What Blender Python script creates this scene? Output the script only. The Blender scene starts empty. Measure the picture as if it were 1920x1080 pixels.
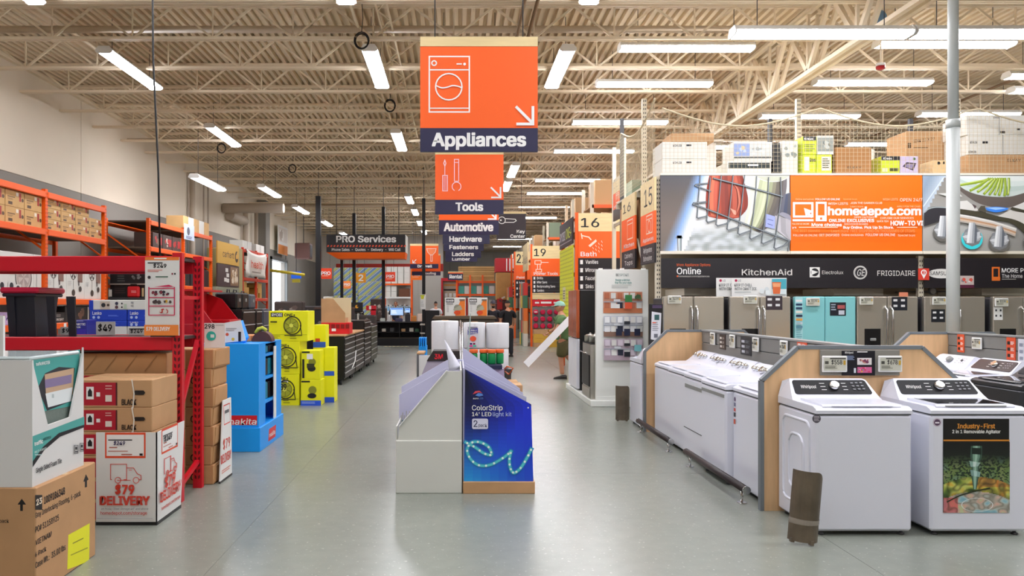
import bpy, bmesh, math, random
from mathutils import Vector, Matrix, noise
random.seed(7)
SC = bpy.context.scene
COL = SC.collection
# ---------------------------------------------------------------- camera, world, exposure
CX, CY, F, EYE = 856.0, 570.0, 1430.0, 1.665      # photo frame 1920x1080: vanishing point, focal length in px, eye height in m
cam = bpy.data.cameras.new('camera'); cam_o = bpy.data.objects.new('camera', cam); COL.objects.link(cam_o)
cam_o.location = (0, 0, EYE); cam_o.rotation_euler = (math.pi/2, 0, 0)
cam.sensor_width = 36; cam.lens = 36*F/1920; cam.shift_x = (960-CX)/1920; cam.shift_y = (CY-540)/1920
cam.clip_end = 300; SC.camera = cam_o
w = bpy.data.worlds.new('world'); SC.world = w; w.use_nodes = True
w.node_tree.nodes['Background'].inputs[0].default_value = (0, 0, 0, 1)
w.node_tree.nodes['Background'].inputs[1].default_value = 0.0      # closed building: no sky light
SC.view_settings.view_transform = 'Standard'; SC.view_settings.look = 'None'
SC.view_settings.gamma = 1; SC.view_settings.use_curve_mapping = False
SC.view_settings.exposure = 0.45
TUBE = 34.0                                        # strength of the fluorescent tubes
# ---------------------------------------------------------------- photo pixel -> place
def WX(px, Y): return (px-CX)*Y/F
def WZ(py, Y): return EYE-(py-CY)*Y/F
def FY(py): return EYE*F/(py-CY)                   # depth of a floor point
def SY(px, X): return X*F/(px-CX)                  # depth of a point on the plane X
# ---------------------------------------------------------------- colours and materials
def lin(h):
    h = h.lstrip('#'); r = []
    for i in (0, 2, 4):
        c = int(h[i:i+2], 16)/255; r.append(c/12.92 if c <= .04045 else ((c+.055)/1.055)**2.4)
    return tuple(r)+(1.0,)
def lerp(a, b, s):
    s = max(0., min(1., s)); return '#'+''.join('%02x'%int(int(a[i:i+2],16)*(1-s)+int(b[i:i+2],16)*s) for i in (1,3,5))
def ramp(cs, t):
    t = max(0., min(.9999, t))*(len(cs)-1); i = int(t); return lerp(cs[i], cs[i+1], t-i)
def curve(pts, n=8):
    out = []
    for i in range(len(pts)-1):
        p0, p1, p2, p3 = pts[max(i-1,0)], pts[i], pts[i+1], pts[min(i+2,len(pts)-1)]
        for k in range(n):
            t_ = k/n; out.append(tuple(.5*((2*p1[d])+(-p0[d]+p2[d])*t_+(2*p0[d]-5*p1[d]+4*p2[d]-p3[d])*t_*t_+(-p0[d]+3*p1[d]-3*p2[d]+p3[d])*t_**3) for d in (0,1)))
    return out+[pts[-1]]
MATS = {}
def M(name, hexc, rough=.5, metal=0., var=0., scale=6., stretch=None, bump=0., emit=0., coat=0., alpha=1., spec=None, trans=0.):
    if name in MATS: return MATS[name]
    m = bpy.data.materials.new(name); m.use_nodes = True; nt = m.node_tree; b = nt.nodes['Principled BSDF']
    c = lin(hexc); b.inputs['Base Color'].default_value = c
    b.inputs['Roughness'].default_value = rough; b.inputs['Metallic'].default_value = metal
    b.inputs['Coat Weight'].default_value = coat
    if spec is not None: b.inputs['Specular IOR Level'].default_value = spec
    if trans: b.inputs['Transmission Weight'].default_value = trans
    if alpha < 1: b.inputs['Alpha'].default_value = alpha
    if emit: b.inputs['Emission Color'].default_value = c; b.inputs['Emission Strength'].default_value = emit
    if var or bump:
        tc = nt.nodes.new('ShaderNodeTexCoord'); mp = nt.nodes.new('ShaderNodeMapping'); nz = nt.nodes.new('ShaderNodeTexNoise')
        if stretch: mp.inputs['Scale'].default_value = stretch
        nz.inputs['Scale'].default_value = scale; nz.inputs['Detail'].default_value = 5
        nt.links.new(tc.outputs['Object'], mp.inputs[0]); nt.links.new(mp.outputs[0], nz.inputs['Vector'])
        if var:
            rp = nt.nodes.new('ShaderNodeValToRGB'); e = rp.color_ramp.elements
            e[0].position = .3; e[1].position = .7
            e[0].color = tuple(max(0, v*(1-var)) for v in c[:3])+(1,); e[1].color = tuple(min(1, v*(1+var)) for v in c[:3])+(1,)
            nt.links.new(nz.outputs[0], rp.inputs[0]); nt.links.new(rp.outputs[0], b.inputs['Base Color'])
        if bump:
            bp = nt.nodes.new('ShaderNodeBump'); bp.inputs['Strength'].default_value = bump; bp.inputs['Distance'].default_value = .01
            nt.links.new(nz.outputs[0], bp.inputs['Height']); nt.links.new(bp.outputs[0], b.inputs['Normal'])
    MATS[name] = m; return m
def print_mat():
    if 'print' in MATS: return MATS['print']
    m = bpy.data.materials.new('printed_ink'); m.use_nodes = True; nt = m.node_tree; b = nt.nodes['Principled BSDF']
    a = nt.nodes.new('ShaderNodeAttribute'); a.attribute_name = 'Col'
    nt.links.new(a.outputs['Color'], b.inputs['Base Color']); b.inputs['Roughness'].default_value = .45
    MATS['print'] = m; return m
def screen_mat():
    if 'screen' in MATS: return MATS['screen']
    m = bpy.data.materials.new('lit_screen'); m.use_nodes = True; nt = m.node_tree; b = nt.nodes['Principled BSDF']
    a = nt.nodes.new('ShaderNodeAttribute'); a.attribute_name = 'Col'
    nt.links.new(a.outputs['Color'], b.inputs['Base Color']); nt.links.new(a.outputs['Color'], b.inputs['Emission Color'])
    b.inputs['Emission Strength'].default_value = .5; MATS['screen'] = m; return m
# ---------------------------------------------------------------- mesh builder
class MB:
    def __init__(s): s.v = []; s.f = []; s.sm = []
    def add(s, vs, fs, smooth=False):
        o = len(s.v); s.v += [tuple(p) for p in vs]; s.f += [tuple(i+o for i in q) for q in fs]; s.sm += [smooth]*len(fs); return s
    def box(s, x0, x1, y0, y1, z0, z1):
        return s.add([(x0,y0,z0),(x1,y0,z0),(x1,y1,z0),(x0,y1,z0),(x0,y0,z1),(x1,y0,z1),(x1,y1,z1),(x0,y1,z1)],
                     [(0,3,2,1),(4,5,6,7),(0,1,5,4),(1,2,6,5),(2,3,7,6),(3,0,4,7)])
    def cbox(s, x0, x1, y0, y1, z0, z1, c=.006):
        c = min(c, (x1-x0)*.45, (y1-y0)*.45, (z1-z0)*.45); lo = (x0,y0,z0); hi = (x1,y1,z1); vs = []; ix = {}
        for sx in (0,1):
            for sy in (0,1):
                for sz in (0,1):
                    sg = (sx,sy,sz)
                    for a in range(3):
                        p = [ (hi[k]-(0 if k==a else c)) if sg[k] else (lo[k]+(0 if k==a else c)) for k in range(3)]
                        ix[(sg,a)] = len(vs); vs.append(p)
        fs = []
        for a in range(3):
            b, d = [(1,2),(2,0),(0,1)][a]
            for t in (0,1):
                q = []
                for (u,v) in ((0,0),(1,0),(1,1),(0,1)):
                    sg = [0,0,0]; sg[a]=t; sg[b]=u; sg[d]=v; q.append(ix[(tuple(sg),a)])
                fs.append(tuple(q) if t else tuple(reversed(q)))
        for a in range(3):                                   # 12 edges run along axis a
            b, d = [(1,2),(2,0),(0,1)][a]
            for u in (0,1):
                for v in (0,1):
                    def g(t, ax):
                        sg = [0,0,0]; sg[a]=t; sg[b]=u; sg[d]=v; return ix[(tuple(sg),ax)]
                    q = (g(0,b), g(1,b), g(1,d), g(0,d))
                    fs.append(q if u == v else tuple(reversed(q)))
        for sx in (0,1):
            for sy in (0,1):
                for sz in (0,1):
                    sg = (sx,sy,sz); q = (ix[(sg,0)], ix[(sg,1)], ix[(sg,2)])
                    fs.append(q if (sx+sy+sz) % 2 else tuple(reversed(q)))
        return s.add(vs, fs)
    def prism(s, pts, axis, a, b):
        """polygon pts extruded along axis ('x': pts are (y,z); 'y': (x,z); 'z': (x,y))"""
        n = len(pts)
        def P(p, t): return {'x': (t,p[0],p[1]), 'y': (p[0],t,p[1]), 'z': (p[0],p[1],t)}[axis]
        vs = [P(p,a) for p in pts]+[P(p,b) for p in pts]
        fs = [tuple(range(n)), tuple(reversed(range(n,2*n)))]+[(i,i+n,(i+1)%n+n,(i+1)%n) for i in range(n)]
        return s.add(vs, fs)
    def tube(s, pts, r, n=8, cap=True, smooth=True, closed=False):
        pts = [Vector(p) for p in pts]; m = len(pts); rs = r if isinstance(r, (list, tuple)) else [r]*m; vs = []
        for i, p in enumerate(pts):
            d = (pts[min(i+1,m-1)]-pts[max(i-1,0)])
            if closed: d = pts[(i+1)%m]-pts[i-1]
            d.normalize(); up = Vector((0,0,1)) if abs(d.z) < .9 else Vector((1,0,0))
            a = d.cross(up).normalized(); b = a.cross(d)
            vs += [p+(a*math.cos(2*math.pi*k/n)+b*math.sin(2*math.pi*k/n))*rs[i] for k in range(n)]
        fs = [(i*n+k, i*n+(k+1)%n, (i+1)*n+(k+1)%n, (i+1)*n+k) for i in range(m-1) for k in range(n)]
        if closed: fs += [((m-1)*n+k, (m-1)*n+(k+1)%n, (k+1)%n, k) for k in range(n)]
        o = len(s.v); s.add(vs, fs, smooth)
        if cap and not closed: s.f += [tuple(o+k for k in reversed(range(n))), tuple(o+(m-1)*n+k for k in range(n))]; s.sm += [False]*2
        return s
    def bar(s, p, q, wx, wz=None):
        """square bar from p to q"""
        wz = wz or wx; p = Vector(p); q = Vector(q); d = (q-p).normalized(); up = Vector((0,0,1)) if abs(d.z) < .95 else Vector((0,1,0))
        a = d.cross(up).normalized()*wx/2; b = a.normalized().cross(d)*wz/2
        return s.add([p-a-b,p+a-b,p+a+b,p-a+b,q-a-b,q+a-b,q+a+b,q-a+b], [(0,1,2,3),(7,6,5,4),(0,4,5,1),(1,5,6,2),(2,6,7,3),(3,7,4,0)])
    def lathe(s, prof, c=(0,0,0), n=16, axis='z', smooth=True):
        """prof: (radius, height) pairs"""
        vs = []; c = Vector(c)
        for r, h in prof:
            for k in range(n):
                a = 2*math.pi*k/n; u, v = r*math.cos(a), r*math.sin(a)
                vs.append(c+Vector({'z': (u,v,h), 'y': (u,h,v), 'x': (h,u,v)}[axis]))
        m = len(prof); o = len(s.v)
        s.add(vs, [(i*n+k, i*n+(k+1)%n, (i+1)*n+(k+1)%n, (i+1)*n+k) for i in range(m-1) for k in range(n)], smooth)
        s.f += [tuple(o+k for k in reversed(range(n))), tuple(o+(m-1)*n+k for k in range(n))]; s.sm += [False]*2
        return s
    def ball(s, c, rx, ry, rz, n=14, m=8):
        vs = []; 
        for i in range(m+1):
            t = math.pi*i/m
            for k in range(n):
                a = 2*math.pi*k/n; vs.append((c[0]+rx*math.sin(t)*math.cos(a), c[1]+ry*math.sin(t)*math.sin(a), c[2]+rz*math.cos(t)))
        return s.add(vs, [(i*n+k, (i+1)*n+k, (i+1)*n+(k+1)%n, i*n+(k+1)%n) for i in range(m) for k in range(n)], True)
    def mesh(s, name='mesh'):
        me = bpy.data.meshes.new(name); me.from_pydata(s.v, [], s.f)
        me.polygons.foreach_set('use_smooth', s.sm)
        bm = bmesh.new(); bm.from_mesh(me); bmesh.ops.recalc_face_normals(bm, faces=bm.faces); bm.to_mesh(me); bm.free()
        return me
# ---------------------------------------------------------------- objects
def obj(name, me, mat=None, parent=None, loc=(0,0,0), rz=0):
    if isinstance(me, MB): me = me.mesh(name)
    if mat is not None and not me.materials: me.materials.append(mat)
    o = bpy.data.objects.new(name, me); COL.objects.link(o); o.location = loc; o.rotation_euler = (0,0,rz)
    if parent is not None: o.parent = parent
    return o
def tag(o, label=None, cat=None, group=None, kind=None):
    if label: o['label'] = label
    if cat: o['category'] = cat
    if group: o['group'] = group
    if kind: o['kind'] = kind
    return o
def thing(name, label, cat, loc=(0,0,0), rz=0, group=None):
    o = bpy.data.objects.new(name, None); COL.objects.link(o); o.empty_display_size = .1
    o.location = loc; o.rotation_euler = (0,0,rz); return tag(o, label, cat, group)
def solo(name, mb, mat, label, cat, loc=(0,0,0), rz=0, group=None): return tag(obj(name, mb, mat, None, loc, rz), label, cat, group)
def struct(name, mb, mat, parent=None):
    o = obj(name, mb, mat, parent)
    if parent is None: o['kind'] = 'structure'
    return o
def dup(root, loc, rz=None, label=None, group=None):
    r = root.copy(); COL.objects.link(r); r.location = loc
    if rz is not None: r.rotation_euler = (0,0,rz)
    if label: r['label'] = label
    if group: r['group'] = group
    for ch in list(root.children):
        c = ch.copy(); COL.objects.link(c); c.parent = r
        for g in list(ch.children):
            d = g.copy(); COL.objects.link(d); d.parent = c
    return r
# ---------------------------------------------------------------- flat print (lettering, pictures) laid on a real face
TXT = {}
try: FONT = bpy.data.fonts.load(bpy.utils.system_resource('DATAFILES', path='fonts')+'/Inter.woff2')   # the sans font that ships inside Blender
except Exception: FONT = None
def glyphs(s, bold):
    k = s
    if k in TXT: return TXT[k]
    def mk(body):
        cu = bpy.data.curves.new('t', 'FONT'); cu.body = body; cu.resolution_u = 4
        if FONT: cu.font = FONT
        o = bpy.data.objects.new('t', cu); me = bpy.data.meshes.new_from_object(o)
        vs = [(v.co.x, v.co.y) for v in me.vertices]; fs = [tuple(p.vertices) for p in me.polygons]
        bpy.data.meshes.remove(me); bpy.data.objects.remove(o); bpy.data.curves.remove(cu); return vs, fs
    hv, _ = mk('H'); base = min(v[1] for v in hv); cap = max(v[1] for v in hv)-base
    vs, fs = mk(s)
    if not vs: TXT[k] = ([], [], 1.); return TXT[k]
    x0 = min(v[0] for v in vs); x1 = max(v[0] for v in vs)
    TXT[k] = ([((x-x0)/(x1-x0), (y-base)/cap) for x, y in vs], fs, (x1-x0)/cap); return TXT[k]
class Print:
    """face F: plane Y, seen from the front; R: plane X, seen from +X; L: plane X, seen from -X. Coordinates are photo pixels, or metres (u,v) when m=True"""
    def __init__(s, root, face, plane=0, m=False, eps=None, mat=None, fr=None):
        s.fr = [Vector(q) for q in fr] if fr else None       # face P: own frame (origin, u, v) in the root's local space, metres
        if fr: m = True; s.n = s.fr[1].cross(s.fr[2]).normalized()
        s.root = root; s.face = face; s.plane = plane; s.m = m; s.V = []; s.Fc = []; s.C = []; s.k = 1; s.mat = mat
        s.eps = eps or (.0007 if m else max(.0007, abs(plane)*.00012))
    def map(s, a, b):
        if s.m: return (a, b)
        if s.face == 'F': return (WX(a, s.plane), WZ(b, s.plane))
        Y = SY(a, s.plane); return (Y if s.face == 'R' else -Y, WZ(b, Y))
    def world(s, u, v):
        d = s.eps*s.k
        if s.fr: return s.fr[0]+s.fr[1]*u+s.fr[2]*v+s.n*d
        if s.face == 'F': return Vector((u, s.plane-d, v))
        if s.face == 'R': return Vector((s.plane+d, u, v))
        return Vector((s.plane-d, -u, v))
    def raw(s, pts, fs, col):
        o = len(s.V); s.V += [s.world(*p) for p in pts]
        for q in fs: s.Fc.append(tuple(o+i for i in q)); s.C.append(col)
        s.k += 1; return s
    def poly(s, pts, col): p = [s.map(*q) for q in pts]; return s.raw(p, [tuple(range(len(p)))], col)
    def rect(s, x0, y0, x1, y1, col): return s.poly([(x0,y0),(x1,y0),(x1,y1),(x0,y1)], col)
    def disc(s, x, y, r, col, ry=None, n=20):
        ry = ry or r; return s.poly([(x+r*math.cos(2*math.pi*i/n), y+ry*math.sin(2*math.pi*i/n)) for i in range(n)], col)
    def ring(s, x, y, r, w, col, ry=None, n=24):
        ry = ry or r; k = (r-w)/r
        p = [(x+q*r*math.cos(2*math.pi*i/n), y+q*ry*math.sin(2*math.pi*i/n)) for q in (1, k) for i in range(n)]
        return s.raw([s.map(*q) for q in p], [(i,(i+1)%n,n+(i+1)%n,n+i) for i in range(n)], col)
    def line(s, pts, wd, col, closed=False):
        if closed: pts = list(pts)+[pts[0]]
        for (a, b), (c, d) in zip(pts[:-1], pts[1:]):
            L = math.hypot(c-a, d-b) or 1; nx, ny = -(d-b)/L*wd/2, (c-a)/L*wd/2; ex, ey = (c-a)/L*wd/2*.9, (d-b)/L*wd/2*.9
            s.poly([(a+nx-ex,b+ny-ey),(c+nx+ex,d+ny+ey),(c-nx+ex,d-ny+ey),(a-nx-ex,b-ny-ey)], col); s.k -= .97
        s.k += 1; return s
    def frame(s, x0, y0, x1, y1, wd, col): return s.line([(x0,y0),(x1,y0),(x1,y1),(x0,y1)], wd, col, True)
    def bars(s, x0, y0, x1, y1, n, col, fill=.5):
        h = (y1-y0)/n
        for i in range(n): s.rect(x0, y0+i*h, x1-(x1-x0)*random.random()*.3, y0+i*h+h*fill, col); s.k -= 1
        s.k += 1; return s
    def text(s, t, x0, x1, yt, yb, col, bold=.022, slope=0., shear=0.):
        vs, fs, asp = glyphs(t, bold)
        if not vs: return s
        if x1 is None: x1 = x0+asp*abs(yb-yt)
        if not s.m and s.face != 'F' and slope == 0: slope = (CY-yb)/(CX-x0)
        hh = abs(yb-yt); bd = bold*1.3
        for ox, oy in (((-bd,-bd*.6),(bd,-bd*.6),(-bd,bd*.6),(bd,bd*.6)) if bd > .035 else ((-bd,bd*.5),(bd,-bd*.5)) if bd > .012 else ((0,0),)):     # heavier strokes: copies shifted by a hair
            s.raw([s.map(x0+(x1-x0)*a+(shear*b+ox)*hh, yb+(yt-yb)*(b+oy)+slope*a*(x1-x0)) for a, b in vs], fs, col); s.k -= .95
        s.k += 1; return s
    def blobs(s, x0, y0, x1, y1, n, cols, r0, r1):
        for i in range(n):
            r = random.uniform(r0, r1); x = random.uniform(x0+r, x1-r); y = random.uniform(min(y0,y1)+r, max(y0,y1)-r); k = random.randint(5,8); t = random.random()*6
            s.poly([(x+r*random.uniform(.6,1)*math.cos(t+6.283*j/k), y+r*random.uniform(.6,1)*math.sin(t+6.283*j/k)) for j in range(k)], random.choice(cols)); s.k -= .9
        s.k += 1; return s
    def field(s, x0, y0, x1, y1, nx, ny, fn, keep=None):
        """a printed picture: grid of flat patches coloured by fn(x, y)"""
        for i in range(nx):
            for j in range(ny):
                a, b, c, d = x0+(x1-x0)*i/nx, x0+(x1-x0)*(i+1)/nx, y0+(y1-y0)*j/ny, y0+(y1-y0)*(j+1)/ny; mx, my = (a+b)/2, (c+d)/2
                if keep and not keep(mx, my): continue
                s.rect(a, c, b, d, fn(mx, my)); s.k -= 1
        s.k += 1; return s
    def strip(s, A, B, cols):
        """shade the surface between polylines A and B (same count) with colours running from A to B"""
        n = len(cols)
        for j in range(n):
            for i in range(len(A)-1):
                def q(P, Q, t): return (P[0]+(Q[0]-P[0])*t, P[1]+(Q[1]-P[1])*t)
                s.poly([q(A[i],B[i],j/n), q(A[i],B[i],(j+1)/n), q(A[i+1],B[i+1],(j+1)/n), q(A[i+1],B[i+1],j/n)], cols[j]); s.k -= 1
        s.k += 1; return s
    def build(s, name='print', parent=None):
        if not s.V: return None
        rt = s.root; mi = (Matrix.Translation(rt.location) @ Matrix.Rotation(rt.rotation_euler.z, 4, 'Z')).inverted()
        me = bpy.data.meshes.new(name); me.from_pydata([v if s.fr else mi @ v for v in s.V], [], s.Fc)
        at = me.color_attributes.new('Col', 'FLOAT_COLOR', 'CORNER'); i = 0; buf = []
        for p, c in zip(me.polygons, s.C): buf += list(lin(c))*p.loop_total
        at.data.foreach_set('color', buf)
        me.materials.append(s.mat or print_mat())
        return obj(name, me, None, parent or rt)
# common materials
WHITE = M('white_enamel', '#e3e5f0', .28, coat=.4); CARD = M('brown_cardboard', '#c0966a', .8, var=.10, scale=3)
WCARD = M('white_card', '#e2e2de', .6); BLACKP = M('black_plastic', '#141416', .42); BLACKM = M('black_metal', '#17171a', .4, .3)
ORANGE = M('orange_rack_paint', '#f55f06', .42); REDP = M('red_rack_paint', '#cf1026', .4); STEEL = M('brushed_steel', '#b9b6ad', .34, .85, var=.06, scale=2, stretch=(30,30,1))
CREAM = M('cream_wall_paint', '#e8dcc8', .75, var=.04, scale=.5); WOOD = M('maple_laminate', '#dcb486', .45, var=.10, scale=3, stretch=(6,6,.7))
PALEWOOD = M('pale_wood_print', '#e8d09a', .5, var=.08, scale=3, stretch=(.7,6,6)); TRIM = M('grey_edge_trim', '#767c80', .5)
GREYP = M('grey_plastic', '#8b8c8a', .5); ORSIGN = M('orange_sign', '#ff6414', .5); NAVY = M('navy_sign', '#262447', .45); BLKSIGN = M('black_sign', '#1d1a1e', .45)
DKGREY = M('dark_grey_plastic', '#3a3a3d', .5); CHROME = M('polished_metal', '#d4d4d4', .15, 1.)
W_='#f4f3f0'; K_='#15141a'; OR_='#ff6a22'; RD_='#d8102a'; NV_='#262447'; GY_='#9a9a9a'
# ================================================================ the building
XL, XR, YB, Y0, ZJ, ZD = -9.5, 32.0, 68.0, -6.0, 6.265, 6.9
def floor_mat():
    m = bpy.data.materials.new('polished_concrete'); m.use_nodes = True; nt = m.node_tree; b = nt.nodes['Principled BSDF']; L = nt.links.new
    tc = nt.nodes.new('ShaderNodeTexCoord'); mp = nt.nodes.new('ShaderNodeMapping'); mp.inputs['Scale'].default_value = (1,1,1)
    n1 = nt.nodes.new('ShaderNodeTexNoise'); n1.inputs['Scale'].default_value = .8; n1.inputs['Detail'].default_value = 3
    n2 = nt.nodes.new('ShaderNodeTexNoise'); n2.inputs['Scale'].default_value = 9; n2.inputs['Detail'].default_value = 6
    n3 = nt.nodes.new('ShaderNodeTexNoise'); n3.inputs['Scale'].default_value = 38; n3.inputs['Detail'].default_value = 2
    for n_ in (n1, n2, n3): L(tc.outputs['Object'], n_.inputs['Vector'])
    def mix(fac, a, c):
        x = nt.nodes.new('ShaderNodeMix'); x.data_type = 'RGBA'; L(fac, x.inputs[0])
        for i, v in ((6, a), (7, c)):
            if isinstance(v, str): x.inputs[i].default_value = lin(v)
            else: L(v, x.inputs[i])
        return x.outputs[2]
    c1 = mix(n1.outputs[0], '#787d74', '#94988d'); c2 = mix(n2.outputs[0], '#797e75', '#93978c')
    h = nt.nodes.new('ShaderNodeMix'); h.data_type = 'RGBA'; h.inputs[0].default_value = .5; L(c1, h.inputs[6]); L(c2, h.inputs[7])
    fl_ = nt.nodes.new('ShaderNodeMapRange'); fl_.interpolation_type = 'SMOOTHSTEP'; fl_.inputs[1].default_value = .64; fl_.inputs[2].default_value = .74; fl_.inputs[4].default_value = .6; L(n3.outputs[0], fl_.inputs[0])
    L(mix(fl_.outputs[0], h.outputs[2], '#b4b8ac'), b.inputs['Base Color'])
    b.inputs['Roughness'].default_value = .27; b.inputs['Specular IOR Level'].default_value = .55
    return m
# floor: concrete bays, joints recessed
fm = MB(); fm.box(XL-.3, XR, Y0, YB+.5, -.3, -.003); fl = struct('floor', fm, M('joint_filler', '#8f9288', .7)); FM = floor_mat()
xs = [XL-.3, -5.6, -1.55, 2.62, 6.8, 11., 15.2, 19.4, 23.6, XR]; ys = [Y0, -1.3, 3.1, 7.5, 11.9, 16.3, 20.7, 25.1, 29.5, 33.9, 38.3, 42.7, 47.1, 51.5, 55.9, 60.3, 64.7, YB+.5]
for i in range(len(xs)-1):
    for j in range(len(ys)-1):
        g = .0018; obj('concrete_slab', MB().box(xs[i]+g, xs[i+1]-g, ys[j]+g, ys[j+1]-g, -.0028, 0), FM, fl)
# ceiling: corrugated deck, bar joists across, girders along
DECK = M('painted_steel_deck', '#dcc9ab', .6, .0); JO = M('cream_steel_paint', '#ecdcc0', .55)
dk = MB(); x = XL; P = .155; pr = []
while x < XR: pr += [(x,ZD),(x+.07,ZD),(x+.082,ZD+.08),(x+.143,ZD+.08)]; x += P
n = len(pr); dk.add([(a,Y0,z) for a,z in pr]+[(a,YB+.5,z) for a,z in pr], [(i,i+1,n+i+1,n+i) for i in range(n-1)])
ceil = struct('ceiling', dk, DECK)
jm = MB()
for dy in (-.035, .035): jm.box(XL, XR, dy-.025, dy+.025, ZJ, ZJ+.05); jm.box(XL, XR, dy-.025, dy+.025, ZD-.06, ZD-.005)
x = XL+.35; up = True
while x < XR-.8:
    jm.bar((x,0,ZD-.05), (x+.7,0,ZJ+.03), .035); jm.bar((x+.7,0,ZJ+.03), (x+1.4,0,ZD-.05), .035); jm.bar((x+.7,0,ZJ), (x+.7,0,ZD-.05), .025); x += 1.4
jmesh = jm.mesh('joist'); jmesh.materials.append(JO)
JY = [11.64+1.66*i for i in range(-8, 34)]
for y in JY: obj('joist', jmesh, None, ceil, (0, y, 0))
def girder(X, zb, wd):
    g = MB()
    for dx in (-wd/2, wd/2): g.box(X+dx-.04, X+dx+.04, Y0, YB, zb, zb+.07); g.box(X+dx-.04, X+dx+.04, Y0, YB, ZD-.12, ZD-.02)
    y = Y0+.4
    while y < YB-1.7:
        for dx in (-wd/2, wd/2):
            g.bar((X+dx, y, ZD-.1), (X+dx, y+.83, zb+.05), .06, .09); g.bar((X+dx, y+.83, zb+.05), (X+dx, y+1.66, ZD-.1), .06, .09); g.bar((X+dx, y+.83, zb+.05), (X+dx, y+.83, ZD-.1), .05, .05)
        y += 1.66
    return g
obj('girder', girder(6.3, 5.72, .16), JO, ceil); obj('girder', girder(19.5, 5.72, .16), JO, ceil)
br = MB(); y = Y0
for dx in (-.09, .09): br.box(-1.2+dx-.015, -1.2+dx+.015, Y0, YB, 6.42, 6.45)
while y < YB-1: br.bar((-1.29,y,6.43), (-1.11,y+.4,6.43), .02); br.bar((-1.11,y+.4,6.43), (-1.29,y+.8,6.43), .02); y += .8
obj('bridging_strut', br, JO, ceil)
for X, z, r, nm in ((-1.72,6.5,.025,'conduit'), (1.02,6.2,.03,'conduit'), (1.22,6.22,.03,'conduit'), (-6.9,6.55,.03,'conduit'), (12.,6.5,.03,'conduit')):
    obj(nm, MB().tube([(X,Y0,z),(X,YB,z)], r, 8), M('brown_conduit', '#8d7256', .5, .3) if X > .5 else JO, ceil)
PIPE = M('sprinkler_pipe_paint', '#cbb89c', .5)
for Y, z, r, xa in ((13.35,6.47,.062,-9.2), (21.9,6.38,.04,-9.45), (35.,6.2,.07,-9.2), (47.,6.2,.07,-9.2)):
    obj('sprinkler_pipe', MB().tube([(xa,Y,z),(XR,Y,z)], r, 10), PIPE, ceil)
sp = MB().lathe([(.012,0),(.012,-.1),(.03,-.11),(.03,-.12)], (0,0,0), 8).mesh('sprinkler_head'); sp.materials.append(PIPE)
for Y in (13.35, 21.9):
    for k in range(9): obj('sprinkler_head', sp, None, ceil, (-8+3*k, Y, 6.4))
# left wall: precast panels, cream above, grey below; a daylight doorway far down
GW = M('grey_wall_paint', '#8d8880', .75, var=.04, scale=.5)
wl = struct('wall_left', MB().box(XL-.35, XL-.03, Y0, 39, 0, ZD+.05).box(XL-.35, XL-.03, 42.4, YB+.3, 0, ZD+.05).box(XL-.35, XL-.03, 39, 42.4, 3.95, ZD+.05), GW)
for a, b in ((Y0,4.4),(4.4,11.85),(11.85,19.3),(19.3,26.75),(26.75,34.2),(34.2,38.9),(42.5,49.1),(49.1,56.5),(56.5,68)):
    obj('wall_panel', MB().cbox(XL-.04, XL, a+.01, b-.01, 4.47, ZD+.02, .008), CREAM, wl)
    obj('wall_panel', MB().cbox(XL-.04, XL, a+.01, b-.01, 0, 4.465, .008), GW, wl)
obj('wall_panel', MB().cbox(XL-.04, XL, 38.9, 42.5, 4.47, ZD+.02, .008), CREAM, wl)
obj('wall_ledger', MB().box(XL, XL+.1, Y0, YB, ZD-.09, ZD-.01), JO, wl)
dr = struct('door_1', MB().box(XL-.05, XL+.08, 38.85, 39, 0, 4.1).box(XL-.05, XL+.08, 42.4, 42.55, 0, 4.1).box(XL-.05, XL+.08, 38.85, 42.55, 3.95, 4.1), M('grey_door_frame', '#6f7270', .5))
obj('daylight_pane', MB().box(XL-.3, XL-.28, 39, 42.4, 0, 3.95), M('daylight', '#eef4ff', .5, emit=3.), dr)
obj('push_bar', MB().box(XL-.27, XL-.2, 39, 42.4, 1.0, 1.08), STEEL, dr)
# back and right walls
BW = M('white_ribbed_wall', '#d9d4ca', .7, var=.03, scale=.4)
wb = struct('wall_back', MB().box(XL-.3, XR, YB, YB+.3, 0, ZD+.05), BW)
for k in range(26): obj('wall_panel', MB().cbox(XL+k*1.6+.02, XL+(k+1)*1.6-.02, YB-.03, YB, .0, ZD, .008), BW, wb)
wbl = struct('wall_back_left', MB().box(XL, -.9, 52, 52.2, 0, ZD+.02), BW)
for k in range(5): obj('wall_panel', MB().cbox(XL+k*1.72+.02, XL+(k+1)*1.72-.02, 51.96, 52, 0, ZD, .008), BW, wbl)
obj('red_stripe', MB().box(-8.2, -.9, 51.9, 51.96, 3.9, 4.4), M('red_stripe_paint', '#c03020', .6), wbl)
struct('wall_front', MB().box(XL-.35, XR+.3, Y0-.3, Y0, 0, ZD+.05), CREAM)
struct('wall_right', MB().box(XR, XR+.3, Y0, YB+.3, 0, ZD+.05), CREAM)
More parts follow.
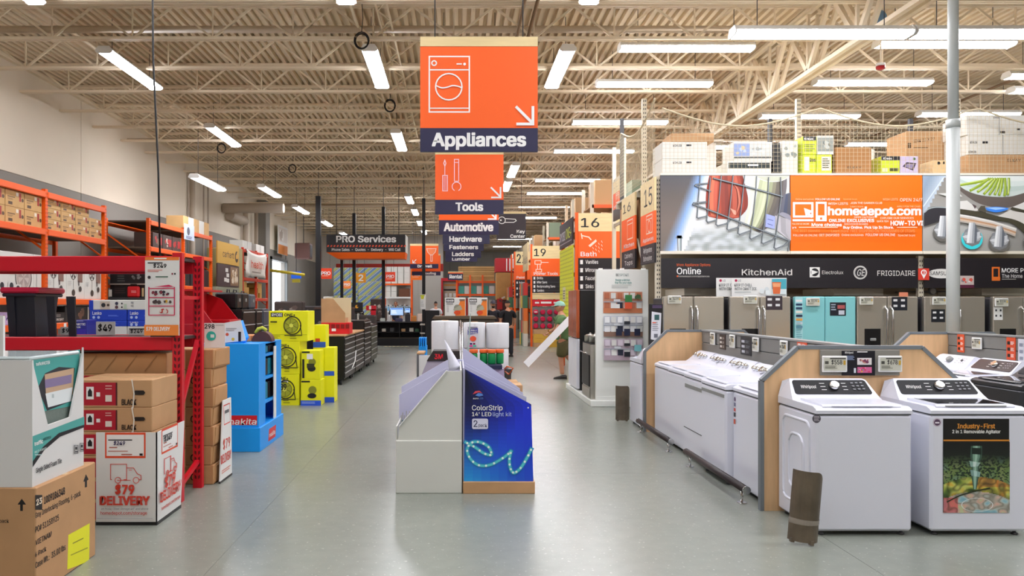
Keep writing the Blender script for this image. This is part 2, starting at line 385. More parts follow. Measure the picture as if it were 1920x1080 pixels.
# wall services on the left: pipes, trunk duct, downpipes
for nm, pts, r, lab in (('wall_pipe', [(-9.32,26.9,0),(-9.32,26.9,6.3)], .1, 'fat cream downpipe running the full height of left wall'),
    ('wall_pipe', [(-9.35,28.2,1.),(-9.35,28.2,6.2)], .03, 'thin grey conduit rising beside the fat downpipe'),
    ('wall_pipe', [(-9.35,28.7,1.),(-9.35,28.7,6.2)], .03, 'second thin grey conduit beside the fat downpipe'),
    ('wall_pipe', [(-9.3,33.6,0),(-9.3,33.6,6.0)], .12, 'fat grey pipe before the carhartt sign rack end'),
    ('wall_pipe', [(-9.3,35.4,0),(-9.3,35.4,6.0)], .09, 'grey pipe next to boxed column on left wall'),
    ('duct_pipe', [(-9.45,30.9,5.55),(-7.0,30.9,5.55)], .2, 'short fat horizontal duct stub leaving the left wall'),
    ('duct_pipe', [(-9.28,31.2,5.3),(-9.28,33.4,5.3)], .2, 'long horizontal cream duct along the left wall top')):
    solo(nm, MB().tube(pts, r, 12), M('wall_pipe_paint', '#b9aa97', .55), lab, 'pipe')
solo('wall_column', MB().cbox(-9.48, -9.05, 36.2, 37., 0, 6.6, .02), GW, 'grey boxed steel column against the left wall', 'column')
# steel columns and hanging poles
cm = MB().cbox(6.16, 6.44, 18.9, 19.18, 0, 5.72, .02).cbox(6.02, 6.58, 18.76, 19.32, 5.66, 5.72, .01).cbox(6.02, 6.58, 18.76, 19.32, 0, .03, .01)
solo('steel_column', cm, M('white_column_paint', '#ece6da', .5), 'white square steel column under the deep ceiling girder', 'column')
t = thing('service_pole', 'round grey service pole from floor to ceiling before the fridges', 'pole', (WX(1787,9.6),9.6,0))
obj('lower_pipe', MB().tube([(0,0,0),(0,0,WZ(237,9.6))], .076, 16), M('grey_pole_paint', '#b6bab6', .4), t)
obj('upper_pipe', MB().tube([(0,0,WZ(237,9.6)),(0,0,6.85)], .062, 16), MATS['grey_pole_paint'], t); obj('collar', MB().tube([(0,0,WZ(240,9.6)),(0,0,WZ(225,9.6))], .082, 16), MATS['grey_pole_paint'], t)
# drop cable at the left
solo('drop_cable', MB().tube([(WX(283,7.2),7.2,6.85),(WX(287,7.2),7.2,4.),(WX(297,7.2),7.2,2.9),(WX(300,7.2),7.2,WZ(482,7.2))], .009, 6), BLACKP, 'thin black cable hanging from ceiling to the red rack', 'cable')
# strip lights
LAMP = M('fluorescent_tube', '#f6f7ff', .5, emit=TUBE); HOUS = M('white_lamp_housing', '#e9e6df', .45)
L_ = 2.36
def mm(mb, mat): me = mb.mesh('m'); me.materials.append(mat); return me
S_H = mm(MB().prism([(-.15,0),(.15,0),(.09,.07),(-.09,.07)], 'y', -L_/2, L_/2), HOUS)
S_D = mm(MB().prism([(-.14,0),(-.1,-.05),(.1,-.05),(.14,0)], 'y', -L_/2+.02, L_/2-.02), LAMP)
S_C = mm(MB().prism([(-.15,-.03),(-.11,-.055),(.11,-.055),(.15,-.03),(.15,.0),(.1,.075),(-.1,.075),(-.15,.0)], 'y', -.008, .008), HOUS)
S_W = {}
def strip(X, Y, Z, across, label, group, off=None):
    t = thing('strip_light' if not off else 'strip_light_%s_offscreen'%off, label, 'light', (X,Y,Z), math.pi/2 if across else 0, group)
    obj('housing', S_H, None, t); obj('diffuser' if not off else 'diffuser_%s_offscreen'%off, S_D, None, t)
    top = round(6.88-Z, 2)
    if top not in S_W: S_W[top] = mm(MB().tube([(0,0,.07),(0,0,top)], .006, 5), DKGREY)
    for q in (-1, 1): obj('end_cap', S_C, None, t, (0,q*L_/2,0)); obj('hanger_wire', S_W[top], None, t, (0,q*.85,0))
# the fixtures the photograph shows
g = 'strip lights along the left wall aisle'; lb = 'white fluorescent strip light hung lengthwise beside the left wall'
for X, Y, Z in ((-6.3,10.25,6.2),(-6.3,14.8,6.2),(-6.3,20.6,6.2),(-7.,21.5,5.07),(-6.45,26.3,5.55),(-6.5,31.8,5.6),(-6.5,38,5.7),(-6.5,44,5.7)): strip(X,Y,Z,0,lb,g)
g = 'strip lights along the main aisle'; lb = 'white fluorescent strip light hung lengthwise over the main aisle'
for X, Y, Z in ((-1.65,10.25,6.2),(-1.55,14.7,6.2),(-1.6,21.2,6.2),(-2.05,33.,6.2),(-2.05,37.4,6.2),(-2.05,42.5,6.2),(-2.05,48.,6.2),(1.98,10.25,6.2),(1.98,14.7,6.2),(1.93,25.9,6.2),(1.93,29.2,6.2)): strip(X,Y,Z,0,lb,g)
g = 'strip lights across the first bay of appliance racks'; lb = 'white fluorescent strip light hung crosswise above the aisle end signs'
for Y in (13.5, 15.7, 19., 22.6, 27.9, 31.2, 35.4, 40., 53., 60.): strip(4.06, Y, 6.2, 1, lb, g)
g = 'strip lights across the second bay beyond the girder'; lb = 'white fluorescent strip light hung crosswise beyond the deep girder'
for Y in (13.3, 15.6, 18.4, 22.): strip(8.5, Y, 6.2, 1, lb, g)
g = 'strip lights across the far right bays'; lb = 'white fluorescent strip light hung crosswise over the far bays beyond the service pole'
for X, Y in ((12.1,15.15),(12.95,16.2),(12.2,18.2),(12.2,21.6)): strip(X, Y, 6.2, 1, lb, g)
g = 'end to end strip lights over the washers'; lb = 'white fluorescent strip light hung crosswise end to end over the washer islands'
for X, Y in ((4.87,10.2),(7.27,10.2)): strip(X, Y, 5.29, 1, lb, g)
# the same rows of ceiling fixtures go on over and behind the camera
for nm, X, Z, ac in (('left_wall',-6.3,6.2,0),('aisle_left',-1.65,6.2,0),('aisle_right',1.98,6.2,0),('washer_left',4.87,5.29,1),('washer_right',7.27,5.29,1)):
    for w_, Y in (('front',5.75 if not ac else 5.4),('rear',1.25 if not ac else .6)): strip(X, Y, Z, ac, 'white fluorescent strip light of the %s row, %s one overhead'%(nm.replace('_',' '),w_), None, nm+'_'+w_)
# coiled cables hung at the joists and small ceiling fittings
for px, py, lb in ((415,278,'coiled black cable hung at a joist beside the left wall strip lights'),(548,316,'small coiled black cable hung further along the left joists'),(731,198,'coiled black cable hung between the main aisle strip lights'),(678,76,'coiled black cable hung at the near end of the main aisle strip light')):
    Z = 6.2; Y = (Z-EYE)*F/(CY-py); t = thing('cable_coil', lb, 'cable coil', (WX(px,Y),Y,Z)); r = .13
    for k in range(3): obj('cable_loop', MB().tube([((r-.012*k)*math.cos(i*.3927), .012*k, (r-.012*k)*math.sin(i*.3927)*1.15) for i in range(16)], .008, 5, closed=True), BLACKP, t)
    obj('cable_tail', MB().tube([(0,0,r*1.15),(.02,.02,.4),(0,0,.7)], .007, 5), BLACKP, t)
Y = 12.75; t = thing('fire_beacon', 'small red fire beacon under a joist above the billboard', 'beacon', (WX(1651,Y),Y,WZ(128,Y))); obj('base', MB().lathe([(.05,.03),(.07,.05),(.07,.08)],n=12), HOUS, t); obj('lens', MB().lathe([(.03,-.03),(.07,-.01),(.075,.03)],n=12), M('beacon_red','#a8141c',.3), t); obj('stem', MB().tube([(0,0,.08),(0,0,6.89-WZ(128,Y))],.012,6), JO, t)
Y = 11.9; t = thing('wrapped_coil', 'blue wrapped coil tied to the deep girder', 'coil', (WX(1650,Y),Y,WZ(37,Y))); obj('bundle', MB().ball((0,0,0),.1,.1,.15,12,8), M('blue_grey_wrap','#5f7f9a',.6), t); obj('tie', MB().tube([(0,0,.14),(0,0,6.89-WZ(37,Y))],.01,6), DKGREY, t)
# ================================================================ appliances (right side)
PI = math.pi
def tag_face(t, fr, price, y=0):                     # e-paper face on an own frame (metres)
    p = Print(t, 'P', fr=fr); return p
def price_tag(loc, rz, price, label, group, wd=.2, ht=.13):
    """e-paper price tag on an arm; front towards local -y"""
    t = thing('price_tag', label, 'price tag', loc, rz, group); a, h = wd/2, ht/2
    obj('housing', MB().cbox(-a,a,-.03,-.012,-h,h,.006), WCARD, t); obj('arm', MB().box(-.02,.02,-.012,0,-.02,.02), GREYP, t)
    p = Print(t, 'P', fr=((-a,-.03,-h),(1,0,0),(0,0,1)))
    p.rect(.012,.012,wd-.012,ht-.015,'#c9c9b8').rect(wd*.3,ht*.8,wd-.014,ht-.017,'#33332c').text('$'+price, wd*.36, wd*.78, ht*.74, ht*.48, K_, .02)
    p.rect(wd*.1,ht*.5,wd*.24,ht*.68,'#4a4a42').rect(wd*.83,ht*.45,wd*.92,ht*.72,'#c8a13a').bars(.02,ht*.4,wd*.6,ht*.2,3,'#77776a')
    p.build('display'); return t
# ---- washers
def rr(x0,x1,z0,z1,r,n=5):
    q = []
    for cx, cz, a0 in ((x1-r,z0+r,-PI/2),(x1-r,z1-r,0),(x0+r,z1-r,PI/2),(x0+r,z0+r,PI)):
        q += [(cx+r*math.cos(a0+PI/2*i/n), cz+r*math.sin(a0+PI/2*i/n)) for i in range(n+1)]
    return q
GREYC = M('silver_console', '#9da2a8', .35, .2); BRONZE = M('bronze_console', '#2c1d1b', .4); GLASSK = M('dark_lid_glass', '#16181a', .08, coat=1.); BLKCON = M('black_console', '#131115', .5, spec=.25)
GRAPH = M('graphite_enamel', '#3a3c40', .3, .3); SEAM = M('dark_seam', '#4b4c50', .7)
FOOT = mm(MB().lathe([(.022,0),(.022,.012),(.012,.014),(.012,.035)], n=10), DKGREY)
WB = {}
def washer(label, loc, rz, console='white', lid='white', body=WHITE, knobs=1, group=None, ribs=False, wordmark=None):
    t = thing('washing_machine', label, 'washer', loc, rz, group); a = .345
    def part(nm, key, mk, mt):
        if key not in WB: WB[key] = mk().mesh(nm)
        me = WB[key]
        if mt.name not in me.name: 
            k2 = (key, mt.name)
            if k2 not in WB: m2 = me.copy(); m2.materials.clear(); m2.materials.append(mt); WB[k2] = m2
            me = WB[k2]
        return obj(nm, me, None, t)
    part('cabinet', 'cab', lambda: MB().cbox(-a,a,0,.65,.033,.868,.018), body)
    part('seam', 'seam', lambda: MB().box(-a+.006,a-.006,.006,.644,.866,.878), SEAM)
    part('top_deck', 'deck', lambda: MB().prism([(0,.876),(.65,.876),(.65,.93),(.05,.925),(.012,.912),(0,.9)],'x',-a,a), body)
    part('lid', 'lid', lambda: MB().prism([(.03,.922),(.39,.928),(.385,.944),(.05,.938),(.035,.932)],'x',-.285,.285), body)
    if lid == 'glass': part('lid_glass', 'lg', lambda: MB().prism([(.085,.9395),(.365,.944),(.365,.946),(.085,.9415)],'x',-.245,.245), GLASSK)
    part('lid_handle', 'lh', lambda: MB().cbox(-.22,.22,.022,.045,.925,.934,.004), GREYP if lid=='glass' else body)
    def con():
        v = [(-a,.385,.928),(a,.385,.928),(a,.65,.928),(-a,.65,.928),(-a+.012,.43,.96),(a-.012,.43,.96),(-a+.045,.545,1.066),(a-.045,.545,1.066),(a-.06,.575,1.076),(-a+.06,.575,1.076),(a-.03,.645,1.05),(-a+.03,.645,1.05)]
        return MB().add(v, [(0,1,5,4),(4,5,7,6),(6,7,8,9),(9,8,10,11),(11,10,2,3),(1,2,10,8,7,5),(0,4,6,9,11,3)])
    part('console', 'con', con, body)
    # face of the console: frame along its slope
    o = Vector((0,.43,.96)); up = (Vector((0,.545,1.066))-o); L = up.length; up.normalize(); n = Vector((0,-up.z,up.y))
    cm = {'black': BLKCON, 'bronze': BRONZE, 'grey': GREYC, 'white': body}[console]
    if console != 'white':
        def slab():
            q = rr(-.30,.30,.008,L-.006,.02); top = lambda x,z: x*(1-.05*z/L)
            A = [o+Vector((top(x,z),0,0))+up*z+n*.001 for x,z in q]; B = [p+n*.005 for p in A]; m = len(q)
            return MB().add(A+B, [tuple(range(m)), tuple(range(m,2*m))]+[(i,(i+1)%m,m+(i+1)%m,m+i) for i in range(m)])
        part('control_panel', 'slab', slab, cm)
    ks = {1:[0.02], 2:[-.02], 5:[-.2,-.11,-.0,.11,.2]}[knobs]
    for i, kx in enumerate(ks):
        big = knobs != 5 or i == 2; p = o+up*(L*.52)+Vector((kx,0,0))+n*.005
        key = ('knob', round(kx,2), big)
        part('knob', key, lambda: MB().tube([p,p+n*.012,p+n*.035],[.04,.037,.032] if big else [.024,.022,.02],16), CHROME if console!='white' or knobs==5 else GREYP)
    if console == 'white' and knobs == 2: part('button', 'btn', lambda: MB().tube([o+up*(L*.6)+Vector((.17,0,0)),o+up*(L*.6)+Vector((.17,0,0))+n*.012], .014, 10), DKGREY)
    pr = Print(t, 'P', fr=(o+n*.006, (1,0,0), up)); c2 = W_ if console in ('black','bronze') else '#6a6f78'
    if wordmark: pr.text(wordmark, -.24, -.12, L*.62, L*.42, c2, .0, shear=.2)
    for q in range(3): pr.rect(-.085,L*(.3+.2*q),-.045,L*(.33+.2*q),c2); pr.rect(.085,L*(.3+.2*q),.12,L*(.33+.2*q),c2)
    for q in range(3):
        for r in range(3): pr.rect(.16+.035*q,L*(.3+.2*r),.18+.035*q,L*(.36+.2*r),'#8a8a90')
    if knobs != 5: pr.build('panel_marking')
    for sx in (-.29,.29):
        for sy in (.05,.6): obj('foot', FOOT, None, t, (sx,sy,0))
    if ribs:
        for k, (y0,y1,z0,z1) in enumerate(((.1,.55,.16,.8),(.2,.45,.26,.68))):
            q = rr(y0,y1,z0,z1,.06 if k==0 else .09); obj('pressed_rib', MB().tube([(-a,y,z) for y,z in q], .012, 6, closed=True), body, t)
    return t
w1 = washer('white washer with black console and pressed side ribs, plain front with round sticker', (2.925,5.47,0), 0, 'black', knobs=1, ribs=True, wordmark='Whirlpool')
p = Print(w1, 'F', 5.47); p.disc(1531,785,8,'#4a4550').bars(1526,780,1537,791,4,'#cfcad2',.4); p.build('sticker')
w2 = washer('white washer with black console, glass lid and Industry-First poster on front', (3.745,5.47,0), 0, 'black', lid='glass', knobs=1, wordmark='Whirlpool')
p = Print(w2, 'F', 5.47); p.disc(1757,792,8,'#5a3f5c').ring(1757,792,8,2,'#c9bfcc').rect(1753,791,1761,794,'#e8e0ea'); p.build('sticker')
p = Print(w2, 'F', 5.47, eps=.0012)
p.rect(1768,785,1892,961,'#0c0b0b').text('Industry-First',1795,1865,794.5,803,'#e69a3c',.03).text('2 in 1 Removable Agitator',1785,1875,806,812,W_,.03).rect(1768,824,1892,827,'#d58b2c')
def PW(pts): return [(1760+a/4.31, 780+b/4.31) for a, b in pts]
def wash(x, y):
    X, Y = (x-1760)*4.31, (y-780)*4.31; n_ = noise.noise((X*.011, Y*.014, 1.)); m_ = noise.noise((X*.014, Y*.02, 5.)); q_ = noise.noise((X*.045, Y*.06, 9.)); rim = 500+((X-300)/260)**2*60
    if Y < rim-10:
        c = lerp('#050807', '#28402c', (Y-210)/330); s_ = abs(X-300)/260
        if Y > 300+abs(X-300)*.12 and q_ > .08-.25*s_: c = lerp(c, ramp(['#8fae9a','#7d9a4c','#a8b07a'], n_*.7+.5), min(1, (Y-300)/120)*.75)
        return c
    c = ramp(['#3f5a2c','#5f7a30','#9aa846','#c9cf6c','#d8b43e','#c88a3a','#8a9a50'], n_*.9+.5)
    if X > 330 and Y < 620: c = lerp(c, '#d87a3a' if Y < 575 else '#d8c04a', .55)
    if Y > 610+((X-300)/260)**2*60: c = ramp(['#7fb4c4','#9fc6cc','#e8e8dc','#e6dccb','#d8aa98','#c8d0a0'], m_*.9+.5)
    if X < 150 and Y > 660: c = lerp(c, '#e05a5a', .7)
    return lerp(c, '#1a1a10', max(0, .45-abs(m_)*1.6))
p.field(1768,828,1892,961,74,80,wash)
p.strip(PW([(255,240),(250,330),(262,380),(258,480),(275,590)]),PW([(345,240),(345,330),(322,380),(320,480),(300,590)]),['#3f5c4e','#7fa890','#a4c8b4','#6d9480','#3a5648']).poly(PW([(262,255),(338,258),(338,310),(262,305)]),'#16241d').strip(PW([(240,360),(250,410)]),PW([(330,375),(310,405)]),['#8fb4a8','#cfe4dc','#9fc0b4']).strip(PW([(245,430),(255,480)]),PW([(330,450),(322,490)]),['#7fa49c','#b4d4cc','#8ab0a8'])
p.ring(1830,946,30,1.6,'#e8ecea',13).line(PW(curve([(60,690),(160,640),(300,600),(400,580)],5)),2.4,'#26301c'); p.build('poster')
for k in range(5):
    y = 6.64+.7*k
    wk = washer('white washer in row facing the aisle, '+['with coloured energy stickers on its front','beside the stickered one','split front with pocket handle','second from the far end panel','against the far end panel'][k], ((2.53,2.465,2.5,2.52,2.54)[k],y,0), -PI/2, 'grey' if k==0 else 'white', knobs=5)
    if k == 0:
        p = Print(wk, 'L', 2.53, m=True); u = -(y+.35)+.05
        p.disc(u+.01,.80,.022,'#4a2f5a').rect(u-.01,.735,u+.03,.77,'#5c6080').rect(u-.012,.69,u+.03,.72,'#d8402e').rect(u-.012,.64,u+.03,.68,'#33343a').rect(u-.012,.575,u+.03,.62,'#d85a3a'); p.build('energy_sticker')
    if k == 2:
        obj('pocket_handle', MB().box(-.3,.3,-.004,.004,.76,.80), GREYP, wk); obj('front_seam', MB().box(-.34,.34,-.003,.004,.318,.326), SEAM, wk)
    if k == 1: obj('pocket_handle', MB().box(-.32,.32,-.004,.004,.80,.83), GREYP, wk)
washer('white washer backing onto the far end panel, its side towards the aisle', (2.78,10.72,0), PI, 'white', knobs=1, ribs=True)
washer('white washer with a single dark knob on its console, beside the wooden end panel', (5.21,8.78,0), -PI/2, 'white', knobs=2)
washer('white washer with bronze control panel and glass lid', (5.21,8.08,0), -PI/2, 'bronze', lid='glass', knobs=1)
washer('dark graphite washer next to the bronze-panel one', (5.21,7.38,0), -PI/2, 'black', lid='glass', body=GRAPH, knobs=1)
# ---- partitions between the washers
def partition(label, xc, ya, yb, near=True, far=True):
    t = thing('display_partition', label, 'partition', (xc,ya,0)); D = yb-ya
    q = [(-.79,0),(-.79,1.046),(-.5,1.315),(.5,1.315),(.79,1.046),(.79,0)]
    for on, y in ((near,0.),(far,D)):
        if not on: continue
        obj('end_panel', MB().prism(q,'y',y-.02,y+.02), WOOD, t)
        e = MB()
        for (a,b),(c,d) in zip(q[:-1],q[1:]): e.bar((a,y,b),(c,y,d),.05,.03) if abs(a-c)>.01 else e.box(a-.015,a+.015,y-.025,y+.025,min(b,d),max(b,d))
        obj('edge_trim', e, TRIM, t)
    ST = M('grey_slatwall', '#7d7c78', .5)
    for k in range(7): obj('slat', MB().cbox(-.05,.05,.025,D-.025,.3+k*.145,.3+k*.145+.138,.004), ST, t)
    obj('top_cap', MB().box(-.06,.06,.025,D-.025,1.312,1.33), GREYP, t); obj('core', MB().box(-.035,.035,.025,D-.025,0,1.31), SEAM, t)
    return t
partition('maple end-panelled partition behind the two Whirlpool washers', 3.25, 6.16, 9.97)
partition('maple end-panelled partition of the second washer island by service pole', 5.96, 5.2, 9.2, near=False)
# board with tags and leaflets on the near end panel
Yp = 6.115; b = thing('tag_board', 'grey slatted board with leaflets on maple end panel', 'sign board', (WX(1613,Yp),Yp,WZ(704,Yp)))
bw = WX(1688,Yp)-WX(1539,Yp); bh = WZ(656,Yp)-WZ(704,Yp); obj('board', MB().cbox(-bw/2,bw/2,0,.02,0,bh,.003), M('grey_board', '#8a877f', .5), b)
obj('leaflet', MB().box(WX(1578,Yp)-b.location.x, WX(1640,Yp)-b.location.x, -.006, -.001, .0, bh-.008), M('leaflet_black', '#10101c', .4), b)
p = Print(b, 'F', Yp-.006); p.text('Whirlpool',1584,1600,659,663,W_,.01).bars(1607,659,1630,661,1,W_,.8).bars(1584,667,1602,676,4,'#8fa0c0').rect(1607,671,1634,684,'#e8e2e0').blobs(1609,672,1633,683,9,['#b04a5a','#d9a08a','#7a3a5a'],2,4).rect(1607,688,1634,699,'#d96a9a').blobs(1607,688,1634,699,14,['#e8d04a','#5ac0b0','#e03a6a','#f0a0c0'],1.5,3).rect(1600,690,1604,699,'#d0d4dc'); p.build('leaflet_print')
price_tag((WX(1562,Yp),Yp-.0005,WZ(682,Yp)),0,'558','wide white price tag reading 558 above the plain-front washer',None,.2,.13)
price_tag((WX(1666,Yp),Yp-.0005,WZ(682,Yp)),0,'678','wide white price tag reading 678 above the poster washer',None,.19,.13)
for px, pr_, wr in ((1338,'548','next to the far end panel'),(1375,'598','between the brown and black info cards'),(1419,'648','beside the wide black info card'),(1472,'549','alone on the slats before the orange card')):
    price_tag((3.199,SY(px,3.19),1.235),-PI/2,pr_,'small e-paper price tag %s'%wr,None,.16,.15)
def info_card(x, y, z0, z1, wd, cols, label, face=-1):
    t = thing('info_card', label, 'info card', (x,y,z0)); h = z1-z0
    obj('card', MB().box(-.006,0,-wd/2,wd/2,0,h), M('card_'+cols[0], '#'+cols[0], .5), t)
    p = Print(t, 'L', x-.006, m=True); u0 = -y-wd/2; v0 = z0
    for k in range(3): p.rect(u0+wd*.12, v0+h*(.12+.28*k), u0+wd*.42, v0+h*(.26+.28*k), cols[1]); p.bars(u0+wd*.5,v0+h*(.12+.28*k),u0+wd*.9,v0+h*(.28+.28*k),3,cols[2])
    p.build('card_print')
info_card(3.198,9.16,1.12,1.3,.2,('3a2f2b','#d8d4cc','#a09890'),'brown info card with pictures on the grey slats')
info_card(3.198,8.42,1.1,1.3,.3,('23242a','#b8bcc4','#70747c'),'wide black info card with pictures on the grey slats')
info_card(3.198,7.05,1.2,1.32,.2,('e0572e','#f0d8cc','#f4e8e0'),'orange info card on the grey slats by the stickered washer')
info_card(3.198,6.72,1.22,1.3,.16,('20203a','#b8bcd4','#9aa0c0'),'small navy info card on the grey slats')
info_card(5.908,8.93,1.1,1.32,.12,('e0572e','#202020','#f4e8e0'),'orange and white info card above the dark-knob washer')
price_tag((5.909,8.63,1.22),-PI/2,'598','small e-paper price tag above the dark-knob washer',None,.16,.13)
info_card(5.908,8.12,1.07,1.31,.13,('d8502a','#202020','#f4e8e0'),'narrow orange info card above bronze-panel washer')
info_card(5.908,7.93,1.05,1.3,.17,('d4d6de','#8a90a0','#7a6a6a'),'white info card above the bronze-panel washer')
price_tag((5.909,7.66,1.2),-PI/2,'868','small e-paper price tag above the bronze-panel washer',None,.18,.14)
# ---- floor rails and steel corner guards
def rail(y0, y1, label):
    t = thing('floor_rail', label, 'guard rail', (2.39,y0,0)); L = y1-y0
    obj('bar', MB().tube([(0,0,.13),(0,L,.13)], .032, 14), M('dark_rubber', '#2b2021', .45), t)
    for y in (-.012, L): obj('end_cap', MB().tube([(0,y,.13),(0,y+.012,.13)], .034, 14), CHROME, t)
    for y in (.1, L-.12): l = obj('post', MB().tube([(0,y,0),(0,y,.11)], .012, 8), CHROME, t); obj('base_plate', MB().lathe([(.04,0),(.04,.006)], (0,y,0), 12), CHROME, l)
rail(6.29,7.93,'black floor guard rail with silver caps in front of the stickered washer'); rail(8.5,10.02,'black floor guard rail with silver caps in front of the far row washers')
GUN = M('worn_gunmetal', '#75695a', .4, .6, var=.25, scale=5)
def guard(loc, rz, label, tape):
    t = thing('corner_guard', label, 'corner guard', loc, rz); m = MB(); t.rotation_euler = (0, .085 if tape else 0, rz); n = 14; R = .105; vs = []
    for ring_, r in ((0,R),(1,R-.007)):
        for i in range(n+1):
            a = -PI*.95+PI*.9*i/n; top = .5-(max(0,(i-n*.62)/(n*.38))**2)*.12
            vs += [(r*math.cos(a), r*math.sin(a), .012), (r*math.cos(a), r*math.sin(a), top)]
    k = 2*(n+1); fs = []
    for i in range(n): fs += [(2*i,2*i+2,2*i+3,2*i+1),(k+2*i,k+2*i+1,k+2*i+3,k+2*i+2),(2*i+1,2*i+3,k+2*i+3,k+2*i+1),(2*i,k+2*i,k+2*i+2,2*i+2)]
    fs += [(0,1,k+1,k),(2*n,k+2*n,k+2*n+1,2*n+1)]
    obj('steel_plate', m.add(vs,fs,False), GUN, t)
    for a in (-PI*.85,-PI*.4): obj('fixing_foot', MB().box(R*.9*math.cos(a)-.012,R*.9*math.cos(a)+.012,R*.9*math.sin(a)-.02,R*.9*math.sin(a)+.012,0,.03), GUN, t)
    if tape:
        m = MB(); vs = []
        for i in range(n+1): a = -PI*.95+PI*.9*i/n; vs += [((R+.002)*math.cos(a),(R+.002)*math.sin(a),.13+.006*i/n),((R+.002)*math.cos(a),(R+.002)*math.sin(a),.17-.004*i/n)]
        obj('clear_tape', m.add(vs,[(2*i,2*i+2,2*i+3,2*i+1) for i in range(n)]), M('clear_tape', '#8d8478', .15), t)
guard((2.41,5.34,.009),0,'worn steel corner guard with tape band before Whirlpool washer',True); guard((2.37,10.93,0),.2,'dark steel corner guard by the far washer and bespoke stand',False)
# ---- bespoke kitchen stand
BZ = WZ(505,12.4); WP = M('white_stand_paint', '#eceee8', .45)
solo('display_platform', MB().cbox(-.1,.85,-.06,2.75,0,.1,.008), WP, 'low white platform carrying the BESPOKE stand and kitchen appliances', 'platform', (2.27,12.4,0))
t = thing('kitchen_stand', 'tall white BESPOKE panel with three kitchen pictures', 'display stand', (2.27,12.4,0))
obj('front_panel', MB().cbox(0,.85,0,.1,.1,BZ,.005), WP, t)
solo('side_wall_panel', MB().cbox(.26,.3,.105,.9,.1,BZ-.08,.004), WP, 'white side panel standing behind the display range', 'panel', (2.27,12.4,0))
for x in (.05,.4,.75): obj('top_clip', MB().box(x,x+.06,.02,.08,BZ,BZ+.02), WP, t)
obj('base_lip', MB().box(0,.85,-.015,0,.1,.16), WP, t)
p = Print(t,'F',12.4); p.text('BE',1155,1160,513,518,'#3a4a48',.02).text('SPOKE',1161,1179,513,518,'#8a9a98',-.01).text('Design a kitchen',1154,1181,523,527,'#2f8a84',.01).text('that fits your style',1153,1184,528,532,'#2f8a84',.01).bars(1147,534,1190,542,3,'#b8bcb8',.35)
for y0, y1, sky, fl_, cab in ((547,587,'#c98f74','#c97a50','#b86a4a'),(592,631,'#c8ccd4','#8a6a5a','#eef0f2'),(635,675,'#c2b4c0','#b8a4b0','#d8ccd8')):
    p.rect(1131,y0,1204,y1,sky).rect(1131,y1-10,1204,y1,fl_)
    for k in range(6): p.rect(1133+k*12,y1-20,1143+k*12,y1-9,[cab,'#e8e8e4','#20283c','#e8e8e4',cab,'#d8dcd8'][k])
    for k in range(6): p.rect(1133+k*12,y0+2,1142+k*12,y0+13,[cab,'#d8d8d4',cab,'#e4e4e0','#e0e0dc',cab][k])
    p.rect(1131,y1-22,1204,y1-20,'#9aa0a8').rect(1150,y0+14,1162,y0+18,'#d0d4d8')
p.rect(1170,553,1183,566,'#2f7a3a').rect(1169,567,1183,579,'#d8502a').rect(1151,570,1160,578,'#e8e8e4').blobs(1186,549,1202,562,10,['#3a5a34','#50703f'],2,4)
for x in (1153,1168,1187): p.rect(x,616,x+11,629,'#1c2440')
p.rect(1168,602,1179,608,'#20242c').rect(1187,646,1200,658,'#7fc4cc').rect(1168,659,1179,668,'#20242c').rect(1168,643,1179,648,'#20242c'); p.build('kitchen_pictures')
t = thing('kitchen_range', 'stainless range with pans on BESPOKE stand platform', 'range', (2.2,12.92,.1), -PI/2)
obj('body', MB().cbox(-.38,.38,0,.3,0,.9,.005), STEEL, t); obj('oven_door', MB().cbox(-.35,.35,-.02,0,.2,.72,.006), BLACKP, t); obj('oven_handle', MB().tube([(-.32,-.05,.75),(.32,-.05,.75)],.012,8), CHROME, t); obj('drawer', MB().cbox(-.36,.36,-.015,0,.02,.17,.004), STEEL, t); obj('cooktop', MB().box(-.38,.38,0,.3,.9,.915), BLACKP, t)
for k, (dx,dy) in enumerate(((-.2,.1),(.15,.12))): 
    q = thing('cooking_pot', 'steel pot with lid on the display range, %s'%['far burner','near burner'][k], 'pot', (2.2+dy,12.92-dx,1.015)); obj('pot', MB().lathe([(.08,0),(.1,.01),(.1,.1),(.105,.105)],n=14), STEEL, q); obj('lid', MB().lathe([(.105,.106),(.06,.13),(.015,.14),(.015,.16)],n=14), STEEL, q)
t = thing('refrigerator', 'two-tone fridge, copper upper doors and white lower doors, on the stand platform', 'fridge', (2.2,14.3,.1), -PI/2)
obj('body', MB().cbox(-.5,.5,.03,.72,0,1.82,.01), BLACKP, t); CP = M('copper_glass', '#c4623a', .12, .3)
for s in (-1,1):
    obj('upper_door', MB().cbox(min(s*.003,s*.498),max(s*.003,s*.498),-.03,.03,.95,1.82,.006), CP, t); obj('lower_door', MB().cbox(min(s*.003,s*.498),max(s*.003,s*.498),-.03,.03,.03,.93,.006), WHITE, t)
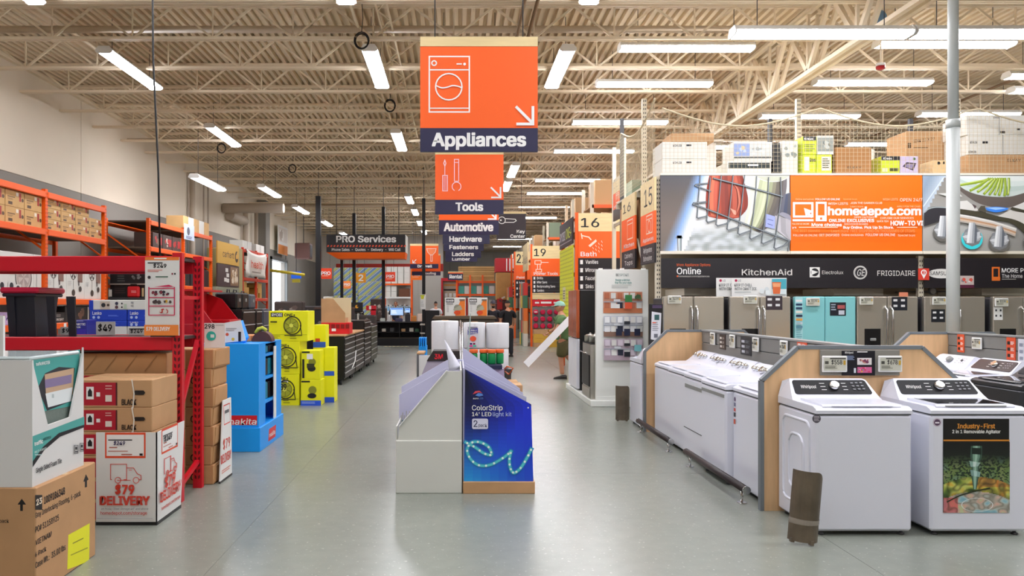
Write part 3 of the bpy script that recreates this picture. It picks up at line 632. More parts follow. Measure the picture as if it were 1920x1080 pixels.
# ---- refrigerators in a row
TEAL = M('teal_glass', '#86cdd0', .15, coat=.5); FST = M('stainless_door', '#cfc9bc', .26, .75, var=.03, scale=3, stretch=(60,60,.5))
def fridge(X, label, mat, handles=True, disp=None, curved=False, sticker=None):
    t = thing('refrigerator', label, 'fridge', (X,11.3,0)); w_ = .91
    obj('body', MB().cbox(.005,w_-.005,.08,.58,.03,1.75,.01), DKGREY, t); obj('hinge_cover', MB().box(.05,.86,.1,.3,1.75,1.77), DKGREY, t); obj('kick_plate', MB().box(.02,.89,.1,.14,0,.08), BLACKP, t)
    for s in (0,1): obj('door', MB().cbox(.003+s*.456,.451+s*.456,0,.075,.72,1.775,.012), mat, t)
    obj('freezer_drawer', MB().cbox(.003,.907,0,.075,.09,.705,.012), mat, t)
    if handles:
        for x in (.415,.495):
            pts = [(x,-.005,.85),(x,-.055,.9),(x,-.06 if not curved else -.075,1.25),(x,-.055,1.58),(x,-.005,1.63)]; obj('handle', MB().tube(pts,.016,8), CHROME, t)
        obj('handle', MB().tube([(.15,-.005,.64),(.18,-.05,.64),(.73,-.05,.64),(.76,-.005,.64)],.014,8), CHROME, t)
    if disp:
        d = obj('dispenser', MB().cbox(disp,disp+.24,-.006,.01,.95,1.3,.005), M('dispenser_black', '#17181a', .2), t); obj('nozzle', MB().cbox(disp+.08,disp+.16,-.03,0,1.12,1.16,.005), GREYP, d)
    return t
FX = [WX(q,11.3) for q in (1243,1368,1490,1607,1733,1862)]
f1 = fridge(FX[0], 'stainless fridge with silver bar handles, price tag reading 4199', FST, disp=.1)
f2 = fridge(FX[1], 'stainless fridge under the KEEP IT CHILL cards', FST, disp=.18)
f3 = fridge(FX[2], 'teal glass fridge without handles', TEAL, handles=False)
p = Print(f3,'F',11.3); p.rect(1491,556,1505,640,'#a8dce0')
for k, c in enumerate(('#e8e8e8','#203a5a','#203a5a','#e8e4d8','#1c2f4a','#e0a04a','#c8d8e0','#5a8aa0')): p.rect(1492,562+k*7,1504,566+k*7,c)
p.bars(1492,605,1503,638,9,'#5a98a4',.3); p.build('sample_strip'); p = Print(f3,'F',11.3); p.rect(1556,567,1586,592,'#1a1c26').bars(1558,570,1568,584,3,'#9aa8b8').rect(1570,572,1584,579,'#b05a5a').rect(1572,582,1583,590,'#c8ccd8'); p.build('door_leaflet')
f4 = fridge(FX[3], 'stainless fridge with black ice dispenser and black leaflet', FST, disp=.11)
f5 = fridge(FX[4], 'stainless fridge with yellow price tag behind service pole', FST)
f6 = fridge(FX[5], 'stainless fridge with white notice and dark dispenser', FST, disp=.1)
for f, ds in ((f1,[]),(f2,[(1436,555,1467,581,'#3a2f35')]),(f4,[(1672,557,1701,582,'#20222a'),(1685,548,1702,556,'#e08a6a')]),(f5,[(1746,580,1772,604,'#1d2026')]),(f6,[(1863,576,1880,600,'#e8e8e4')])):
    if not ds: continue
    p = Print(f,'F',11.3)
    for x0,y0,x1,y1,c in ds:
        p.rect(x0,y0,x1,y1,c); lt = '#e4e4e4' if c != '#e8e8e4' else '#2a2a30'
        if y1-y0 > 10:
            for i in range(2):
                for j in range(2): p.rect(x0+3+i*(x1-x0)*.48,y0+4+j*(y1-y0)*.42,x0+(x1-x0)*.36+i*(x1-x0)*.48,y0+(y1-y0)*.32+j*(y1-y0)*.42,lt)
    p.build('door_leaflet')
for px, py, s_ , nm in ((1264,562,'4199','stainless fridge at the rack end'),(1406,562,'3699','fridge under the KEEP IT CHILL cards'),(1523,566,'3199','teal fridge door'),(1623,564,'2599','fridge right after the teal one')): price_tag((WX(px,11.299),11.299,WZ(py,11.3)),0,s_,'e-paper price tag on the %s'%nm,None,.2,.12)
price_tag((WX(1759,11.299),11.299,WZ(564,11.3)),0,'1998','yellowish e-paper tag beside the service pole on fridge door',None,.2,.12); price_tag((WX(1876,11.299),11.299,WZ(567,11.3)),0,'2199','e-paper price tag above the white notice on fridge door',None,.2,.12)
# cards standing on the second fridge
for x0, x1, lb, dy in ((1343,1400,'smaller white KEEP IT CHILL card tucked behind the other',.06),(1372,1475,'wide white KEEP IT CHILL card with iced drink picture',0)):
    Y = 11.5+dy; c = thing('topper_card', lb, 'card sign', (WX(x0,Y),Y,1.776)); obj('card', MB().box(0,WX(x1,Y)-WX(x0,Y),0,.006,0,WZ(521,Y)-1.776), WCARD, c); obj('stand', MB().box(.05,WX(x1,Y)-WX(x0,Y)-.05,.006,.04,0,.02), WCARD, c)
    p = Print(c,'F',Y); p.disc(x0+8,526,2.5,'#b01a4a').text('LG',x0+12,x0+17,524,528,'#6a6a70',.01)
    if dy: p.text('KEEP IT C',x0+5,x0+29,532,537,'#26343a',.01).text('WITH CRA',x0+5,x0+29,539,544,'#26343a',.01)
    else:
        p.text('KEEP IT CHILL',x0+5,x0+38,532,537,'#26343a',.01).text('WITH CRAFT ICE',x0+5,x0+46,539,544,'#26343a',.01).bars(x0+5,547,x0+40,549,1,'#a0a8a8',.6)
        p.rect(1447,523,1474,552,'#4aa8b8').rect(1447,542,1474,552,'#d8e4e4').poly([(1447,529),(1464,529),(1462,551),(1449,551)],'#d86a3a').poly([(1448,531),(1463,531),(1462,538),(1449,538)],'#e8a070').disc(1428,546,5,'#dce2e2').disc(1437,542,4,'#cfd8da').disc(1439,549,5,'#e2e8e8')
    p.build('card_print')
# kiosk notice at the rack end
Y = 11.0; t = thing('notice_stand', 'black notice stand with white leaflet at rack end by first fridge', 'notice', (WX(1230,Y),Y,0)); a = WX(1243,Y)-WX(1230,Y)
obj('post', MB().box(-.03,.03,.02,.06,0,1.2), BLACKP, t); obj('board', MB().cbox(-a,a,0,.02,WZ(648,Y),WZ(570,Y),.004), BLACKP, t); p = Print(t,'F',Y); p.poly([(1222,584),(1240,587),(1238,640),(1220,636)],'#dcdfe6').rect(1223,572,1241,578,'#4a3a5a').rect(1227,590,1236,600,'#2f5a5a').bars(1223,604,1236,622,5,'#8a8e98',.4).rect(1223,604,1230,606,'#e05a3a').rect(1226,626,1233,633,'#6a6e78'); p.build('leaflet_print')
# ================================================================ appliance rack with billboard, side signs, aisle racks
CRP = M('cream_post_paint', '#d9cfb8', .5); HOLE = '#4a4238'
def post(t, x, y, z1, w_=.08, mat=CRP, holes=True, z0=0):
    o = obj('upright_post', MB().box(x-w_/2,x+w_/2,y,y+.07,z0,z1), mat, t)
    if holes:
        X = t.location.x+x; Y = t.location.y+y; p = Print(t,'F',Y,m=True,eps=.0015); z = z0+.15
        while z < z1-.05: p.rect(X-.024,z,X-.008,z+.03,HOLE); p.rect(X+.008,z,X+.024,z+.03,HOLE); p.k -= 2; z += .07
        h = p.build('post_holes', o); 
    return o
CR_ = M('cream_edge', '#efe6d2', .5)
YR = 11.9; rk = thing('storage_rack', 'cream steel storage rack above the refrigerators', 'rack', (3.15,YR,0)); XE = 11.2-3.15
post(rk, 0, 0, 3.66); post(rk, WX(1727,YR)-3.15, 0, 2.42)
for x in (0.13, WX(1498,13.3)-3.15, 5.6, 7.9): post(rk, x, 1.4, 5.25)
for x in (.1, WX(1445,14.95)-3.15, WX(1709,14.95)-3.15): post(rk, x, 3.05, 5.3, .07, DKGREY, False)
for y in (.02, 1.36, 3.02): obj('beam', MB().box(-.02,XE,y,y+.05,3.52,3.62), CRP, rk)
obj('shelf_deck', MB().box(0,XE,.02,3.05,3.62,3.655), CRP, rk); obj('back_panel', MB().box(.05,XE,1.3,1.34,0,3.5), M('beige_back_panel', '#b9ab92', .7), rk)
for a_, b_ in ((1283,1342),(1564,1656),(1841,1940)): obj('shelf_panel', MB().box(WX(a_,12.1)-3.15,WX(b_,12.1)-3.15,.2,1.3,WZ(554,12.1),WZ(541,12.1)), CR_, rk)
for y in (.3, 2.): obj('brace', MB().bar((0,.07+y*.3,y),(0,1.4,y+.8),.03), CRP, rk)
solo('aisle_rack', MB().box(3.2,11.2,13.4,14.9,0,3.5), CARD, 'brown stock filling the rack behind the refrigerators', 'rack stock')
# billboard panels
zt, zb = WZ(329,YR-.05), WZ(471,YR-.05); YF = YR-.075
def panel(name, label, px0, px1, z0, z1, mat, y=YF, cat='billboard', rim=None):
    x0, x1 = WX(px0,y), WX(px1,y); t = thing(name, label, cat, ((x0+x1)/2,y,z0)); a = (x1-x0)/2
    obj('board', MB().box(-a+.002,a-.002,0,.03,0,z1-z0), mat, t)
    if rim: obj('top_edge', MB().box(-a,a,-.01,.04,z1-z0,z1-z0+.03), rim, t); obj('bottom_edge', MB().box(-a,a,-.01,.04,-.045,0), rim, t)
    return t
CR = M('cream_edge', '#efe6d2', .5)
b1 = panel('billboard', 'billboard photo of a dishwasher basket with red and white mugs', 1238, 1481, zb, zt, M('billboard_grey', '#5e5c5e', .5), rim=CR)
p = Print(b1,'F',YF,eps=.0008)
def C(pts, ox=1236., oy=322., k=5.12): return [(ox+a/k, oy+b/k) for a, b in pts]
def bg1(x, y):
    X, Y = (x-1236)*5.12, (y-322)*5.12; d = X-(400-(Y-40)*.40); dark = ramp(['#55555b','#6b625c','#82746a','#7d7268'], Y/740)
    if d < -90: c = dark
    elif d < 0: c = lerp(dark, '#93b8ec', (d+90)/90)
    elif d < 70: c = lerp('#93b8ec', '#f0f2f2', d/70)
    else: c = lerp('#f0f2f2', '#d0d2cc', (d-70)/700)
    if Y > 520 and X > 290+(640-Y)*.4: n_ = noise.noise((X*.012, Y*.02, 3.)); c = lerp(c, ramp(['#8d9694','#a8b0ae','#c8d0d4','#dce2e4'], n_*.8+.5), min(1,(Y-520)/90)*.75)
    return c
p.field(1239,329,1480,471,72,42,bg1)
p.strip(C([(155,640),(170,612),(175,760)]),C([(228,640),(215,612),(215,760)]),['#8a8f92','#e0e6e8','#b8c4c8','#7d8a8c'])
p.strip(C(curve([(480,38),(452,180),(446,300),(455,400),(480,432)],4)),C(curve([(800,38),(838,180),(852,270),(840,360),(770,440)],4)),['#a83c28','#e07a58','#d4634a','#c05038','#9c4434','#8c3c30','#a84a36','#c05a44','#c8644c','#a84632','#8a3626'])
p.strip(C([(480,432),(560,452),(680,456),(770,440)]),C([(470,412),(560,432),(680,436),(775,420)]),['#b04a36','#c85c44'])
p.strip(C(curve([(690,110),(735,170),(748,300),(735,400)],4)),C(curve([(730,110),(775,170),(800,300),(742,415)],4)),['#7a2c20','#e08468','#c05a44','#8a3424']); p.poly(C([(680,350),(735,375),(735,415),(715,410)]),'#e8a890')
p.strip(C(curve([(905,50),(870,200),(845,360),(820,490),(835,530)],4)),C(curve([(1225,50),(1215,200),(1150,380),(1060,520),(960,585)],4)),['#dfe0cf','#eceee2','#b9be98','#c9cea8','#d6dab8','#a3a884','#8a8670','#6d665c','#665f5a','#706a6a'])
p.poly(C(curve([(930,45),(1000,80),(1090,92),(1180,80),(1245,45)],5)),'#c2c4ae').line(C(curve([(930,48),(1000,84),(1090,96),(1180,84),(1245,48)],5)),1.2,'#eef0e2')
p.strip(C([(1190,220),(1150,400)]),C([(1262,200),(1262,420)]),['#6a6a76','#4e5468','#5a5860']).strip(C([(1110,420),(1120,560),(1240,650)]),C([(1262,460),(1262,600),(1262,660)]),['#c6c2c6','#a8a4a8','#b8b4b8']).poly(C(curve([(1140,410),(1180,390),(1240,410),(1262,440),(1262,470)],4)),'#9a98a4').poly(C([(1025,405),(1110,430),(1105,550),(1015,530)]),'#a4aee0').line(C([(1040,455),(1090,470)]),.9,'#3a4a8a').line(C([(1040,500),(1085,515)]),.9,'#3a4a8a')
for w_, c in (((3.4),'#4c5156'),((1.3),'#9aa2a6')):
    p.line(C([(462,112),(350,124),(342,134),(490,190)]),w_*.8,c).line(C([(520,65),(820,140),(1180,240)]),w_,c).line(C([(445,292),(330,304),(322,314),(560,400),(860,520),(1240,660)]),w_,c)
    for q in ([(392,38),(375,240),(360,440),(372,446),(450,428)],[(486,60),(470,300),(452,470),(465,487),(545,465)],[(592,38),(565,330),(542,505),(558,520),(640,500),(680,468)],[(705,38),(675,330),(648,548),(662,563),(750,535),(785,495)],[(816,38),(785,330),(752,590),(768,604),(862,570)],[(930,50),(925,170),(900,400),(866,634),(880,648),(980,600)],[(1045,60),(1040,200),(1010,450),(978,680),(995,692),(1080,655),(1105,630)],[(1160,60),(1165,240),(1130,500),(1098,728),(1115,742),(1190,710),(1235,668)],[(1245,660),(1230,760)]): p.line(C(q),w_*.72,c)
p.build('billboard_print')
b2 = panel('billboard', 'orange homedepot.com billboard covered with white slogans', 1482, 1729, zb, zt, M('billboard_orange', '#f87000', .5), rim=CR)
p = Print(b2,'F',YF); q = '#ffe9d8'
def T(s, x0, x1, yt, yb, c=q, bd=.012): p.text(s,x0,x1,yt,yb,c,bd)
T('homedepot.com',1553,1726,388,403,W_,.055); p.frame(1488.5,381,1523,406,4,W_).rect(1486,411,1525,415,W_).poly([(1507,390),(1525,396),(1518,400),(1525,406),(1521,409),(1514,403),(1511,408)],W_).frame(1531,380.5,1547.5,413,4,W_).rect(1529,404,1549,415,W_).rect(1537,408,1541,412,OR_)
T('WISH LISTS',1552,1589,380,384); T('JOIN THE GARDEN CLUB',1594,1653,379,382.5); T('FOLLOW US ONLINE',1528,1574,372,375.5,W_); T('Online exclusives',1491,1525,372,375.5,'#ffc49a',.0); T('Special buys',1580,1606,372,375,'#ffb27a',0); T('WISH LISTS',1654,1682,372,376,'#ffc49a',0); T('OPEN 24/7',1686,1728,372,378,q,0)
T('Learn more',1593,1617,386,389,'#ffd0a8',0); T('APPLY FOR THE CARD',1680,1724,386,389,'#ffd0a8',0); T('OPEN 24/7/365',1600,1637,406,409); T('ONLINE EXCLUSIVES',1553,1637,411,416.5,W_,.045); T('EXPLORE OUR SERVICES',1649,1711,407.5,411); T('quick tips',1642,1664,413,416.5); T('HOW-TO VI',1668,1728,414.5,423,W_,.045)
T('More choices',1520,1576,419,424.5,W_,.045); T('DISCUSSION BOARDS',1581,1625,419,422); T('Buy Online. Pick Up In Store.',1579,1673,424.5,429,W_,.045); T('FOLLOW US ONLINE',1483,1515,419,421.5); T('ys',1483,1491,425,428.5,W_,.02); T('THE BEST BRANDS',1485,1535,431,435.5,'#ff9a52',-.005); T('Learn more',1556,1588,431,436,'#ffa566',0); T('FREE SHIPPING ON THOUSANDS OF ITEMS',1592,1712,431,436,'#ffa566',0)
T('FOLLOW US ONLINE',1485,1530,440,443.5,q,.0); T('GET INSPIRED',1533,1571,439,443.5,q,.0); T('Online exclusives',1575,1616,439,443,q,0); T('FOLLOW US ONLINE',1620,1675,438.5,443,W_,0); T('Special buys',1680,1712,440,443.5,q,0); p.bars(1495,426,1575,428.5,1,'#ffd0a8',.7).bars(1678,426,1728,428.5,1,'#ffd0a8',.7)
p.build('billboard_print')
b3 = panel('billboard', 'billboard photo of gas cooker knobs and a pan of asparagus', 1730, 1985, zb, zt, M('billboard_steel', '#a7a8a6', .5), rim=CR)
p = Print(b3,'F',YF,eps=.0008)
def D(pts): return C(pts,1720.)
def bg3(x, y):
    X, Y = (x-1720)*5.12, (y-322)*5.12; c = ramp(['#8f8a84','#99958d','#aeaca6','#b9b7b1','#a8a69f'], Y/770)
    if Y < 560-X*1.95 and X < 290: c = ramp(['#9fb4c8','#8fa0b2','#c8d4de'], (X+Y*.5)/300)
    if Y > 520: c = lerp(c, '#7d7a74', max(0, (X-700)/700))
    return c
p.field(1731,329,1984,471,60,36,bg3); p.line(D([(60,330),(250,60)]),2.2,'#d8e2ea')
p.poly(D(curve([(350,120),(430,200),(560,290),(700,335),(860,345),(1020,300),(1180,210),(1340,150),(1340,40),(350,40)],4)),'#6b615a').strip(D(curve([(350,45),(420,150),(560,215),(720,240),(880,240),(1020,205),(1340,110)],3)),D([(350+990*i/18,40) for i in range(19)]),['#cfdad4','#c2d2ca','#dce6e0','#e8eee8'])
for k, (a, b, c, d) in enumerate(((400,130,700,70),(510,180,680,70),(580,190,720,70),(640,210,745,70),(690,215,770,70),(740,215,790,70),(780,220,810,70),(830,225,835,70),(860,215,870,70))): p.line(D([(a,b),((a+c)/2+8,(b+d)/2+6),(c,d)]),4.6,'#8fa834').line(D([(a+6,b-8),(c-4,d)]),2.0,['#c8d868','#b4c850','#d8e488'][k%3])
p.poly(D([(190,210),(280,205),(380,190),(425,240),(280,240)]),'#d8d8d2').poly(D([(350,290),(470,278),(580,370),(545,385),(350,350)]),'#e2dfd8').poly(D([(515,310),(560,330),(545,360)]),'#5a4a4a').poly(D([(905,340),(1024,290),(1340,180),(1340,330),(1024,370)]),'#e6e4de').poly(D([(760,430),(880,370),(1024,400),(1340,640),(1100,560)]),'#dcd8d0')
p.poly(D(curve([(350,352),(500,372),(640,395),(780,432),(900,455),(1000,495),(1100,570),(1200,660),(1340,720)],4)+[(1340,790),(1150,740)]+curve([(1050,640),(980,560),(880,490),(760,470),(620,440),(480,415),(350,398)],4)),'#4c4838').poly(D([(900,340),(1024,372),(1340,480),(1340,520),(1024,400),(880,362)]),'#4a4638').poly(D([(570,370),(600,330),(640,330),(650,400)]),'#5a5446')
p.poly(D(curve([(55,400),(90,355),(160,335),(270,340),(350,350),(350,440),(270,455),(160,490),(55,525)],4)),'#37353a').line(D(curve([(62,390),(100,358),(170,342),(270,346)],5)),2.2,'#aab4b4').poly(D(curve([(640,348),(740,338),(860,352),(830,375),(740,392),(660,375)],4)),'#3f8bf0').poly(D(curve([(650,350),(740,344),(840,354),(740,368)],4)),'#a8d4ff')
p.strip(D([(355,402),(520,430),(700,470),(940,545)]),D([(355,478),(480,500),(740,552),(925,625)]),['#efece4','#d8cfc4','#c79a74','#d8bfa8','#b8b0a6'])
for X, Y, gl, r in ((235,560,'#8fd0d8',88),(512,625,'#3fdde4',95),(772,690,'#c8c8c4',95),(1080,760,'#c8c8c4',80)):
    Y_ = min(Y, 660); p.poly(D([(X+r*1.08*math.cos(.2618*i),min(768,Y_+22+r*1.05*math.sin(.2618*i))) for i in range(24)]),gl if X == 512 else '#6f6c66')
    p.strip(D([(X-r,Y_),(X-r*.7,min(768,Y_+r*.7)),(X,min(768,Y_+r)),(X+r*.7,min(768,Y_+r*.7)),(X+r,Y_)]),D([(X-r,Y_),(X-r*.7,Y_-r*.7),(X,Y_-r),(X+r*.7,Y_-r*.7),(X+r,Y_)]),['#7d7f80','#b0b2b4','#d8dadc','#a0a3a6','#8c8f92'])
    p.strip(D([(X-30,Y_-135),(X-55,Y_+60)]),D([(X+28,Y_-135),(X+18,Y_+65)]),['#f0f2f2','#d4d6d8','#a4a8ac']).poly(D([(X+28,Y_-130),(X+50,Y_-60),(X+40,Y_+50),(X+18,Y_+65)]),'#6a7078').poly(D([(X+45,Y_-40),(X+75,Y_-50),(X+70,Y_+10),(X+48,Y_+30)]),'#cfd2d4')
p.build('billboard_print')
# black brand banners
YB2 = YR-.06; z0, z1 = WZ(540,YB2), WZ(484,YB2)
h1 = panel('brand_banner', 'long black banner with Online, KitchenAid, Electrolux, GE and FRIGIDAIRE', 1240, 1721, z0, z1, M('banner_black', '#211d21', .4), YB2, 'banner')
p = Print(h1,'F',YB2); p.text('More Appliance Options',1269,1332,494,499,'#e8642a',.005).text('Online',1269,1314,502,514,W_,.02).text('homedepot.com/appliances',1272,1330,516.5,519.5,'#d8d4cc',.0).disc(1270,518,1.6,'#e8642a'); p.build('online_lettering'); p = Print(h1,'F',YB2)
p.text('KitchenAid',1391,1485,505,516,'#d8d4ce',.02); p.build('brand_name'); p = Print(h1,'F',YB2); p.rect(1518,501,1537,520,'#e8e6e0').disc(1527.5,510.5,7.5,K_).poly([(1521,506),(1534,510),(1521,516)],'#e8e6e0').text('Electrolux',1541,1581,507.5,514,'#e0dcd6',.0); p.build('brand_name'); p = Print(h1,'F',YB2)
p.disc(1613,511,12.8,'#e4e2dc').disc(1613,511,11.5,'#2a262a').ring(1613,511,11,1,'#d8d6d0').text('GE',1606,1620,505,517,'#e4e2dc',.0,shear=.2); p.build('brand_emblem'); p = Print(h1,'F',YB2); p.text('FRIGIDAIRE',1645,1716,507.5,517,'#e0dcd6',.0); p.build('brand_name')
h2 = panel('brand_banner', 'black banner with SAMSUNG oval and MORE PR lettering', 1733, 1985, z0, z1, MATS['banner_black'], YB2, 'banner')
p = Print(h2,'F',YB2); p.disc(1765,513,25,'#e4e2dc',9).text('SAMSUNG',1743,1788,509,516,K_,.01); p.build('brand_name'); p = Print(h2,'F',YB2); p.frame(1861,502,1873,525,3,'#e8742a').rect(1860,519,1875,526,'#e8742a').text('MORE PR',1878,1926,503,511,W_,.02).text('The Home Depot',1878,1942,514,521,W_,.0).bars(1878,523,1905,525,1,'#b8b4ac'); p.build('more_lettering'); p = Print(h2,'F',YB2); p.rect(1796,517,1826,534,'#c8b8b0').rect(1796,534,1826,540,'#5a2038').blobs(1797,518,1825,533,6,['#d85a4a','#e8e0d8','#8a8a90'],2,5); p.build('offer_card')
t = thing('wayfinding_sign', 'small red square sign with white pin on the perforated post', 'sign', (WX(1732,YB2-.01),YB2-.01,WZ(525,YB2-.01))); a=.085; obj('plate', MB().box(-a,a,0,.006,0,.18), M('pin_red', '#d8402e', .5), t)
p = Print(t,'F',YB2-.01); p.disc(1732,511,5.5,W_).poly([(1727,513),(1737,513),(1732,523)],W_).disc(1732,511,3.6,'#d8402e').text('3',1730.5,1733.5,508.5,513.5,W_); p.build('pin_symbol')
for k, px in enumerate((1746,1793)):
    t = thing('disc_lamp', 'round white disc lamp behind service pole above the fridges, %s side'%['near','far'][k], 'wall lamp', (WX(px,12.2),12.2,WZ(546,12.2))); obj('rim', MB().lathe([(.058,0),(.058,.05)],(0,-.05,0),16,'y'), GREYP, t); obj('disc', MB().lathe([(.046,0),(.046,.006)],(0,-.055,0),16,'y'), WCARD, t); obj('stalk', MB().box(-.01,.01,0,.99,-.01,.01), GREYP, t)
# cartons on the rack top
TOPZ = 3.656
def carton(name, label, x0, x1, y0, y1, z0, z1, mat, group=None, cat='box', flaps=True):
    t = thing(name, label, cat, ((x0+x1)/2,(y0+y1)/2,z0), 0, group); a, b, h = (x1-x0)/2, (y1-y0)/2, z1-z0
    c = obj('carton', MB().cbox(-a,a,-b,b,0,h,min(.006,h*.1)), mat, t)
    if flaps: obj('tape', MB().box(-a*.99,a*.99,-.025,.025,h-.0005,h+.0008), M('packing_tape', '#c8a878', .3), c)
    return t
def pcarton(label, px0, px1, py0, py1, Y, depth, mat, z0=None, **k):
    return carton(k.pop('name','cardboard_box'), label, WX(px0,Y), WX(px1,Y), Y, Y+depth, WZ(py1,Y) if z0 is None else z0, WZ(py0,Y), mat, **k)
WC2 = M('white_carton', '#dcdad2', .7); Y = 12.15
def zz(y): return WZ(y,Y)
k1 = pcarton('white KOHLER carton on rack top, lower of two',1242,1328,298,326,Y,.6,WC2,TOPZ); k2 = pcarton('white KOHLER carton resting on the other KOHLER one',1242,1326,266,297.8,Y,.6,WC2)
k3 = pcarton('flat brown carton lying on the KOHLER cartons',1258,1339,250,265.8,Y+.05,.5,CARD)
for c, yy in ((k1,303),(k2,271)): p = Print(c,'F',Y); p.text('KOHLER',1262,1278,yy,yy+4,K_,.02).rect(1287,yy,1296,yy+3,K_); p.build('carton_print')
k4 = pcarton('white and dark green EXTREME carton on rack top',1364,1446,303,326,Y,.55,WC2,TOPZ); p = Print(k4,'F',Y); p.rect(1366,305,1444,316,'#1c2a2a').bars(1402,308,1422,312,1,W_,.8); p.build('carton_print')
k5 = pcarton('carton with blue and grey faucet pictures on rack top',1375,1448,266,302.8,Y,.5,WC2); p = Print(k5,'F',Y); p.rect(1376,269,1406,293,'#8a9cc8').blobs(1378,271,1404,291,5,['#c8b890','#b0c0e0'],3,6).rect(1407,269,1446,293,'#c8ccc8').blobs(1409,271,1444,291,8,['#e0e4e0','#9aa0a0'],3,6).rect(1376,294,1446,296,'#3a4040'); p.build('carton_print')
pcarton('slim black and white carton by the faucet carton',1450,1463,268,326,Y,.5,M('dark_carton','#2a2a2a',.6),TOPZ); k6 = pcarton('tall grey-white carton beside the yellow Kraus ones',1466,1496,264,326,Y+.1,.5,WC2,TOPZ); p = Print(k6,'F',Y+.1); p.blobs(1469,268,1496,300,8,['#a8aca8','#c8ccc8','#88908c'],3,6); p.build('carton_print')
LIME = M('lime_carton', '#c9d62a', .55)
for lb, a_, b_, c_, d_ in (('lower left lime Kraus carton',1505,1530,290,326),('lower lime Kraus carton beside the post',1531,1560,290,326),('upper lime Kraus carton',1505,1531,256,289.8)):
    k = pcarton(lb+' on rack top',a_,b_,c_,d_,Y,.5,LIME,TOPZ if d_==326 else None); p = Print(k,'F',Y)
    if a_==1505 and d_==326: p.rect(1508,294,1517,320,'#e6e6d0').text('Kraus',1518,1529,296,303,K_)
    elif d_==326: p.rect(1540,294,1558,320,'#d8d8d0').bars(1542,297,1556,317,5,'#6a6a50')
    else: p.rect(1506,256,1530,264,K_).text('Kraus',1508,1524,258,262,W_).bars(1508,270,1528,286,4,'#8a9420')
    p.build('carton_print')
k = pcarton('carton with grey faucet photo on the lime Kraus ones',1532,1563,254,289.8,Y,.5,WC2); p = Print(k,'F',Y); p.rect(1533,258,1562,284,'#8f948c').blobs(1535,260,1560,282,7,['#d8dcd4','#b8bcb4','#5a605a'],3,7); p.build('carton_print')
k = pcarton('brown ELKAY carton with dark lettering on rack top',1567,1634,276,326,Y,.6,M('dark_cardboard','#a87848',.8,var=.08,scale=3),TOPZ); p = Print(k,'F',Y); p.text('ELKAY',1589,1615,312,316,'#4a3420'); p.build('carton_print')
k = pcarton('lime and black Kraus carton beside sink-photo carton',1652,1687,293,326,Y,.4,LIME,TOPZ); p = Print(k,'F',Y); p.rect(1652,293,1687,301,K_).text('Kraus',1656,1672,295,299,W_).rect(1654,315,1664,322,'#d8d8b0').rect(1668,315,1684,321,'#4a5020'); p.build('carton_print')
k = pcarton('carton with lilac kitchen sink photo on rack top',1688,1722,293,326,Y,.4,M('lilac_carton','#c0b4d0',.55),TOPZ); p = Print(k,'F',Y); p.poly([(1692,312),(1700,304),(1718,306),(1712,320)],'#4a4050').poly([(1696,312),(1702,307),(1714,308),(1709,317)],'#8a80a0').disc(1714,298,2.5,'#5a7a4a'); p.build('carton_print')
k = pcarton('grey carton behind the lime Kraus one',1624,1640,280,326,Y+.62,.4,WC2,TOPZ)
k = pcarton('large brown carton behind sink-photo carton',1700,1775,246,326,Y+.62,.6,CARD,TOPZ); p = Print(k,'F',Y+.62); p.text('SINK 33 X 22',1712,1752,262,268,'#5a3f20',.0,slope=-.12).rect(1702,268,1708,278,'#5a3f20').bars(1712,276,1750,280,1,'#8a6a44'); p.build('carton_print')
k = pcarton('small tan carton in front of the large brown one',1749,1776,301,326,Y,.35,M('tan_carton','#d8b888',.75),TOPZ); p = Print(k,'F',Y); p.disc(1760,306,3,K_).rect(1768,303,1771,308,K_); p.build('carton_print')
k = pcarton('brown ELKAY carton under the white cartons by pole',1815,1935,290,326,Y,.6,CARD,TOPZ); p = Print(k,'F',Y); p.text('ELKAY',1889,1914,298,303,'#5a3f20'); p.build('carton_print')
k = pcarton('lower white KOHLER carton on the brown carton by pole',1815,1940,253,289.8,Y,.6,WC2); p = Print(k,'F',Y); p.text('KOHLER',1819,1832,265,269,K_).rect(1842,265,1852,269,K_).text('KOHLER',1816,1830,283,287,K_).line([(1880,254),(1880,289)],1,'#8a8880'); p.build('carton_print')
k = pcarton('upper white KOHLER carton on the other by pole',1812,1940,216,252.8,Y,.6,WC2); p = Print(k,'F',Y); p.text('KOHLER',1862,1874,219,222,K_).rect(1875,246,1885,250,K_).rect(1906,241,1912,244,K_).line([(1873,217),(1873,252)],1,'#8a8880'); p.build('carton_print')
# safety nets
def net(label, fr, us, h0, h1):
    t = thing('safety_net', label, 'net'); NM = M('net_cord', '#c4b596', .7); m = MB(); o, u = Vector(fr[0]), Vector(fr[1])
    n = int(us/.062)
    def top(s): return h1-.28*math.sin(PI*((s*us/2.45) % 1.))*1.0
    for i in range(n+1): s = i/n; a = o+u*us*s; m.bar(a+Vector((0,0,h0)), a+Vector((0,0,top(s))), .0032)
    z = h0
    while z < h1-.02:
        for i in range(n):
            s = (i+.5)/n
            if z < top(s): m.bar(o+u*us*i/n+Vector((0,0,z)), o+u*us*(i+1)/n+Vector((0,0,z)), .0032)
        z += .062
    q = obj('mesh', m, NM, t); q['kind'] = 'stuff'
    obj('top_rope', MB().tube([o+u*us*i/48+Vector((0,0,top(i/48))) for i in range(49)], .014, 6), NM, t)
net('beige safety net strung across the cartons on rack top', ((3.2,11.883,0),(1,0,0)), 7.9, 3.72, 4.72)
net('beige safety net folded round the rack end above aisle signs', ((3.12,12.0,0),(0,1,0)), 2.9, 3.7, 4.9)
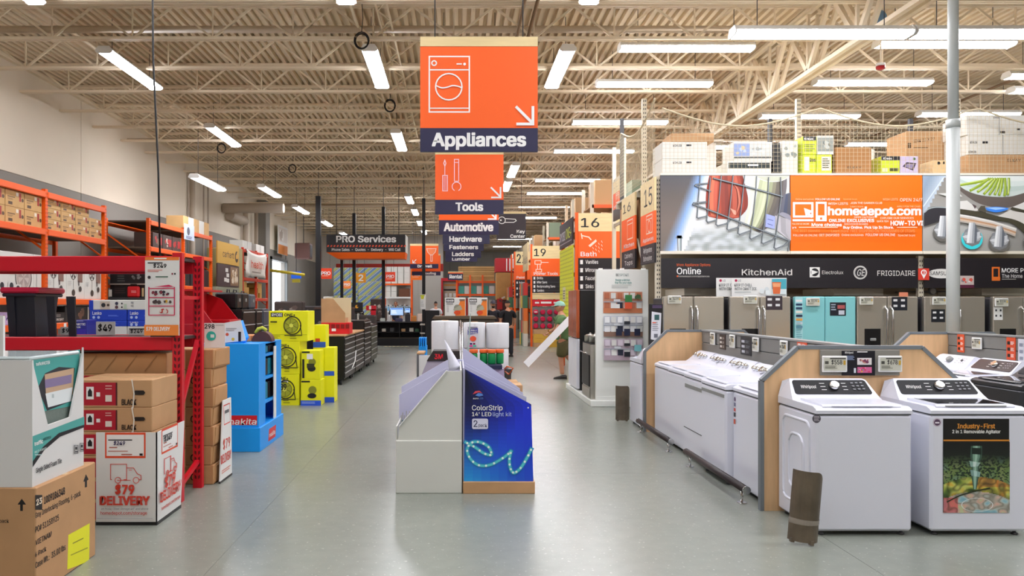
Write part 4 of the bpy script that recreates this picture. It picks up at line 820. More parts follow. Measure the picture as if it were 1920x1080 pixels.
# aisle signs on the rack end (facing the aisle)
def side_sign(label, X, y0, y1, zt_, zs, num, word, icon, items):
    t = thing('aisle_sign', label, 'aisle sign', (X,y0,zs[3])); L = y1-y0
    for nm, a, b, mt in (('number_board',zs[0],zt_,PALEWOOD),('picture_board',zs[1],zs[0],ORSIGN),('list_board',zs[3],zs[1],BLKSIGN)): obj(nm, MB().box(-.015,.015,0,L,a-zs[3],b-zs[3]), mt, t)
    p = Print(t,'L',X-.015,m=True); u0, u1 = -y1, -y0
    p.text(num,u0+L*.28 if icon!='k' else u0+L*.1,u0+L*.85 if icon!='k' else u0+L*.7,zt_-.12,zs[0]+.12,K_,.0)
    h = zs[0]-zs[1]
    p.frame(u0+L*.45,zs[1]+h*.35,u0+L*.85,zs[1]+h*.92,.02,'#ffd8c0').line([(u0+L*.45,zs[1]+h*.8),(u0+L*.85,zs[1]+h*.8)],.015,'#ffd8c0')
    if icon == 'w': p.ring(u0+L*.65,zs[1]+h*.57,.1,.018,'#ffd8c0')
    p.text(word,u0+L*.2,u0+L*.95,zs[1]+h*.22,zs[1]+h*.1,W_,.02)
    for k, it in enumerate(items): v = zs[1]-.1-.13*k; p.text(it,u0+L*.25,u0+L*.85,v+.05,v-.03,W_,.005); p.rect(u0+.02,v-.055,u1-.02,v-.05,'#6a6468')
    p.build('sign_print')
side_sign('aisle sign 15 Appliances with washer symbol on rack end', 3.09, 11.85, 12.75, 3.64, (3.12,2.62,0,2.31),'15','Appliances','w',('Refrigerators','Dishwashers'))
side_sign('aisle sign 16 Kitchen with cabinet symbol on rack end', 3.09, 13.15, 14.2, 3.6, (3.2,2.62,0,2.29),'16','Kitchen','k',('Cabinetry','Tops'))
side_sign('small orange aisle sign on the next rack end beyond sign 16', 3.504, 16.3, 17., 4.35, (4.1,3.75,0,3.5),'17','Kitchen','k',())
t = thing('aisle_rack', 'cream rack frame between aisle signs 16 and Bath', 'rack', (3.56,16.2,0))
for y in (0,1.0): obj('upright_post', MB().box(-.04,.04,y,y+.07,0,5.2), CRP, t)
for z in (1.5,3.4,4.4): obj('brace', MB().box(-.02,.02,.07,1.,z,z+.06), CRP, t)
# ---- aisle end racks 16, 19, 2x
def end_rack(label, X0, Y, w_, zt_, depth=2.3, color=ORANGE):
    t = thing('aisle_rack', label, 'rack', (X0,Y,0))
    for x in (-.03, w_+.03):
        for y in (-.009, depth): obj('upright_post', MB().box(x-.04,x+.04,y,y+.08,0,zt_), color, t)
    for z in (1.3, 2.4, 3.4):
        if z < zt_: obj('beam', MB().box(-.03,3.,depth-.05,depth,z,z+.12), color, t); obj('deck', MB().box(-.03,3.,.12,depth-.06,z,z+.03), CARD, t)
    return t
def front_sign(label, X0, Y, w_, zs, num, word, icon, items):
    t = thing('aisle_sign', label, 'aisle sign', (X0,Y-.04,zs[3]))
    for nm, a, b, mt in (('number_board',zs[1],zs[0],PALEWOOD),('picture_board',zs[2],zs[1],ORSIGN),('list_board',zs[3],zs[2],BLKSIGN)): obj(nm, MB().box(0,w_,0,.03,a-zs[3],b-zs[3]), mt, t)
    p = Print(t,'F',Y-.04,m=True); p.text(num,X0+w_*.06,X0+w_*.46,zs[0]-.12,zs[1]+.1,K_,.02); p.build('aisle_number'); p = Print(t,'F',Y-.04,m=True); h = zs[1]-zs[2]; c = '#ffe0cc'; lw=.025
    if icon == 'shower':
        p.line([(X0+.07,zs[1]-.06),(X0+.09,zs[1]-.17)],lw,c).line([(X0+.08,zs[1]-.1),(X0+.25,zs[1]-.14),(X0+.3,zs[1]-.2)],lw,c).poly([(X0+.24,zs[1]-.34),(X0+.42,zs[1]-.19),(X0+.44,zs[1]-.24),(X0+.28,zs[1]-.38)],c)
        for i in range(4):
            for j in range(3): p.line([(X0+.34+i*.07,zs[1]-.38-j*.09+i*.05),(X0+.36+i*.07,zs[1]-.42-j*.09+i*.05)],.012,c)
    elif icon == 'drill': p.frame(X0+.1,zs[1]-.22,X0+.34,zs[1]-.08,lw,c).line([(X0+.34,zs[1]-.15),(X0+.62,zs[1]-.15)],lw,c).frame(X0+.2,zs[1]-.42,X0+.3,zs[1]-.22,lw,c).frame(X0+.14,zs[1]-.52,X0+.36,zs[1]-.42,lw,c)
    p.text(word,X0+w_*.05,X0+w_*(.4 if len(word)<6 else .88),zs[2]+h*.23,zs[2]+h*.07,W_,.02); p.build('aisle_symbol'); p = Print(t,'F',Y-.04,m=True)
    for k, it in enumerate(items): v = zs[2]-(zs[2]-zs[3])*(k+.6)/len(items); p.text(it,X0+w_*.16,X0+w_*(.16+.035*len(it)),v+.07,v-.02,W_,.01); p.rect(X0+w_*.04,v-.03,X0+w_*.1,v+.07,W_); p.rect(X0,v-.14,X0+w_,v-.13,'#55505a')
    p.build('aisle_list')
Y = 18.3; X0 = WX(1084,Y); w16 = WX(1168,Y)-X0
end_rack('orange aisle rack carrying the Bath 16 sign', X0, Y, w16, 3.86)
front_sign('wood-topped sign 16 Bath with shower symbol', X0, Y, w16, [WZ(q,Y) for q in (400,434,484,545)], '16', 'Bath', 'shower', ('Vanities','Mirrors','Faucets','Sinks'))
X1 = X0-.09; t = thing('brand_sign', 'slanted black RYOBI ONE+ sign above yellow pegboard', 'sign', (X1,18.5,3.0)); obj('board', MB().box(-.015,.015,0,2.3,.14,.78), M('ryobi_black','#2c2226',.5), t)
p = Print(t,'L',X1-.015,m=True); p.text('RYOBI',-20.7,-19.75,3.55,3.32,'#d8d4dc',.02).text('ONE+',-19.62,-18.7,3.58,3.32,'#d8e62a',.02).line([(-20.7,3.24),(-18.65,3.24)],.02,'#b8b4bc'); p.build('brand_name')
t = thing('pegboard', 'tall yellow pegboard on the end of aisle rack 16', 'pegboard', (X1,18.5,0)); obj('board', MB().box(-.012,.012,0,2.3,.5,3.1), M('peg_yellow','#eaf01c',.5), t)
p = Print(t,'L',X1-.012,m=True)
for i in range(15):
    for j in range(24): p.rect(-20.7+i*.15,.7+j*.1,-20.66+i*.15,.735+j*.1,'#5a5c10'); p.k -= 1
p.k += 1; p.rect(-20.2,1.75,-19.7,2.1,'#e8e4b8').bars(-20.15,1.8,-19.75,2.05,4,'#6a6a30'); p.build('peg_holes')
Y = 29.8; X0 = WX(998,Y); w19 = WX(1052,Y)-X0
end_rack('orange aisle rack carrying the Power Tools 19 sign', X0, Y, w19, 4.)
front_sign('wood-topped sign 19 Power Tools with drill symbol', X0, Y, w19, [WZ(q,Y) for q in (461,485,518,549)], '19', 'Power Tools', 'drill', ('Drills','Miter Saws','Reciprocating Saws','Sanders'))
t = thing('endcap_display', 'red-headed endcap with rows of round red tool cases under sign 19', 'display', (X0,Y,0)); obj('header', MB().box(0,w19,-.06,-.02,WZ(574,Y),WZ(562,Y)), REDP, t); obj('wood_strip', MB().box(0,w19,-.04,-.01,WZ(561,Y),WZ(549.5,Y)), PALEWOOD, t); obj('back_board', MB().box(0,w19,-.04,-.01,WZ(616,Y),WZ(575,Y)), M('grey_steel_panel','#6f706c',.5), t)
p = Print(t,'F',Y-.06); p.bars(1014,565.5,1036,569.5,1,W_,.9).bars(1003,566,1012,569.5,1,W_,.9).bars(1038,566,1047,569.5,1,W_,.9); p.build('header_print')
cs = mm(MB().lathe([(.09,0),(.1,-.02),(.1,-.1),(.07,-.12)],n=14,axis='y'), M('crimson_case','#c01040',.35))
for i in range(4):
    for j in range(3): c = obj('tool_case', cs, None, t, (WX(1004+i*13,Y)-X0,-.04,WZ(585+j*13,Y))); obj('case_badge', MB().box(-.06,.06,-.125,-.12,-.015,.02), WCARD, c) if i+j==0 else None
YT = M('yellow_tool_box','#d8a83a',.6)
for i in range(2):
    for j in range(4): carton('tool_box', 'yellow-tan tool box stacked under the red cases', X0+.02+i*.58,X0+.56+i*.58,Y-.45,Y-.05,.001+j*.17,.168+j*.17,YT if (i+j)%3 else CARD, 'tool boxes under sign 19', flaps=False)
for X0_, Y, w_, nm in ((2.86,37.,1.1,'2'),(2.9,43.,1.1,'3')):
    end_rack('orange aisle rack far down the aisle, %s sign 19'%['first beyond','second beyond'][nm=='3'], X0_, Y, w_, 4.2); front_sign('far wood-topped aisle sign, %s one beyond Power Tools'%['first','second'][nm=='3'], X0_, Y, w_, (4.2,3.55,2.85,2.0), '21' if nm=='2' else '22', 'Paint','', ('Rollers','Paint','Tape'))
# side boards and goods on rack ends towards the aisle
t = thing('brand_sign', 'tan carton-like end sign on aisle rack 19', 'sign', (2.82,30.,3.)); obj('board', MB().box(-.02,.02,0,2.2,0,1.1), PALEWOOD, t); p = Print(t,'L',2.80,m=True); p.text('Makita',-32.,-30.2,3.6,3.3,'#8a7a5a'); p.build('brand_name')
SNM = ('tan','red','sage green','orange','charcoal','cream','dark green','yellow')
STK = [M('stock_%d'%i, c, .6) for i, c in enumerate(('#c8a070','#b82a20','#7a8a70','#d86a20','#4a4a4c','#cfcabc','#3a6a4a','#d8b83a'))]
for Y, X, n_ in ((20.95,2.95,4),(29.95,2.78,5),(37.2,2.72,5),(43.2,2.76,5)):
    for j in range(n_):
        for k in range(3):
            y = Y+k*.7; ci = (j*3+k+int(Y))%8; wh = {29:'aisle rack 19',37:'the first rack beyond rack 19',43:'the second rack beyond rack 19'}[int(Y)] if Y > 22 else ''
            if Y > 22: carton('stock_box', '%s stock box on the end of %s'%(SNM[ci],wh), X-.14,X+.02,y,y+.62,.001+j*.5,.5+j*.5,STK[ci],'%s stock boxes on %s'%(SNM[ci],wh),flaps=False)
# receding racks behind
for k in range(8):
    Y = (22.5,26.2,33.5,40.,46.5,50.5,54.5,58.5)[k]; X = 4.0
    t = thing('aisle_rack', 'tall cream rack frame among the receding aisles', 'rack', (X,Y,0), 0, 'receding tall rack frames')
    for y in (0,1.5): obj('upright_post', MB().box(-.05,.05,y,y+.07,0,5.25), CRP, t); obj('upright_post', MB().box(2.6,2.7,y,y+.07,0,5.25), CRP, t)
    for z in (3.6,4.5): obj('beam', MB().box(0,7,0,.05,z,z+.1), ORANGE, t); obj('deck', MB().box(0,7,.05,1.5,z+.05,z+.08), CARD, t)
    obj('lower_stock', MB().box(.06,7,.06,1.45,0,3.55), STK[5], t)
    for j in range(5): 
        z = 3.681 if j%2 else 4.581; x = X+.1+j*.55; ci = (j+k)%8 if (j+k)%8 not in (1,3) else 0; carton('stock_box', '%s stock carton stored high on the receding cream racks'%SNM[ci], x,x+.5,Y+.1,Y+1.2,z,z+random.uniform(.4,.78),STK[ci],'%s cartons high on the receding racks'%SNM[ci],flaps=False)
# ================================================================ left side
XF, XK = -7.9, -9.0
def long_rack(label, ys, zt_, levels, mat, dmat, name='pallet_rack'):
    t = thing(name, label, 'rack', (XF,ys[0],0)); d = XK-XF
    for y in ys:
        for x in (0, d): o = obj('upright_post', MB().box(x-.08,x,y-ys[0]-.045,y-ys[0]+.045,0,zt_+.05), mat, t)
        for z in (.4,1.6,2.7): obj('frame_brace', MB().bar((-.04,y-ys[0],z),(d-.04,y-ys[0],z+.8),.035), mat, t)
        p = Print(t,'R',XF,m=True,eps=.002); z = .1
        while z < zt_-.05: p.rect(y-.03,z,y-.016,z+.035,'#7a2c08'); p.rect(y+.016,z,y+.03,z+.035,'#7a2c08'); p.k -= 2; z += .075
        p.build('post_holes')
    for a, b in zip(ys[:-1], ys[1:]):
        for z in levels:
            for x in (-.005, d-.08): obj('beam', MB().cbox(x-.05,x+.02,a-ys[0]+.046,b-ys[0]-.046,z-.12,z,.01), mat, t)
            obj('shelf_deck', MB().box(d,-.06,a-ys[0]+.05,b-ys[0]-.05,z-.04,z-.001), dmat, t)
    return t
DK = M('shelf_board', '#6a5a4a', .8)
long_rack('orange pallet rack with cartons on its top level along left wall', (12.2,14.7,17.17), 3.83, (3.83,3.11,1.77,1.29,.3), ORANGE, DK)
long_rack('orange pallet rack beyond the gap along left wall', (19.65,22.15,24.65), 3.83, (3.83,3.15,2.2,1.2), ORANGE, DK)
long_rack('red-orange rack carrying the white vinyl banner', (28.3,30.2,31.95), 3.72, (3.72,2.66,1.9), M('red_orange_paint','#d8401c',.45), DK)
TAN = M('tan_ceiling_fan_carton', '#cda46c', .75, var=.06, scale=4)
def rack_carton(label, y0, y1, z0, z1, mat, group=None, x1=XF-.06, d=.5): return carton('cardboard_box', label, x1-d, x1, y0, y1, z0, z1, mat, group, flaps=False)
def fan_print(k, x, y0, z0, L, h):
    p = Print(k,'R',x,m=True); p.rect(y0+.06,z0+h*.55,y0+L*.5,z0+h*.62,'#7a5a30').rect(y0+.08,z0+h*.12,y0+L*.36,z0+h*.3,'#5a4024').bars(y0+.06,z0+h*.4,y0+L*.4,z0+h*.52,2,'#8a6a40').rect(y0+L*.55,z0+h*.68,y0+L*.68,z0+h*.9,'#e8dcc8').rect(y0+L*.72,z0+h*.4,y0+L*.82,z0+h*.9,'#a8302a').disc(y0+L*.9,z0+h*.5,L*.06,'#5a4024'); p.build('carton_print')
for i in range(4):
    for j in range(2): k = rack_carton('tan carton in the two-high row on rack top level', 12.26+i*.6,12.84+i*.6,3.111+j*.3,3.408+j*.3,TAN,'two-high tan cartons on the rack top level'); fan_print(k,XF-.06,12.26+i*.6,3.11+j*.3,.58,.3)
for i in range(4):
    for j in range(3 if i < 3 else 2): k = rack_carton('flat tan carton in the three-high row on rack top level', 14.77+i*.59,15.34+i*.59,3.111+j*.215,3.324+j*.215,TAN,'three-high flat tan cartons on the rack top level'); fan_print(k,XF-.06,14.77+i*.59,3.11+j*.215,.57,.21)
# fan cartons
def fan(p, y, z, r, c='#38322e'):
    p.ring(y,z,r,r*.12,c)
    for a in range(5): t_ = a*1.2566; p.poly([(y,z),(y+r*.85*math.cos(t_),z+r*.85*math.sin(t_)),(y+r*.85*math.cos(t_+.6),z+r*.85*math.sin(t_+.6))],c)
k = rack_carton('tan fan carton beside the black tote', 12.75,13.2,1.771,2.55,TAN); p = Print(k,'R',XF-.06,m=True); p.ring(13.1,2.2,.07,.01,'#5a4024').bars(12.8,1.95,12.98,2.4,5,'#8a6a40',.3); p.build('carton_print')
k = rack_carton('white carton with large grille fan picture', 13.21,14.35,1.771,2.6,WC2); p = Print(k,'R',XF-.06,m=True); p.ring(14.02,2.15,.27,.03,'#4a4440').disc(14.02,2.15,.235,'#cbbdb4'); fan(p,14.02,2.15,.2,'#a89890')
for y, z in ((13.34,2.3),(13.66,2.3),(13.34,1.95),(13.62,1.95),(13.82,1.9)): p.rect(y-.1,z-.1,y+.1,z+.12,'#b8b6b2' if z > 2 else '#d8d6d0'); p.disc(y,z+.04,.06,'#2a2a30').rect(y-.01,z-.06,y+.06,z,'#2a2a30')
p.build('carton_print')
k = rack_carton('narrow white pedestal fan carton by the rack post', 14.36,14.63,1.771,2.6,WC2); p = Print(k,'R',XF-.06,m=True); fan(p,14.45,2.4,.1); p.rect(14.445,1.95,14.455,2.3,'#5a5550').disc(14.45,1.9,.06,'#4a4038'); p.build('carton_print')
for i, (a, b) in enumerate(((14.78,15.55),(15.56,16.3),(16.31,17.08))):
    k = rack_carton('white pedestal fan carton on the middle rack level', a,b,1.771,2.5,WC2,'white pedestal fan cartons'); p = Print(k,'R',XF-.06,m=True); y = a+.28 if i < 2 else a+.34
    fan(p,y,2.3,.13); p.rect(y-.005,1.95,y+.005,2.18,'#5a5550').disc(y,1.9,.07,'#4a4038').rect(y+.18,2.12,y+.38,2.36,'#8a6a5e').disc(y+.28,1.98,.06,'#4a4440').rect(y+.2,2.05,y+.24,2.15,'#3a3638'); p.bars(a+.05,2.05,a+.2,2.15,3,'#c8c6c0'); p.build('carton_print')
DKB = M('dark_carton2', '#25211f', .5)
for i, (a, b, z1, mt, lb) in enumerate(((14.78,15.5,1.5,DKB,'low black HAMPTON BAY carton on the lower rack level'),(15.51,15.95,1.62,DKB,'black carton with fan pictures on lower rack level'),(15.96,16.4,1.62,DKB,'second black carton with fan pictures'),(16.41,16.9,1.63,DKB,'third black carton, with upright lettering'))):
    k = rack_carton(lb,a,b,1.291,z1,mt); p = Print(k,'R',XF-.06,m=True)
    if i == 0: p.text('HAMPTON BAY',a+.05,b-.05,1.38,1.33,'#d8d4cc').bars(a+.1,1.41,b-.1,1.47,2,'#8a8480')
    elif i == 3: p.rect(a+.05,1.32,a+.1,1.6,'#b8b4ac').blobs(a+.15,1.32,b,1.6,6,['#6a5040','#8a7060'],.05,.1)
    else: p.blobs(a+.05,1.32,b-.03,1.6,8,['#6a4a3a','#4a3a34','#8a6a58'],.04,.1)
    p.build('carton_print')
for y in (12.5,13.9,15.1,16.6):
    for z in (1.29,1.77): solo('shelf_ticket', MB().box(0,.004,-.045,.045,-.045,.045), WCARD, 'small white price ticket on an orange rack beam', 'price ticket', (XF+.0155,y+z*.2,z-.06), 0, 'white price tickets on orange beams')
for i, (a, b, c) in enumerate(((12.5,13.1,'#d8c8b8'),(13.12,13.7,'#c0a8d0'),(13.9,14.3,'#e0c83a'))): k = rack_carton('small %s pack on the lower rack level'%['beige','lilac','yellow'][i],a,b,1.291,1.52,M('pack%d'%i,c,.5)); p = Print(k,'R',XF-.06,m=True); p.blobs(a+.02,1.3,b-.02,1.5,6,['#4a3a7a','#d8d4e0','#8a4a3a'],.03,.08); p.build('pack_print')
# things on rack beyond the gap
for i in range(3):
    k = rack_carton('carton with dark product photo under the top beam', 20.0+i*.68,20.64+i*.68,3.151,3.55,M('photo_carton','#4a3a34',.5),'dark photo cartons on the second rack'); p = Print(k,'R',XF-.06,m=True); p.blobs(20.03+i*.68,3.2,20.6+i*.68,3.5,9,['#b02a24','#8a6a5a','#c8b8a8','#2a2020'],.05,.12); p.rect(20.4+i*.68,3.25,20.6+i*.68,3.45,'#b8282a'); p.build('carton_print')
for i in range(5): k = rack_carton('pale pink and white pack on the second rack', 19.8+i*.46,20.2+i*.46,2.201,2.6+.1*(i%2),M('pale_pack%d'%(i%2),['#d8c8c8','#e4dcd8'][i%2],.5),'pale packs on the second rack')
for i in range(4): k = rack_carton('white-topped black appliance box on second rack', 22.25+i*.58,22.75+i*.58,2.201,2.72,BLACKP,'black appliance boxes on the second rack')
for i in range(5): rack_carton('%s carton above the second rack top beam'%['tan','white'][i%2], 22.22+i*.47,22.64+i*.47,3.831,4.25,WC2 if i%2 else TAN,'%s cartons above the second rack'%['tan','white'][i%2])
t = thing('hanging_notice', 'pale blue notice with drawing above the second rack', 'notice', (XF+.016,20.6,3.9)); obj('card', MB().box(0,.01,1.45,2.3,-.35,.1), M('pale_blue_card','#c8d4e8',.5), t); p = Print(t,'R',XF+.026,m=True); p.disc(22.4,3.8,.12,'#4a4a5a').rect(22.2,3.62,22.7,3.66,'#8a90a8').bars(22.2,3.58,22.75,3.64,1,'#6a7090'); p.build('notice_print')
# carhartt sign, boards, pillar
t = thing('brand_sign', 'yellow carhartt sign with dark logo on the rack', 'sign', (XF+.1,24.8,3.02)); obj('board', MB().box(-.04,0,.08,2.55,0,.72), M('carhartt_yellow','#c89a3a',.5), t)
p = Print(t,'R',XF+.1,m=True); p.text('carhartt',25.45,26.75,3.46,3.25,K_,.01).disc(27.05,3.33,.2,'#3a2a1a').disc(27.15,3.38,.12,'#c89a3a').disc(27.02,3.33,.08,'#c89a3a'); p.build('brand_name')
t = thing('product_board', 'dark brown board with white cards below the carhartt sign', 'sign board', (XF+.1,24.8,2.25)); obj('board', MB().box(-.04,0,.08,2.55,0,.75), M('dark_brown_board','#46302e',.5), t)
p = Print(t,'R',XF+.1,m=True)
for y, z in ((25.75,2.75),(25.85,2.58),(25.6,2.42),(25.85,2.4)): p.rect(y,z,y+.3,z+.13,'#e0dcd4')
p.rect(26.3,2.3,27.25,2.95,'#8a6a4a').blobs(26.3,2.3,27.25,2.95,22,['#c8a880','#e0d0b8','#a8845a','#d8c8b0'],.08,.16); p.build('board_print')
solo('board_post', MB().cbox(XK,XF+.1,24.78,27.4,0,2.24,.02), M('grey_green_panel','#8a8a72',.6), 'grey-green panel base under the carhartt boards', 'panel')
solo('end_pillar', MB().cbox(XK,XF,27.45,28.2,0,3.7,.03), M('khaki_pillar','#a89a68',.6), 'khaki pillar between carhartt sign and banner rack', 'pillar')
for yq in (28.4,29.05,30.3,30.95): rack_carton('cream carton on top of the banner rack', yq,yq+.6,3.721,4.05,WC2,'cream cartons on top of the banner rack')
for i in range(6):
    for j in range(3): rack_carton('amber carton under the banner', 28.42+i*.28 if i<3 else 30.3+(i-3)*.3,28.68+i*.28 if i<3 else 30.57+(i-3)*.3,1.901+j*.2,2.099+j*.2,M('amber_carton','#c89a4a',.6),'amber cartons under the banner') if (i+j)%4 else None
bn = MB(); n = 14; vs = [(XF+.06+.05*math.sin(i*1.3)*(.3+j/8), 28.45+3.0*i/n+(.12*math.sin(j*.8) if i in (0,n) else 0), 3.72-1.0*j/8-.12*math.sin(PI*i/n)*(1-j/8)) for j in range(9) for i in range(n+1)]
t = thing('vinyl_banner', 'crumpled white vinyl banner with red lettering', 'banner'); bo = obj('sheet', bn.add(vs,[(j*(n+1)+i,j*(n+1)+i+1,(j+1)*(n+1)+i+1,(j+1)*(n+1)+i) for j in range(8) for i in range(n)],True), M('vinyl_white','#e6e0d4',.4), t); so = bo.modifiers.new('thick','SOLIDIFY'); so.thickness = .006
p = Print(t,'R',XF+.15,m=True); p.text('health',28.8,30.6,3.32,3.05,'#d8502a',.03).bars(28.9,2.86,30.4,2.96,1,'#8a7a6a'); p.build('banner_print')
for y in (28.5,31.4): obj('tie_cord', MB().tube([(XF+.02,y,3.74),(XF+.08,y,3.62)],.01,5), DKGREY, t)
# ---- red steel display rack
RX0, RX1, RYA, RYB = -4.25, -2.305, 6.4, 6.96
t = thing('steel_rack', 'red steel shelving rack with slotted posts and wide beams', 'shelving rack', (RX0,RYA,0)); W4 = RX1-RX0; D4 = RYB-RYA; ZT = WZ(474,RYA)
for x in (.04, W4-.04):
    for y in (.03, D4-.03):
        obj('slotted_post', MB().box(x-.04,x+.04,y-.03,y+.03,0,ZT), REDP, t)
        p = Print(t,'F',RYA+y-.03,m=True,eps=.0015); z = .08
        while z < ZT-.05: p.poly([(RX0+x-.025,z+.012),(RX0+x-.008,z),(RX0+x-.008,z+.03),(RX0+x-.025,z+.042)],'#5a0812'); p.poly([(RX0+x+.025,z+.012),(RX0+x+.008,z),(RX0+x+.008,z+.03),(RX0+x+.025,z+.042)],'#5a0812'); p.k -= 2; z += .055
        p.build('post_slots')
    obj('diagonal_brace', MB().bar((x,.06,.75),(x,D4-.06,1.33),.035), REDP, t); obj('diagonal_brace', MB().bar((x,.06,.12),(x,D4-.06,.24),.035), REDP, t)
    obj('cross_brace', MB().bar((x,.06,1.72),(x,D4-.06,1.72),.03), REDP, t)
for z0, z1 in ((WZ(657,RYA),WZ(632,RYA)),(WZ(509,RYA),WZ(480,RYA))):
    for y in (.0, D4-.06): obj('shelf_beam', MB().cbox(.08,W4-.08,y,y+.06,z0,z1,.006), REDP, t)
    obj('shelf_board', MB().box(.06,W4-.06,.06,D4-.06,z1-.03,z1-.004), M('dark_shelf','#3a2420',.7), t)
SH = WZ(632,RYA)+.0
# tote
tx0, tx1 = -3.82, WX(66,6.5); t = thing('storage_tote', 'black storage tote with crimson lid on the red rack shelf', 'tote', ((tx0+tx1)/2,6.68,SH)); a = (tx1-tx0)/2; h = WZ(552,6.5)-SH
tp = MB().add([(-a+.03,-.17,0),(a-.03,-.17,0),(a-.03,.17,0),(-a+.03,.17,0),(-a,-.2,h),(a,-.2,h),(a,.2,h),(-a,.2,h)],[(0,3,2,1),(4,5,6,7),(0,1,5,4),(1,2,6,5),(2,3,7,6),(3,0,4,7)]); obj('tub', tp, M('tote_black','#20202c',.45), t)
for x in (-.42,-.25,-.08,.09,.26,.43): obj('tub_rib', MB().add([(x-.03,-.178,.0),(x+.03,-.178,0),(x+.035,-.215,h*.95),(x-.035,-.215,h*.95),(x-.03,-.16,0),(x+.03,-.16,0),(x+.035,-.19,h*.95),(x-.035,-.19,h*.95)],[(0,1,2,3),(4,7,6,5),(0,3,7,4),(1,5,6,2),(3,2,6,7)]), MATS['tote_black'], t)
obj('rim', MB().cbox(-a-.03,a+.03,-.225,.225,h-.02,h+.01,.008), MATS['tote_black'], t); obj('lid', MB().cbox(-a-.05,a+.05,-.23,.23,h+.01,h+.06,.015), M('tote_lid','#d01c44',.4), t)
# cards standing on the shelf
def shelf_card(px0, px1, py0, txt, label, Y=6.84):
    t = thing('price_card', label, 'price card', (WX(px0,Y),Y,SH)); w_ = WX(px1,Y)-WX(px0,Y); h = WZ(py0,Y)-SH; obj('card', MB().box(0,w_,0,.004,0,h), WCARD, t); obj('foot', MB().box(w_*.3,w_*.7,.004,.05,0,.006), WCARD, t)
    p = Print(t,'F',Y); yb = 570-(SH-EYE)*1430/Y
    p.text(txt,px0+(px1-px0)*.12,px0+(px1-px0)*(.82 if len(txt)>2 else .95),py0+(yb-py0)*.22,py0+(yb-py0)*.72,K_,.03)
    if len(txt)>3: p.rect(px0+2,py0+1,px1-2,py0+3,'#3a3a3a')
    p.build('price_print')
shelf_card(113,141,613,'$99','white price card reading 99 behind the tote'); shelf_card(180,216,603,'$49','large white price card reading 49 before the blue cartons'); shelf_card(241,273,615,'$249','white price card reading 249 by the hanging rack sign')
# hanging sign on the rack
Yq = RYA-.036; t = thing('rack_sign', 'tall white price sign with red rack picture hung on the red rack', 'sign', (WX(304,Yq),Yq,WZ(629,Yq))); a = WX(336,Yq)-WX(304,Yq); h = WZ(482,Yq)-WZ(629,Yq); obj('board', MB().box(-a,a,0,.008,0,h), WCARD, t); obj('clip', MB().box(-.1,.1,.008,.03,-.012,.02), BLACKP, t)
p = Print(t,'F',Yq); p.rect(272,482,336,488,'#f08030').bars(289,483.5,318,486.5,1,W_,.8).rect(277,492,305,494,K_).text('$249',288,312,495,502,K_,.03).bars(277,506,305,511,2,'#d86a5a',.4).disc(280,520,3,'#2a2a30').bars(292,518,316,521,1,'#4a6a5a',.7).rect(322,512,325,515,'#8a102a').rect(327,512,330,515,K_)
for z in (540,557,573,590): p.rect(279,z,328,z+1.6,'#c81a50')
for x in (279,327): p.rect(x,538,x+2,591,'#c81a50')
p.blobs(283,543,325,556,9,['#3a2030','#7a2a3a','#2a2a34'],3,5).blobs(283,560,325,572,9,['#2a2a2a','#c8a02a','#4a3a3a'],3,5).blobs(283,576,325,589,9,['#2a2a30','#b8342a','#d8d0c8'],3,5)
p.poly([(290,538),(318,534),(328,538)],'#c81a50').rect(272,609,336,629,'#f08a3a').text('$79 DELIVERY',276,320,613,620,W_,.03); p.build('sign_print')
# boxes in the rack
RBX = M('rack_carton_brown','#b78a5c',.8,var=.1,scale=3); REDL = '#b5122a'
zz_ = [i*.178 for i in range(8)]
for j in range(7):
    red = j < 6
    k = carton('cardboard_box','long flat carton stacked inside the red rack, %s'%(['lowest','second','third','fourth','fifth','sixth, red-edged','topmost, plain brown'][j]), -4.1,-2.46,6.47,6.93,.001+zz_[j],zz_[j+1],RBX); p = Print(k,'F',6.47,m=True)
    if red: p.rect(-4.05,zz_[j]+.01,-2.5,zz_[j+1]-.01,REDL); [p.rect(x,zz_[j]+.03,x+.1,zz_[j+1]-.03,W_) for x in (-3.6,-3.1,-2.75)]
    else:
        for i in range(9): p.line([(-4.0+i*.17,zz_[j]+.03),(-3.9+i*.17,zz_[j+1]-.02)],.008,'#9a7248')
    p.build('carton_print')
for j in range(7):
    k = carton('cardboard_box','flat brown carton in the stack behind the red rack, %s'%(['lowest','second','third','fourth','fifth','sixth','topmost'][j]), -3.5,-2.24-.02*(j%2),7.03,7.3+.04*j,.001+zz_[j],zz_[j+1],RBX); p = Print(k,'F',7.03,m=True); p.rect(-2.62,zz_[j]+.07,-2.5,zz_[j]+.11,'#2a1c10').text('CK',-2.45,-2.36,zz_[j]+.1,zz_[j]+.04,'#2a1c10'); p.build('carton_print')
    obj('end_flap', MB().prism([(7.05,zz_[j]+.02),(7.26+.04*j,zz_[j]+.02),(7.24+.04*j,zz_[j+1]-.015),(7.08,zz_[j+1]-.015)],'x',-2.24-.02*(j%2),-2.232-.02*(j%2)).mesh('f'), RBX, k).location = (-k.location.x,-k.location.y,-k.location.z)
